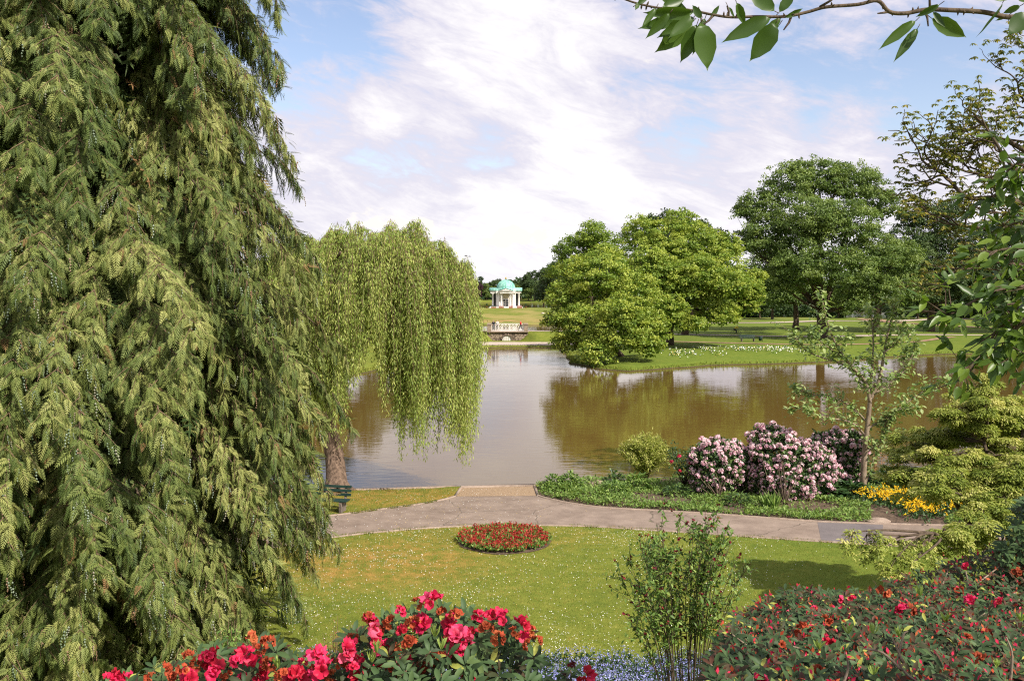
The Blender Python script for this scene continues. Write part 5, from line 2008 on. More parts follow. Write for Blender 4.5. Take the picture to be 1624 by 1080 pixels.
# ---- right hand rhododendron with small red remnants
rg = np.random.default_rng(304)
RT = [(1120, 1060), (1150, 985), (1170, 960), (1210, 945), (1260, 930), (1330, 932), (1400, 925), (1440, 905), (1480, 890), (1540, 872), (1624, 862), (1760, 850)]
rb = A(1450, 1100, 10.0)
rb[2] = H(rb[0], rb[1]) - 0.05
rr2 = thing('rhododendron_bush', rb, 'large spreading rhododendron at the lower right with dark leaves and sparse red flowers', 'shrub', 'rhododendron bushes')
lv = Acc()
P_, N_, S_ = [], [], []
for it in range(4200):
    px = rg.uniform(1125, 1740)
    top = np.interp(px, [q[0] for q in RT], [q[1] for q in RT])
    t_ = rg.random() ** 0.9
    py = top + 6 + t_ * (1150 - top)
    if px < 1185 and rg.random() < (1185 - px) / 60 * 0.75:
        continue
    # surface runs away from the viewer as it rises in the picture
    Y = np.interp(py, [860, 930, 1000, 1080, 1150], [12.5, 11.0, 8.8, 6.9, 5.8]) + rg.uniform(-0.5, 0.5)
    p = A(px, py + rg.normal(0, 5), Y)
    P_.append(p)
    N_.append(unit((rg.normal(0, .45), -0.5, 1.0)))
    S_.append(0.125 if Y > 8 else 0.115)
Pa = np.array(P_)
farr = Pa[:, 1] > 8.3
whorls(lv, rg, [P_[k] for k in np.nonzero(farr)[0]], [N_[k] for k in np.nonzero(farr)[0]], 0.092, (5, 8), vlo=0.0, vhi=0.42, droop=.5)
whorls(lv, rg, [P_[k] for k in np.nonzero(~farr)[0]], [N_[k] for k in np.nonzero(~farr)[0]], 0.105, (5, 8), vlo=0.0, vhi=0.55, droop=.45)
lv.out('leaves', M_rleaf, rr2)
w_ = Acc()
hidden_slope_stems(w_, rg, np.array(rb), [P_[k] for k in range(0, len(P_), 14)], 0.03)
for (pts_) in ([(1500, 1110), (1430, 1060), (1432, 1010), (1440, 1000)], [(1430, 1062), (1400, 1035), (1370, 1028)], [(1432, 1050), (1415, 1010)], [(1330, 1100), (1345, 1060), (1340, 1035)], [(1600, 1100), (1605, 1040), (1596, 1010)]):
    q = spl([A(a, b, 6.4) for a, b in pts_], 5)
    w_.tube(q, np.linspace(0.012, 0.005, len(q)), 6)
w_.out('stems', M_bark_grey, rr2)
Pn = np.array(P_)
pick = rg.permutation(len(Pn))
cnt = 0
for k in pick:
    if cnt >= 98:
        break
    p = Pn[k] + np.array((0, -0.02, 0.05))
    truss('bloom', rr2, p, unit((rg.normal(0, .5), -0.5, .8)), rg.uniform(0.05, 0.10), M_crim if rg.random() < 0.6 else M_wilt, rg, int(rg.integers(3, 6)), flsc=0.7)
    cnt += 1
rem = Acc()
idx = pick[100:2300]
n = len(idx)
rem.inst(LEAF2, Pn[idx] + (0, -0.02, 0.05), rdirs(rg, n) + UP * .6, rdirs(rg, n), rg.uniform(0.02, 0.055, n), rg.random(n) * .6, 0)
n2 = len(idx)
rem.inst(LEAF2, Pn[idx] + (0, -0.02, 0.04) + rg.normal(0, 0.02, (n2, 3)), rdirs(rg, n2) + UP, rdirs(rg, n2), rg.uniform(0.02, 0.06, n2), rg.random(n2) * .8, 1)
tag(rem.out('flower_remnants', [M_crim, M_wilt], rr2), kind='stuff')
ns = Acc()
for (px, py) in ((1425, 1010), (1385, 1005), (1460, 945), (1500, 985), (1620, 985), (1385, 1070), (1300, 1030), (1580, 1060), (1345, 1005)):
    p = A(px, py, 6.3)
    k = 8
    ns = Acc()
    ns.inst(RLEAF, np.tile(p, (k, 1)), UP * 1.4 + rdirs(rg, k) * 0.8, rdirs(rg, k), 0.08, 0.95, 0, 0.05)
    ns.out('young_shoot', M_fresh, rr2)
# ---- darker leathery bush with buds above it at the right edge
rg = np.random.default_rng(305)
db = A(1640, 1050, 12.0)
db[2] = H(db[0], db[1])
dk = thing('rhododendron_bush', db, 'grey green rhododendron with pale buds at the right edge below the layered tree', 'shrub', 'rhododendron bushes')
lv = Acc()
P_ = []
for it in range(420):
    px = rg.uniform(1585, 1760)
    top = np.interp(px, [1585, 1605, 1624, 1740], [860, 815, 785, 770])
    py = top + rg.random() * 130
    P_.append(A(px, py, 11.6 + rg.uniform(-.6, .6)))
whorls(lv, rg, P_, [unit((rg.normal(0, .5), -.4, 1)) for _ in P_], 0.13, vlo=0.3, vhi=0.6)
lv.out('leaves', M_rleaf, dk)
w_ = Acc()
hidden_slope_stems(w_, rg, np.array(db), P_[::8], 0.03)
w_.out('stems', M_twig, dk)
bd = Acc()
for q in P_[::9]:
    bd.tube([q, q + (0, 0, 0.03), q + (0, 0, 0.06)], [0.008, 0.014, 0.003], 5)
bd.out('buds', M_maple, dk)

# ---- small sprig of red flower at the bottom, right of the front bush
# belongs to a low shoot standing alone
sb = A(912, 1120, 7.0)
sb[2] = H(sb[0], sb[1])
sh_ = thing('rhododendron_shoot', sb, 'single rhododendron shoot with a bright red flower at the bottom edge beside the blue flowers', 'shrub')
lv = Acc()
q = [A(900, 1072, 7), A(905, 1062, 7), A(880, 1078, 7)]
whorls(lv, rg, q, [unit((-.3, -.3, 1))] * 3, 0.10)
lv.out('leaves', M_rleaf, sh_)
w_ = Acc()
hidden_slope_stems(w_, rg, np.array(sb), q, 0.012)
w_.out('stems', M_twig, sh_)
truss('bloom', sh_, A(926, 1068, 6.9), (0.6, -.5, -.2), 0.09, M_crim, rg, 3, flsc=0.8)
truss('bloom', sh_, A(906, 1056, 6.9), (0.0, -.5, .6), 0.05, M_seed, rg, 4, flsc=0.6)

# ================================================================ slender shrub with dark red flowers
rg = np.random.default_rng(306)
s0 = A(1085, 1130, 14.0)
s0[2] = H(s0[0], s0[1]) - 0.03
sv_ = thing('sweetshrub', s0, 'slender many stemmed shrub with small dark red flowers in front of the lawn', 'shrub')
st, lf, fl = Acc(), Acc(), Acc()
tips = []
for it in range(34):
    ex = rg.uniform(-1, 1)
    tx = 1085 + ex * 95 + rg.normal(0, 12)
    ty = np.interp(tx, [955, 975, 1000, 1030, 1060, 1100, 1150, 1175, 1200], [945, 900, 880, 835, 815, 815, 822, 870, 930]) + abs(rg.normal(0, 38))
    q = A(tx, ty, 14.0 + rg.uniform(-.7, .7))
    b = s0 + (ex * 0.2 + rg.normal(0, .06), rg.uniform(-.25, .25), 0)
    m = b * 0.42 + q * 0.58 + np.array((-ex * 0.10, 0, 0.12)) + rg.normal(0, 0.04, 3)
    p = spl([b, m, q], 9)
    st.tube(p, np.linspace(0.011, 0.003, len(p)), 5)
    tips.append(q)
    for _ in range(int(rg.integers(8, 14))):
        k = int(rg.integers(len(p) // 3, len(p) - 1))
        d = unit((rg.normal(0, 1), rg.normal(0, 1), 0.9))
        ll = rg.uniform(0.18, 0.5)
        e = p[k] + d * ll
        st.tube([p[k], p[k] + d * ll * .5 - (0, 0, .02), e], [0.006, 0.004, 0.002], 4, cap=False)
        tips.append(e)
        n = int(ll / 0.026)
        tt = rg.random(n)
        lf.inst(LEAF4, p[k] + d * ll * tt[:, None] + rg.normal(0, .02, (n, 3)), rdirs(rg, n) + d * .3, UP + rdirs(rg, n) * .6, rg.uniform(0.05, 0.10, n), rg.random(n) ** 1.2)
    n = 20
    kk = rg.integers(len(p) // 2 - 1, len(p), n)
    lf.inst(LEAF4, p[kk] + rg.normal(0, .03, (n, 3)), rdirs(rg, n), UP + rdirs(rg, n) * .6, rg.uniform(0.045, 0.08, n), rg.random(n))
st.out('stems', M_bark, sv_)
lf.out('leaves', M_fresh, sv_)
T_ = np.array(tips)
T_ = T_[rg.permutation(len(T_))[:150]]
for _ in range(3):
    n = len(T_)
    fl.inst(FLOS, T_ + rg.normal(0, .012, (n, 3)), UP + rdirs(rg, n) * .8, rdirs(rg, n), rg.uniform(0.03, 0.05, n), rg.random(n))
tag(fl.out('flowers', M_seed, sv_), kind='stuff')
# rusty little shrub and pale green seedling by the conifer foot
for (px, py, Y, r, mat, lab, nm) in ((537, 1000, 17.5, 0.34, M_rust, 'small rusty brown leaved shrub between the conifer and the red bush', 'small_shrub'),
                                     (362, 1012, 15.0, 0.36, M_fresh, 'light green broad leaved sapling poking out below the conifer', 'sapling')):
    b = A(px, py + 50, Y)
    b[2] = H(b[0], b[1])
    t = thing(nm, b, lab, 'shrub')
    c = A(px, py, Y)
    w_, lf = Acc(), Acc()
    for _ in range(22):
        e = c + rdirs(rg, 1)[0] * r * (0.9, 0.9, 0.8)
        p = spl([b, (b + e) / 2 + rg.normal(0, .04, 3), e], 4)
        w_.tube(p, np.linspace(.01, .003, len(p)), 4)
        n = 20
        tt = rg.uniform(.45, 1, n)
        kk = (tt * (len(p) - 1)).astype(int)
        lf.inst(LEAF4, p[kk] + rg.normal(0, .05, (n, 3)), rdirs(rg, n), UP + rdirs(rg, n) * .7, 0.055 if mat is M_rust else 0.10, rg.random(n))
    w_.out('stems', M_twig, t)
    lf.out('leaves', mat, t)

# ================================================================ blue flowers at the lawn's near edge
rg = np.random.default_rng(307)
n = 30000
px = rg.uniform(-200, 1500, n)
Y = rg.uniform(18.0, 22.2, n)
lim = 22.6 - 0.35 * np.sin(px * 0.02) - 0.3 * np.sin(px * 0.051)
lim = np.where(px < 850, lim + 0.1, lim)
X_ = (px - CXP) / FPX * Y
ok = (Y < lim) & ((px > 330))
X_, Y = X_[ok], Y[ok]
g0 = height(np.column_stack([X_, Y]))
hgt = rg.uniform(0.12, 0.36, len(X_)) + 0.06 * np.sin(X_ * 5) * np.cos(Y * 6)
bl = Acc()
n = len(X_)
P = np.column_stack([X_, Y, g0 + hgt])
isf = rg.random(n) < 0.62
for _ in range(3):
    q = P[isf] + rg.normal(0, 0.022, (isf.sum(), 3))
    bl.inst(LEAF2, q, rdirs(rg, len(q)), UP + rdirs(rg, len(q)) * .6, 0.030, rg.random(len(q)), 0, 0.045)
q = P[~isf] - (0, 0, .06)
bl.inst(LEAF2, q, rdirs(rg, len(q)) + UP * .4, rdirs(rg, len(q)), 0.09, rg.random(len(q)) * .6, 1)
q = P - (0, 0, .14)
bl.inst(LEAF2, q, rdirs(rg, len(q)) + UP * .4, rdirs(rg, len(q)), 0.10, rg.random(len(q)) * .4, 1)
tag(bl.out('blue_flowers', [M_blue, M_deep_green], None, (0, 21, 0.6)), 'low drift of tiny blue flowers along the near edge of the lawn', 'flowers', None, 'stuff')

# ================================================================ lawn: grass blades, daisies, fallen petals
rg = np.random.default_rng(308)
n = 170000
Y = 21.8 + (36.5 - 21.8) * rg.random(n) ** 0.9
px = rg.uniform(440, 1500, n)
X_ = (px - CXP) / FPX * Y
PY = 450 + FPX * 9 / Y
near_line = np.interp(px, [q[0] for q in near_e], [q[1] for q in near_e])
yy_lim = np.array([G(a, b, .5)[1] for a, b in near_e])
ok = Y < np.interp(X_, [G(a, b, .5)[0] for a, b in near_e], yy_lim) - 0.08
X_, Y = X_[ok], Y[ok]
bed_c = G(800, 857, .5)
bed_r = ((G(877, 857, .5)[0] - G(722, 857, .5)[0]) / 2)
ok = ((X_ - bed_c[0]) / (bed_r - .08)) ** 2 + ((Y - bed_c[1]) / (bed_r * .98)) ** 2 > 1
X_, Y = X_[ok], Y[ok]
n = len(X_)
gr = Acc()
BL = (np.array([(0, -0.10, 0), (0, 0.10, 0), (1, 0, 0.15)], float), np.array([(0, 1, 2)]))
patch = 0.5 + 0.25 * np.sin(X_ * 0.9 + Y * 0.4) + 0.25 * np.sin(X_ * 0.35 - Y * 0.8 + 2)
ctr = G(600, 890, .5)
thatchy = np.exp(-(((X_ - ctr[0]) / 4.6) ** 2 + ((Y - ctr[1]) / 3.4) ** 2)) * (0.7 + 0.5 * np.sin(X_ * 2.2 + Y) * np.sin(Y * 1.9))
v = np.clip(rg.random(n) * 0.55 + 0.25 * patch, 0, 0.85)
v = np.where(rg.random(n) < thatchy * 0.85, rg.uniform(0.9, 1.0, n), v)
v = np.where(rg.random(n) < 0.06, 0.92, v)
gr.inst(BL, np.column_stack([X_, Y, np.full(n, 0.49)]), UP + rdirs(rg, n) * 0.75, rdirs(rg, n), rg.uniform(0.03, 0.07, n), v)
M_grass = leafmat('grass_blade', [(0.0, (0.075, 0.115, 0.014)), (0.5, (0.16, 0.195, 0.028)), (0.85, (0.29, 0.285, 0.055)), (0.9, (0.40, 0.22, 0.055)), (1.0, (0.52, 0.27, 0.09))], 0.25, 0.6, 0.15)
tag(gr.out('grass', M_grass, None, (0, 30, 0.5)), 'short mown grass of the near lawn', 'grass', None, 'stuff')
DA = (np.array([(0, 0, 0.12)] + [(math.cos(a), math.sin(a), 0) for a in np.linspace(0, 2 * math.pi, 7)[:-1]], float), np.array([(0, 1 + k, 1 + (k + 1) % 6) for k in range(6)]))
da = Acc()
C_ = rg.uniform(size=(620, 2)) * (26, 14) + (-8, 22)
n = 20000
own = rg.integers(0, len(C_), n)
D_ = C_[own] + rg.normal(0, 0.55, (n, 2))
mixr = rg.random(n) < 0.45
D_[mixr] = rg.uniform(size=(mixr.sum(), 2)) * (26, 14) + (-8, 22)
X_, Y = D_[:, 0], D_[:, 1]
pxs = CXP + X_ / Y * FPX
keep = (Y < np.interp(X_, [G(a, b, .5)[0] for a, b in near_e], yy_lim) - 0.1) & (rg.random(n) < np.interp(pxs, [450, 520, 1000, 1150, 1250, 1420], [1, 1, 1, 0.7, 0.12, 0.02]))
drift = 0.5 + 0.5 * np.sin(X_ * .9 + 1.5 * np.sin(Y * .6)) * np.sin(Y * 1.1 + 1.2 * np.sin(X_ * .5 + 1))
keep &= rg.random(n) < 0.25 + 0.75 * drift ** 1.5
keep &= ((X_ - bed_c[0]) / (bed_r + .1)) ** 2 + ((Y - bed_c[1]) / (bed_r * 1.1)) ** 2 > 1
X_, Y = X_[keep], Y[keep]
n = len(X_)
da.inst(DA, np.column_stack([X_, Y, 0.545 + rg.random(n) * 0.02]), rdirs(rg, n) * (1, 1, .3), UP + rdirs(rg, n) * 0.35 + np.array((0, -.3, 0)), rg.uniform(0.007, 0.014, n), np.where(rg.random(n) < .08, 1.0, rg.random(n) * .9))
tag(da.out('daisies', M_wfl, None, (0, 30, 0.5)), 'white daisies scattered over the near lawn', 'flowers', None, 'stuff')
# fallen petals on the asphalt and the strip of grass beside the willow
fp = Acc()
n = 900
t_ = rg.random(n)
ia = rg.integers(0, len(fe) + 10, n)
px = rg.normal(700, 110, n)
Yn = np.interp(px, [q[0] for q in near_e], yy_lim) + 0.1
Yf = 41.0
Y = Yn + (Yf - Yn) * rg.random(n)
X_ = (px - CXP) / FPX * Y
fp.inst(LEAF2, np.column_stack([X_, Y, np.full(n, ZP + 0.012)]), rdirs(rg, n) * (1, 1, .1), UP + rdirs(rg, n) * .2, rg.uniform(0.03, 0.06, n), np.where(rg.random(n) < .35, 1.0, .5))
tag(fp.out('fallen_petals', M_wfl, None, (-2, 37, 0.5)), 'pale petals fallen on the asphalt path', 'petals', None, 'stuff')
# grass on the strip between path and water
gs = Acc()
n = 24000
px = rg.uniform(430, 728, n)
Y = rg.uniform(36.5, 41.3, n)
X_ = (px - CXP) / FPX * Y
fx_ = [G(a, b, .5)[0] for a, b in far_e]
fy_ = [G(a, b, .5)[1] for a, b in far_e]
ok = (Y > np.interp(X_, fx_, fy_) + 0.1)
X_, Y = X_[ok], Y[ok]
n = len(X_)
gs.inst(BL, np.column_stack([X_, Y, np.full(n, 0.49)]), UP + rdirs(rg, n) * 0.75, rdirs(rg, n), rg.uniform(0.03, 0.08, n), np.where(rg.random(n) < 0.5, rg.uniform(.88, 1, n), rg.random(n) * .8))
for ln, sgn in ((ne, -1), (fe, 1)):
    m = 5200
    ii = rg.random(m) * (len(ln) - 1.001)
    i0_ = ii.astype(int)
    q = ln[i0_] * (1 - (ii - i0_))[:, None] + ln[i0_ + 1] * (ii - i0_)[:, None]
    wv_ = 0.06 + 0.05 * np.sin(q[:, 0] * 7) * np.sin(q[:, 0] * 2.3 + 1)
    q[:, 1] += sgn * (wv_ - rg.random(m) * 0.14) 
    q[:, 2] = 0.5
    q = q[np.sin(q[:, 0] * 3.1) + np.sin(q[:, 0] * 1.3 + 2) > -0.7]
    m = len(q)
    gs.inst(BL, q, UP + rdirs(rg, m) * 0.75, rdirs(rg, m), rg.uniform(0.06, 0.12, m), rg.random(m) * .95)
tag(gs.out('grass', M_grass, None, (-5, 39, 0.5)), 'thin brownish grass beside the path and under the willow', 'grass', None, 'stuff')

# ================================================================ round bed of red flowers
rg = np.random.default_rng(309)
rbz = Acc()
an = np.linspace(0, 2 * math.pi, 41)[:-1]
ring = [(bed_c[0] + (bed_r - .06 + .03 * math.sin(9 * a)) * math.cos(a), bed_c[1] + (bed_r - .06 + .04 * math.sin(7 * a + 1)) * math.sin(a) * 1.04) for a in an]
Vv = [(bed_c[0], bed_c[1], 0.60)] + [(x, y, 0.515) for x, y in ring]
tag(trimesh('flower_bed', Vv, [(0, 1 + k, 1 + (k + 1) % 40) for k in range(40)], M_soil), kind='structure')
n = 1500
rr4 = np.sqrt(rg.random(n)) * (bed_r - 0.12)
a = rg.random(n) * 6.283
P = np.column_stack([bed_c[0] + rr4 * np.cos(a), bed_c[1] + rr4 * np.sin(a) * 1.04, np.full(n, 0.56)])
bdz = Acc()
for _ in range(5):
    bdz.inst(LEAF2, P + rg.normal(0, 0.04, P.shape) * (1, 1, .6) + (0, 0, .05), rdirs(rg, n) + UP * .9, rdirs(rg, n), rg.uniform(0.08, 0.16, n), rg.random(n), 1)
for _ in range(7):
    q = P[:640] + rg.normal(0, 0.04, (640, 3)) + (0, 0, .13)
    bdz.inst(LEAF2, q, rdirs(rg, 640) + UP * .5, rdirs(rg, 640), rg.uniform(0.05, 0.10, 640), rg.random(640) * .9, 0)
tag(bdz.out('bedding_flowers', [M_redfl, M_fresh], None, (bed_c[0], bed_c[1], 0.5)), 'mass of red bedding flowers filling the round bed in the lawn', 'flowers', None, 'stuff')
print('near', _t.time() - _T0)
_T0 = _t.time()

# ================================================================ pink rhododendrons on the bank
M_pleaf = M_deep_green


def pink_bush(seed, lobes, base, label, nbloom, nm='rhododendron_bush'):
    rg = np.random.default_rng(seed)
    t = thing(nm, base, label, 'shrub', 'pink rhododendrons on the bank')
    lf, w_ = Acc(), Acc()
    surf, nrm = [], []
    for c, r in lobes:
        D = rdirs(rg, 1500)
        D = D[(D[:, 2] > -0.8)]
        lump = 1 + 0.15 * np.sin(D[:, 0] * 9 + seed) * np.cos(D[:, 2] * 8) + 0.06 * np.sin(D[:, 1] * 14)
        P = np.array(c) + D * r * lump[:, None]
        ok = np.ones(len(P), bool)
        for c2, r2 in lobes:
            if c2 is not c:
                ok &= np.sum(((P - c2) / r2) ** 2, axis=1) > 0.9
        ok &= P[:, 2] > 0.5
        surf.append(P[ok])
        nrm.append(D[ok])
    P, D = np.vstack(surf), np.vstack(nrm)
    n = len(P)
    for _ in range(9):
        dd = rg.uniform(0.72, 1.0, (n, 1))
        cc = P - D * 0.35 * (1 - dd) * 3 + rg.normal(0, 0.05, P.shape)
        lf.inst(LEAF4, cc + D * (rg.random((n, 1)) < .3) * .1, rdirs(rg, n) + D * .7, D + rdirs(rg, n) * .5 + UP * .3, rg.uniform(0.10, 0.18, n), rg.random(n))
    lf.out('leaves', M_deep_green, t)
    b = np.array(base, float)
    hidden_slope_stems(w_, rg, b, P[P[:, 2] > 1.3][:22], 0.03)
    w_.out('stems', M_bark, t)
    # flower heads, spaced apart
    sel = []
    wgt = (D[:, 1] < 0.45)
    for k in rg.permutation(n):
        if not wgt[k]:
            continue
        if all(np.sum((P[k] - P[j]) ** 2) > 0.185 ** 2 for j in sel):
            sel.append(k)
        if len(sel) >= nbloom:
            break
    sel.sort(key=lambda k: P[k][1] - 0.3 * P[k][2])
    tm = []
    for v_ in range(5):
        a = Acc()
        m = 17
        DD = rdirs(rg, m * 2)
        DD = DD[DD[:, 2] > -0.35][:m]
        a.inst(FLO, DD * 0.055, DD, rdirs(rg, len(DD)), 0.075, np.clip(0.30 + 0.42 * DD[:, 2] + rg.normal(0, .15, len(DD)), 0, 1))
        tm.append(a)
    protoM = []
    for k, a in enumerate(tm):
        V, F = np.vstack(a.V), np.vstack(a.F)
        me = None
        protoM.append((V, F, np.concatenate(a.v)))
    meshes = {}
    rest = Acc()
    for q, k in enumerate(sel):
        i_ = int(rg.integers(0, 5))
        p = P[k] + D[k] * rg.uniform(0.02, 0.13)
        s = rg.uniform(0.75, 1.35)
        if q < 100:
            if i_ not in meshes:
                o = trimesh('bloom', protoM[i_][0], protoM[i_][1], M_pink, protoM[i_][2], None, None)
                meshes[i_] = o.data
                o.parent = t
            else:
                o = link_mesh('bloom', meshes[i_], t)
            o.location = tuple(p - root_off(t))
            o.scale = (s, s, s)
            o.rotation_euler = (rg.normal(0, .3), rg.normal(0, .3), rg.random() * 6)
        else:
            V, F, vv = protoM[i_]
            rest.add(V * s + p, F, vv)
    if rest.n:
        tag(rest.out('more_blooms', M_pink, t), kind='stuff')
    return t


def PB(lst):
    return [(A(px, py, Y), np.array((rx * Y / FPX, rx * Y / FPX * .85, rz * Y / FPX))) for px, py, Y, rx, rz in lst]


pink_bush(401, PB([(1138, 738, 40.5, 42, 38), (1125, 762, 40.2, 24, 24), (1158, 735, 40.8, 28, 32), (1178, 750, 41, 14, 22)]), G(1138, 790, .5), 'smaller pink flowering rhododendron, left of the two large ones on the bank', 150)
pink_bush(402, PB([(1238, 735, 40.2, 46, 48), (1222, 705, 40.6, 30, 28), (1285, 748, 40.0, 40, 42), (1250, 765, 39.7, 42, 28), (1212, 760, 40.2, 20, 26)]), G(1245, 800, .5), 'largest pink flowering rhododendron in the middle of the bank', 270)
pink_bush(403, PB([(1325, 715, 42.2, 40, 30), (1350, 720, 42.0, 22, 34), (1300, 725, 42.0, 24, 28), (1345, 745, 41.6, 20, 20)]), G(1335, 775, .5), 'pink flowering rhododendron behind the young tree trunk', 140)

# small red flowered rhododendron with bare stems
rg = np.random.default_rng(404)
b = G(1086, 774, .5)
t = thing('rhododendron_bush', b, 'small open rhododendron with a few red flowers left of the pink ones', 'shrub')
w_, lf = Acc(), Acc()
pts_ = []
for _ in range(16):
    e = A(rg.uniform(1064, 1104), rg.uniform(715, 750), 40.6 + rg.uniform(-.4, .4))
    p = spl([b, (b + e) / 2 + rg.normal(0, .08, 3), e], 4)
    w_.tube(p, np.linspace(0.03, 0.01, len(p)), 5)
    pts_.append(e)
w_.out('stems', M_bark, t)
for e in pts_:
    n = 55
    lf.inst(LEAF4, e + rg.normal(0, .16, (n, 3)), rdirs(rg, n), UP + rdirs(rg, n) * .6, rg.uniform(.09, .15, n), rg.random(n) * .9)
lf.out('leaves', M_deep_green, t)
for (px, py) in ((1065, 732), (1077, 724), (1093, 736), (1078, 748), (1097, 725)):
    truss('bloom', t, A(px, py, 40.2), (0, -.5, .6), 0.14, M_crim, rg, 8)

# bamboo like feathery shrub
rg = np.random.default_rng(405)
b = G(1022, 760, .5)
t = thing('bamboo_shrub', b, 'feathery yellow green bamboo shrub at the water edge', 'shrub')
w_, lf = Acc(), Acc()
for _ in range(120):
    a = rg.random() * 6.28
    u = math.sqrt(rg.random())
    rim = np.array((math.cos(a), math.sin(a) * .9, 0)) * 1.38 * u
    top = 2.15 * math.sqrt(max(0.05, 1 - 0.72 * u * u)) * rg.uniform(0.8, 1.08)
    e = b + rim + UP * top
    m = b + rim * 0.33 + UP * top * 0.6
    p = spl([b + rim * .12, m, e], 6)
    w_.tube(p, np.linspace(0.012, 0.004, len(p)), 4, cap=False)
    n = 130
    tt = rg.uniform(0.35, 1.0, n)
    kk = np.clip((tt * (len(p) - 1)).astype(int), 0, len(p) - 1)
    lf.inst(WL, p[kk] + rg.normal(0, .09, (n, 3)), rdirs(rg, n) + unit(rim + .01) * .6 + UP * .15, UP + rdirs(rg, n) * .7, rg.uniform(.12, .22, n), np.clip(rg.random(n) * .7 + .3 * tt, 0, 1))
w_.out('stems', M_twig, t)
lf.out('leaves', M_maple, t)

# ================================================================ bank planting
rg = np.random.default_rng(406)


def in_poly(x, y, poly):
    return poly_sd(np.column_stack([x, y]), poly) > 0


bedw = np.array(bed)[:, :2]
n = 60000
px = rg.uniform(850, 1640, n)
Y = rg.uniform(34.5, 43.0, n)
X_ = (px - CXP) / FPX * Y
sdv = poly_sd(np.column_stack([X_, Y]), bedw)
Yp_edge = np.interp(X_, [q[0] for q in fe2], [q[1] for q in fe2])
dist = Y - Yp_edge
bare = (0.5 + 0.5 * np.sin(X_ * 1.1 + 1.0) * np.cos(Y * 1.4 + X_ * .3))
# a green fringe along the path, broken cover behind, lush clump by the landing
dens = np.where(dist < 1.3, 1.0, np.where(bare > 0.62, 0.12, 0.75))
dens = np.where(px < 960, 1.0, dens)
dens = np.where((px > 1150) & (px < 1185) & (dist < 2.2) & (dist > .5), 0.05, dens)
ok = (sdv > 0.02) & (rg.random(n) < dens) & ~((px > 1388) & (px < 1510) & (dist > 0.2) & (dist < 3.6))
X_, Y, px, dist = X_[ok], Y[ok], px[ok], dist[ok]
n = len(X_)
gc = Acc()
hh = np.where(px < 1000, 0.34, 0.17) * (0.7 + 0.5 * np.sin(X_ * 2.3) * np.sin(Y * 2.9)) + 0.03
gc.inst(LEAF4, np.column_stack([X_, Y, 0.51 + hh * rg.random(n) ** .5]), rdirs(rg, n) + UP * .2, UP + rdirs(rg, n) * .6, rg.uniform(0.08, 0.17, n), np.clip(rg.random(n) * .7 + .25, 0, 1))
tag(gc.out('ground_cover', M_fresh, None, (12, 38, 0.5)), 'low green ground cover between the asphalt path and the water', 'plants', None, 'stuff')

# clumps: hostas, iris, ferns and small shrubs that can be told apart


def clump(name, px, py, w, h_, mat, lab, leaf=0.3, n=220, style='mound', seed=1, grp=None, cat='plant', vr=(0, 1)):
    rg = np.random.default_rng(seed + int(px))
    b = G(px, py, .5)
    a = Acc()
    b2 = np.array(b)
    if style == 'sword':
        X = rdirs(rg, n) * (0.55, .55, .1) + UP
        a.inst(WL, b2 + rdirs(rg, n) * (w * .3, w * .3, 0), X, rdirs(rg, n), h_ * rg.uniform(.6, 1.1, n), rg.uniform(*vr, n), 0, h_ * .55)
    else:
        D = rdirs(rg, n)
        D[:, 2] = abs(D[:, 2])
        r = rg.uniform(.45, 1, (n, 1)) ** .5
        a.inst(LEAF4, b2 + D * r * (w / 2, w / 2 * .8, h_), D * (1, 1, .2) + rdirs(rg, n) * .4, UP + D * .6 + rdirs(rg, n) * .3, leaf * rg.uniform(.6, 1.2, n), rg.uniform(*vr, n), 0, leaf * 1.7 if style == 'hosta' else None)
    return tag(a.out(name, mat, None, b), lab, cat, grp)


clump('hosta_plant', 1345, 785, 1.7, .55, M_deep_green, 'dark broad leaved clump right of the largest pink bush', .34, 170, 'hosta', vr=(0, .5))
clump('hosta_plant', 1322, 790, 1.2, .5, M_deep_green, 'dark hosta clump tucked against the largest pink bush', .30, 130, 'hosta', 2, vr=(0, .5))
clump('hosta_plant', 1405, 772, 2.0, .75, M_deep_green, 'dark leafy clump right of the young tree trunk', .32, 220, 'hosta', 3, vr=(0, .4))
clump('hosta_plant', 1455, 772, 2.2, .7, M_deep_green, 'dark leafy clump behind the yellow flowers', .32, 220, 'hosta', 4, vr=(0, .4))
clump('leafy_shrub', 1190, 765, 1.0, 1.0, M_deep_green, 'dark green shrub in the gap between the two front pink bushes', .18, 600, 'mound', 5, vr=(0, .3), cat='shrub')
clump('iris_plant', 1222, 806, .9, .75, M_fresh, 'sword leaved clump at the foot of the largest pink bush', .3, 70, 'sword', 6)
clump('leafy_plant', 1010, 775, 1.2, .7, M_fresh, 'bright green leafy clump below the bamboo shrub', .2, 420, 'mound', 7)
clump('leafy_plant', 973, 785, 1.3, .6, M_fresh, 'bright green clump near the path left of the bamboo shrub', .2, 420, 'mound', 8)
clump('leafy_plant', 975, 772, 0.9, .7, M_deep_green, 'dark green clump at the shore behind the bright one', .2, 320, 'mound', 9)
clump('leafy_plant', 880, 777, 1.0, .7, M_fresh, 'bright green clump closest to the gravel landing', .2, 420, 'mound', 10)
clump('leafy_plant', 905, 776, 1.1, .75, M_fresh, 'tall bright green clump second from the gravel landing', .2, 420, 'mound', 11)
clump('leafy_plant', 1075, 785, 1.4, .45, M_deep_green, 'grey green low clump under the small red rhododendron', .16, 380, 'mound', 12)
clump('leafy_plant', 1170, 800, 1.3, .5, M_deep_green, 'low dark cushion in front of the smaller pink bush', .16, 380, 'mound', 13)
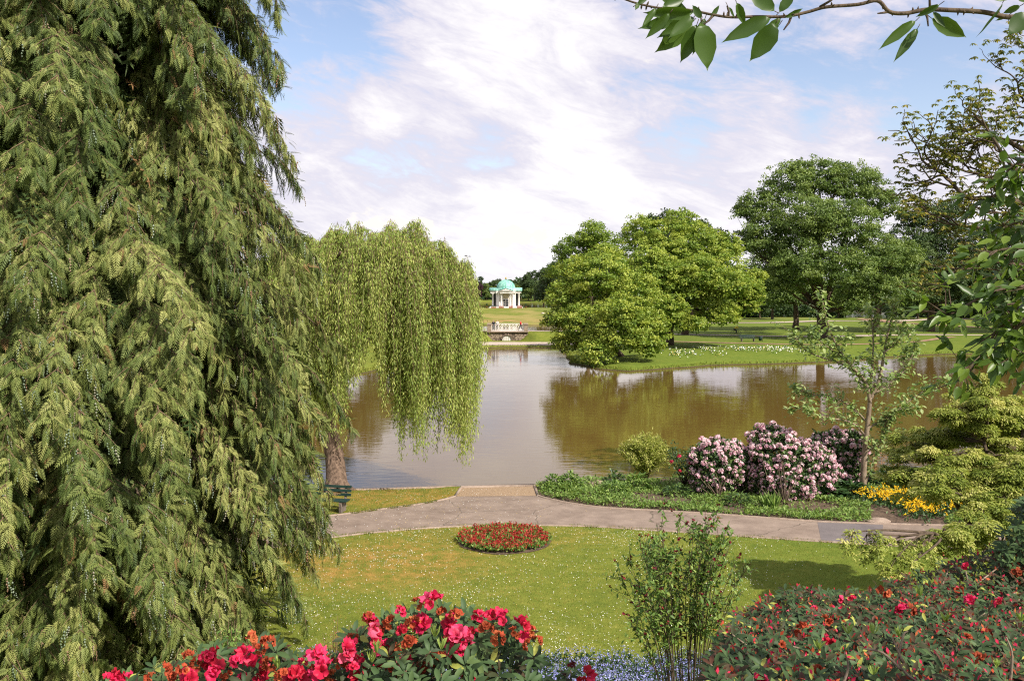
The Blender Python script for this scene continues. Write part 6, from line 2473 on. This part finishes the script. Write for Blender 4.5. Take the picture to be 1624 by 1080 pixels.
clump('spiraea_shrub', 1390, 748, 2.4, 1.2, M_rust, 'orange green spiraea shrub behind the young tree trunk', .13, 1500, 'mound', 14, cat='shrub')
clump('spiraea_shrub', 1312, 768, 1.0, 1.3, M_rust, 'rust tinged feathery plant between the pink bushes', .13, 700, 'mound', 15, cat='shrub')
clump('heather_plant', 1540, 800, 1.3, .45, M_seed, 'low dull red cushion plant right of the yellow flowers', .12, 420, 'mound', 16, vr=(.6, 1))
M_stn = M_conc
for k, (px, py, s, lab) in enumerate(((945, 772, .5, 'brown stone at the shore beside the green clumps'), (1392, 826, .5, 'flat pale stone slab at the path edge'))):
    b = G(px, py, .5)
    bm = bmesh.new()
    bmesh.ops.create_icosphere(bm, subdivisions=3, radius=1)
    rgk = np.random.default_rng(k)
    for v_ in bm.verts:
        f_ = 1 + 0.12 * math.sin(v_.co.x * 5 + k) * math.cos(v_.co.y * 4) + 0.05 * rgk.normal()
        v_.co = Vector((v_.co.x * s * f_, v_.co.y * s * .6 * f_, max(-.1, v_.co.z * (.3 if k == 0 else .12) * f_)))
    me = bpy.data.meshes.new('stone')
    bm.to_mesh(me)
    bm.free()
    me.materials.append(M_cap if k == 0 else M_kerb)
    o = link_mesh('stone', me)
    o.location = tuple(b)
    tag(o, lab, 'stone')

# yellow wallflowers
rg = np.random.default_rng(407)
n = 900
P = []
cc = [G(1415, 800, .5), G(1450, 806, .5), G(1440, 795, .5), G(1480, 805, .5), G(1465, 818, .5), G(1500, 810, .5), G(1395, 795, .5)]
P = np.array([cc[k] for k in rg.integers(0, len(cc), n)]) + rg.normal(0, 1, (n, 3)) * (.5, .5, 0)
yl = Acc()
for _ in range(4):
    yl.inst(LEAF2, P + rg.normal(0, .06, P.shape) * (1, 1, .5) + (0, 0, .12), rdirs(rg, n) + UP * .9, rdirs(rg, n), rg.uniform(.10, .18, n), rg.random(n) * .7, 1)
heads = P[:330] + UP * (0.36 + .10 * rg.random((330, 1)))
for _ in range(9):
    yl.inst(LEAF2, heads + rg.normal(0, .04, heads.shape), rdirs(rg, 330), UP + rdirs(rg, 330) * .7 + (0, -.4, 0), rg.uniform(.05, .085, 330), rg.random(330), 0, .10)
tag(yl.out('yellow_flowers', [M_yell, M_deep_green], None, (cc[1][0], cc[1][1], .5)), 'patch of yellow wallflowers right of the young tree', 'flowers', None, 'stuff')

# far bank flowers
rg = np.random.default_rng(408)
ff = Acc()
for (px, py, Y, w, m) in ((1078, 574, 117, 2.4, 240), (1120, 568, 121, .9, 70), (1180, 571, 122, 2.0, 200), (1215, 569, 122, 2.0, 200), (1250, 566, 122, 1.6, 150), (1312, 562, 126, .8, 60), (1135, 577, 118, 1.2, 60), (1145, 560, 124, 5, 50)):
    c = A(px, py, Y)
    X_, Yv = c[0] + rg.normal(0, w * .5, m), Y + rg.normal(0, 1.6, m)
    z = height(np.column_stack([X_, Yv])) + rg.uniform(.12, .38, m)
    okk = z > .2
    q = np.column_stack([X_, Yv, z])[okk]
    m = len(q)
    keepf = rg.random(m) < .45
    q = q[keepf]
    m = len(q)
    ff.inst(LEAF2, q, rdirs(rg, m), UP + rdirs(rg, m) * .6 + (0, -.6, 0), rg.uniform(.16, .26, m), np.where(rg.random(m) < .22, 1.0, rg.random(m) * .9), 0, .28)
    ff.inst(LEAF2, q - (0, 0, .14), rdirs(rg, m) + UP, rdirs(rg, m), .35, rg.random(m), 1)
tag(ff.out('bank_flowers', [M_wfl, M_fresh], None, (28, 120, .6)), 'clusters of white and yellow flowers along the far grassy bank', 'flowers', None, 'stuff')
# reedy grass fringe on the far banks
rg = np.random.default_rng(409)
fg = Acc()
fsh = np.array(W1)[:, :2]
for i_ in range(11, len(fsh)):
    a, b = fsh[i_], fsh[(i_ + 1) % len(fsh)]
    L_ = np.linalg.norm(b - a)
    mid = (a + b) / 2
    if abs(CXP + mid[0] / max(mid[1], 1) * FPX - 812) > 1000 or mid[1] < 80:
        continue
    m = int(L_ * 42)
    tt = rg.random((m, 1))
    q = a + (b - a) * tt
    nn = np.array((-(b - a)[1], (b - a)[0])) / L_
    q = q + nn * rg.uniform(-.9, .9, (m, 1))
    z = height(q)
    k2 = (z > 0.03) & (z < .5)
    q3 = np.column_stack([q, z])[k2]
    m = len(q3)
    fg.inst(BL, q3, UP + rdirs(rg, m) * .5, rdirs(rg, m), rg.uniform(.14, .38, m), rg.random(m) * .85, 0, rg.uniform(.3, .5, m))
tag(fg.out('bank_grass', M_grass, None, (20, 120, .3)), 'rough grass fringing the far banks of the pond', 'grass', None, 'stuff')
# pale stones on the island slope
for k, (px, py) in enumerate(((861, 500.5), (867, 502.5), (868, 506), (871, 507.5), (875, 509), (878, 510.5), (880, 506.5), (888, 501.5), (883, 502.5))):
    Y = float(np.interp(py, [500, 511], [252, 224]))
    c = A(px, py, Y)
    z = H(c[0], Y)
    bm = bmesh.new()
    bmesh.ops.create_icosphere(bm, subdivisions=2, radius=.42)
    for v_ in bm.verts:
        v_.co.z *= .6
        v_.co.x *= 1 + .25 * math.sin(k * 2 + v_.co.y * 5)
    me = bpy.data.meshes.new('stone')
    bm.to_mesh(me)
    bm.free()
    me.materials.append(M_pale)
    o = link_mesh('stone', me)
    o.location = (c[0], Y, z + .12)
    tag(o, 'pale stone lying on the right slope of the island mound', 'stone', 'stones on the island slope')
print('bank', _t.time() - _T0)
_T0 = _t.time()

# ================================================================ young tree with bare limbs
rg = np.random.default_rng(501)
b = G(1369, 783, .5)
YT = float(b[1])
t = thing('young_tree', b, 'young slender tree with sparse fresh leaves standing in the bank bed', 'tree')
w_, lf = Acc(), Acc()


def TP_(l, Y=YT, dy=0.0):
    k = len(l)
    return spl([A(x, y, Y + dy * q / max(1, k - 1)) for q, (x, y) in enumerate(l)], 5)


BR = [([(1369, 790), (1370, 740), (1374, 690), (1378, 655), (1380, 630)], .15, .085, 0),
      ([(1380, 640), (1372, 605), (1345, 575), (1325, 545), (1312, 510), (1303, 470)], .085, .02, -.8),
      ([(1380, 635), (1395, 600), (1402, 560), (1408, 530), (1415, 500), (1420, 480)], .08, .02, .5),
      ([(1375, 610), (1340, 580), (1290, 562), (1268, 545), (1256, 525)], .05, .012, -1),
      ([(1385, 625), (1410, 610), (1432, 590), (1448, 560), (1452, 545)], .055, .012, .6),
      ([(1380, 630), (1382, 590), (1385, 550), (1383, 510), (1380, 492)], .06, .015, 1.2),
      ([(1372, 690), (1350, 670), (1310, 662), (1290, 655), (1255, 645)], .05, .012, -.5),
      ([(1376, 670), (1350, 645), (1320, 630), (1285, 625), (1258, 615)], .045, .012, .8),
      ([(1376, 680), (1400, 665), (1430, 645), (1465, 620), (1495, 604)], .045, .012, .4),
      ([(1372, 720), (1395, 700), (1405, 670), (1425, 650), (1450, 645)], .035, .01, -.4),
      ([(1345, 575), (1330, 562), (1300, 540), (1290, 520)], .035, .01, -1.2),
      ([(1402, 560), (1425, 540), (1440, 520)], .03, .01, .2),
      ([(1372, 770), (1385, 730), (1400, 690), (1408, 665)], .035, .012, 0)]
ends = []
for l, r0, r1, dy in BR:
    p = TP_(l, YT, dy)
    w_.tube(p, np.linspace(r0, r1, len(p)), 8)
    if r0 < .15:
        for q in range(3, len(p), 2):
            ends.append(p[q])
            d = unit((rg.normal(0, 1), rg.normal(0, 1), .7))
            ll = rg.uniform(.25, .8)
            e = p[q] + d * ll
            w_.tube([p[q], (p[q] + e) / 2 + (0, 0, -.03), e], [.014, .009, .005], 4)
            ends.append(e)
        ends.append(p[-1])
        ends.append(p[-1] + (0, 0, -.12))
w_.out('trunk', M_bark_grey, t, smooth=True)
for e in ends:
    n = int(rg.integers(10, 22))
    X = rdirs(rg, n) * (1, 1, .5) - UP * .35
    lf.inst(LEAF4, e + rg.normal(0, .13, (n, 3)), X, UP + rdirs(rg, n) * .5, rg.uniform(.15, .28, n), np.clip(rg.random(n), 0, 1), 0, rg.uniform(.2, .36, n))
lf.out('leaves', leafmat('young_leaf', [(0, (.14, .22, .07)), (.5, (.26, .36, .12)), (1, (.42, .48, .20))], .35, .5, .3), t)

# ================================================================ layered tree on the right
rg = np.random.default_rng(502)
b = A(1610, 985, 23.5)
b[2] = H(b[0], b[1]) - .05
t = thing('dogwood_tree', b, 'layered yellow green tree with flat tiers of small leaves at the right', 'tree')
w_, lf = Acc(), Acc()
pads = []
for (px, py, Y, r) in ((1552, 618, 25.5, 42), (1530, 640, 25, 34), (1580, 640, 25.5, 36), (1545, 660, 25, 30), (1590, 665, 26, 34), (1620, 650, 26, 28),
                       (1475, 680, 26, 30), (1440, 690, 26.5, 34), (1510, 685, 26, 36), (1560, 690, 25.5, 36), (1610, 690, 25, 36), (1650, 700, 25, 40),
                       (1425, 715, 26, 28), (1465, 712, 25, 36), (1520, 712, 24.5, 40), (1580, 715, 24.5, 40), (1630, 725, 24, 40),
                       (1415, 740, 26, 24), (1450, 742, 25, 36), (1500, 740, 24, 38), (1560, 745, 24, 42), (1610, 750, 23.5, 42), (1660, 760, 24, 40),
                       (1440, 765, 25, 28), (1480, 770, 24, 36), (1530, 772, 23.5, 38), (1590, 780, 23, 40), (1635, 800, 23, 40), (1500, 790, 23.5, 26), (1560, 800, 22.5, 36),
                       (1600, 820, 22.5, 38), (1545, 825, 21.5, 34), (1500, 840, 21, 34), (1455, 845, 20.5, 26), (1420, 850, 20, 28), (1375, 838, 19.5, 26), (1352, 835, 19.3, 18),
                       (1385, 862, 19.5, 20), (1425, 872, 19.5, 22), (1460, 868, 20, 26), (1440, 888, 19.5, 16), (1520, 865, 21, 30), (1570, 850, 22, 36), (1620, 870, 22, 36)):
    if (px, py) == (1500, 790):
        continue
    if (px, py) in ((1440, 765), (1480, 770), (1530, 772)):
        py, r = py - 11, r * .75
    if py >= 835 and px < 1480:
        r *= .78
    pads.append((A(px, py, Y), r * Y / FPX))
fork = np.array(b) + (0, 0, 2.0)
w_.tube(spl([np.array(b), np.array(b) + (-.1, 0, 1.1), fork], 5), np.linspace(.24, .15, 11), 8)
l1 = [A(1560, 700, 25), A(1480, 730, 25), A(1480, 845, 20.8), A(1600, 760, 24), A(1530, 790, 23.5), A(1620, 680, 25.5)]
mains = []
for q in l1:
    p = spl([fork - (0, 0, .2), (fork + q) / 2 + rg.normal(0, .15, 3), q], 6)
    w_.tube(p, np.linspace(.10, .04, len(p)), 6)
    mains.append(p)
allm = np.vstack(mains)
base_pads = list(pads)
for _ in range(70):
    c0, r0_ = base_pads[int(rg.integers(0, len(base_pads)))]
    if c0[1] < 23 or CXP + c0[0] / c0[1] * FPX < 1475:
        continue
    pads.append((c0 + rg.normal(0, 1, 3) * (.5, .6, .2), r0_ * rg.uniform(.35, .7)))
for c, r in pads:
    k = int(np.argmin(np.sum((allm - c) ** 2, axis=1) + (allm[:, 2] > c[2] + .1) * 3))
    c2 = c - (0, 0, .12)
    p = spl([allm[k], (allm[k] + c2) / 2 + rg.normal(0, .1, 3), c2], 4)
    w_.tube(p, np.linspace(.035, .012, len(p)), 5)
    sub = [(c, r)]
    low = c[1] < 20.7
    for q in range(int(5 + 7 * r) if low else int(6 + 9 * r)):
        a = rg.random() * 6.28
        u = rg.uniform(.4, 1.05) * (1.35 if low else 1)
        sc = c + np.array((math.cos(a) * r * u, math.sin(a) * r * u * .8, -.20 * u * u + rg.normal(0, .10)))
        w_.tube([c2, (c2 + sc) / 2 + (0, 0, .02), sc - (0, 0, .05)], [.012, .008, .004], 4, cap=False)
        sr = rg.uniform(.07, .16) if low else rg.uniform(.10, .32)
        n = int(5200 * sr * sr)
        th = rg.random(n) * 6.28
        uu = np.sqrt(rg.random(n))
        P = sc + np.column_stack([np.cos(th) * uu * sr, np.sin(th) * uu * sr, -.40 * (uu * sr) ** 2 / sr + rg.normal(0, .022, n) - (rg.random(n) < .2) * .08])
        X = np.column_stack([np.cos(th), np.sin(th), np.full(n, -.35)]) + rdirs(rg, n) * .5
        lf.inst(LEAF4, P, X, UP + rdirs(rg, n) * .35, rg.uniform(.06, .105, n), np.clip(rg.normal(.5, .2) + rg.normal(0, .18, n), 0, 1), 0, rg.uniform(.065, .11, n))
w_.out('trunk', M_bark, t)
lf.out('leaves', M_maple, t)

# ================================================================ airy tree at upper right
rg = np.random.default_rng(503)
b = A(1790, 800, 41)
b[2] = H(b[0], b[1]) - .1
t = thing('buckeye_tree', b, 'airy tree with twisting branches and sparse leaf clusters reaching in at upper right', 'tree')
w_, lf = Acc(), Acc()
fork = A(1760, 420, 41)
w_.tube(spl([np.array(b), A(1775, 650, 41), fork], 6), np.linspace(.32, .2, 13), 10)
ends = []


def grow(p0, d, L_, r, lev):
    """twisting limb with forks; records its tips"""
    n = 5
    pts = [p0]
    dd = unit(d)
    for _ in range(n):
        dd = unit(dd + rg.normal(0, .24, 3) + UP * .05)
        pts.append(pts[-1] + dd * L_ / n)
    p = spl(pts, 3)
    w_.tube(p, np.linspace(r, r * .5, len(p)), 6 if lev < 2 else 4, cap=False)
    if lev >= 3:
        ends.append(p[-1])
        ends.append(p[len(p) // 2])
        return
    for k in range(4 if lev < 2 else 3):
        q = p[int(rg.integers(len(p) // 3, len(p)))]
        grow(q, dd * .9 + rdirs(rg, 1)[0] * 1.0 * (1, 1, .8), L_ * rg.uniform(.48, .68), r * .5, lev + 1)
    grow(p[-1], dd, L_ * .6, r * .5, lev + 1)


for (x1, y1, x2, y2, Y, L_, r) in ((1700, 322, 1560, 315, 26, 2.6, .09), (1720, 260, 1600, 225, 26.5, 2.4, .07), (1700, 380, 1600, 370, 25.5, 2.2, .07), (1730, 430, 1610, 420, 26, 2.4, .07),
                                   (1740, 200, 1660, 190, 27, 2.2, .06), (1740, 150, 1690, 120, 27, 1.6, .05), (1720, 300, 1610, 270, 25, 2.2, .07)):
    Y, L_, r = Y * 1.5, L_ * 1.5, r * 1.4
    s, e = A(x1, y1, Y), A(x2, y2, Y)
    p = spl([fork + (0, 0, (y1 < 400) * .5), (fork + s) / 2, s, (s + e) / 2 + rg.normal(0, .12, 3), e], 4)
    w_.tube(p, np.linspace(r * 1.6, r, len(p)), 7, cap=False)
    grow(e, e - s, L_ * .72, r * .8, 1)
    grow((s + e) / 2, (e - s) + UP * .8, L_ * .7, r * .7, 1)
    grow((s + e) / 2, (e - s) - UP * .8, L_ * .6, r * .6, 2)
w_.out('trunk', M_bark, t)
for e in ends:
    for _ in range(3):
        c = e + rg.normal(0, .2, 3)
        n = int(rg.integers(5, 9))
        a = rg.random() * 6.28 + np.arange(n) * 6.28 / n
        X = np.column_stack([np.cos(a), np.sin(a), np.full(n, -.55)])
        lf.inst(LEAF4, np.tile(c, (n, 1)), X + rdirs(rg, n) * .25, UP + rdirs(rg, n) * .3, rg.uniform(.14, .25, n), rg.random(n))
lf.out('leaves', leafmat('buckeye_leaf', [(0, (.06, .09, .015)), (.5, (.15, .18, .04)), (1, (.34, .28, .07))], .4, .45, .3), t)
print('airy ends', len(ends))

# ================================================================ cherry: boughs hang in at the right and across the top
rg = np.random.default_rng(504)
cb = np.array((6.2, 3.2, 0.0))
cb[2] = H(cb[0], cb[1]) - .1
ch = thing('cherry_tree', cb, 'cherry tree whose leafy boughs hang into view at the right edge and along the top', 'tree')
w_, lf = Acc(), Acc()
ctop = np.array((6.4, 3.4, 13.5))
w_.tube(spl([cb, cb + (0, .1, 2.5), ctop], 6), np.linspace(.16, .07, 13), 10)
# top bough
tb = [(1720, 45), (1640, 24), (1600, 28), (1560, 20), (1510, 17), (1470, 16), (1435, 22), (1410, 19), (1392, 2), (1360, 8), (1310, 12), (1280, 20), (1245, 27), (1200, 27), (1160, 28), (1130, 24), (1090, 16), (1050, 14), (1010, 6), (975, -6), (950, -12)]
p = spl([ctop, A(2300, -500, 3.9), A(2000, -120, 3.9), A(1860, 20, 3.95), A(1780, 44, 4.0)] + [A(x, y, 4.0) for x, y in tb], 5)
w_.tube(p, np.interp(np.linspace(0, 1, len(p)), [0, .16, .5, 1], [.035, .012, .008, .0035]), 7)
for (a_, b_) in (((1410, 19), (1392, 22)), ((1255, 26), (1243, 48)), ((1155, 28), (1153, 10)), ((1475, 16), (1470, -14)), ((1392, 2), (1400, -20)), ((1130, 26), (1115, 40)), ((1465, 14), (1472, 42)), ((1300, 12), (1330, -8))):
    w_.tube([A(*a_, 4.0), A((a_[0] + b_[0]) / 2 + 2, (a_[1] + b_[1]) / 2, 4.0), A(*b_, 3.98)], [.006, .005, .003], 5)
for k in range(46):     # buds and knobs on the bark
    q = p[int(rg.integers(25, len(p) - 1))]
    d = unit((rg.normal(0, .3), rg.normal(0, .5), rg.normal(0, 1)))
    w_.tube([q, q + d * .012, q + d * .02], [.004, .004, .001], 4)
# leaves: base, tip, width factor, face tilt
TL = [((1112, 38), (1124, 112), 1.0), ((1105, 40), (1080, 100), .85), ((1098, 36), (1040, 84), .75), ((1085, 30), (1012, 45), .55), ((1100, 20), (1020, 22), .5), ((1100, 28), (1060, 60), .7),
      ((1112, 30), (1098, 8), .9), ((1230, 38), (1190, 98), 1.0), ((1222, 30), (1145, 66), .6), ((1168, 5), (1182, 42), .7), ((1228, 18), (1185, -14), .9), ((1236, 20), (1262, -14), .8),
      ((1244, 28), (1275, 14), .5), ((1452, 34), (1394, 78), .45), ((1455, 46), (1418, 98), .45), ((1478, 30), (1534, 60), .8), ((1490, 8), (1452, 28), .55), ((1010, 8), (1034, -12), .6),
      ((1050, 12), (1090, -4), .7), ((1095, 34), (1042, 60), .6), ((1590, 5), (1550, 60), .12), ((1628, 22), (1600, 55), 1.2), ((1602, -5), (1570, -2), .8), ((1012, 6), (1008, 16), .8), ((1118, 30), (1100, 70), .5),
      ((1640, 30), (1615, 50), .8), ((1330, -8), (1300, -30), .8), ((1236, 40), (1228, 50), .3), ((1062, 22), (1024, 62), .55), ((1078, 26), (1046, 78), .5), ((1112, 36), (1100, 88), .7), ((1090, 20), (1048, -2), .6), ((1040, 14), (1018, 44), .5),
      ((1238, 30), (1205, 62), .6), ((1126, 30), (1142, 8), .6), ((1480, 20), (1500, 44), .6), ((1600, 24), (1578, 34), .5), ((1618, 10), (1590, 22), .8), ((1636, 0), (1606, -10), .9), ((1155, 12), (1166, 30), .5)]
SR = .012
for (b_, e_, w0) in TL:
    Yl = 3.95 + rg.uniform(-.08, .08)
    P0, P1 = A(*b_, Yl), A(*e_, Yl + rg.uniform(-.03, .03))
    X = P1 - P0
    L_ = np.linalg.norm(X)
    Zn = np.array((rg.normal(0, .15), -1, rg.normal(0, .25)))
    lf.inst(CLEAF, P0[None], X[None], Zn[None], L_, rg.uniform(.15, .55), 0, L_ * w0 * 1.05)
    w_.tube([P0, P0 - X / L_ * .02 + (0, 0, .004)], [.0016, .0016], 4)
# hanging boughs at the right edge
RB = [([(1760, 330), (1690, 300), (1624, 285), (1590, 300), (1560, 330)], 5.2), ([(1770, 420), (1690, 400), (1620, 395), (1575, 400), (1545, 430)], 5.0),
      ([(1760, 470), (1680, 460), (1610, 455), (1560, 470), (1515, 495), (1500, 500)], 4.9), ([(1760, 560), (1690, 520), (1620, 510), (1585, 520), (1560, 560), (1530, 600)], 5.0),
      ([(1770, 350), (1700, 350), (1640, 345), (1595, 360), (1570, 370)], 5.4), ([(1770, 520), (1700, 480), (1640, 480), (1590, 485), (1560, 500)], 5.3), ([(1780, 250), (1700, 262), (1650, 270), (1610, 262), (1585, 290)], 5.1),
      ([(1770, 620), (1700, 560), (1650, 545), (1615, 540), (1585, 545)], 5.2), ([(1780, 440), (1710, 440), (1650, 430), (1600, 430), (1565, 450)], 5.6),
      ([(1624, 610), (1600, 560), (1605, 530), (1640, 500), (1720, 480)][::-1], 5.0)]
hub = np.array((6.25, 3.35, 11.0))
for l, Y in RB:
    p = spl([hub] + [A(x, y, Y) for x, y in l], 5)
    w_.tube(p, np.interp(np.linspace(0, 1, len(p)), [0, .3, 1], [.03, .012, .004]), 6, cap=False)
    st0 = int(len(p) * .42)
    for q in range(st0, len(p)):
        for _ in range(2 + (q % 2)):
            P0 = p[q] + rg.normal(0, .03, 3)
            X = np.array((rg.normal(-.35, .6), rg.normal(0, .4), rg.normal(-.45, .35)))
            lf.inst(CLEAF, (P0 + unit(X) * .015)[None], X[None], (np.array((rg.normal(0, .4), -.5, .9)))[None], rg.uniform(.065, .115), rg.uniform(.2, 1), 0, rg.uniform(.06, .10))
        if rg.random() < .5:
            d = unit((rg.normal(-.3, .5), rg.normal(0, .5), rg.normal(-.3, .5)))
            e = p[q] + d * rg.uniform(.08, .2)
            w_.tube([p[q], e], [.004, .002], 4, cap=False)
            for _ in range(4):
                X = d + rdirs(rg, 1)[0] * .8 - UP * .3
                lf.inst(CLEAF, (e + rg.normal(0, .012, 3))[None], X[None], (np.array((rg.normal(0, .4), -.5, .9)))[None], rg.uniform(.065, .115), rg.uniform(.2, 1), 0, rg.uniform(.06, .10))
w_.out('trunk', M_bark, ch, smooth=True)
lf.out('leaves', M_cherry, ch)
print('right', _t.time() - _T0)
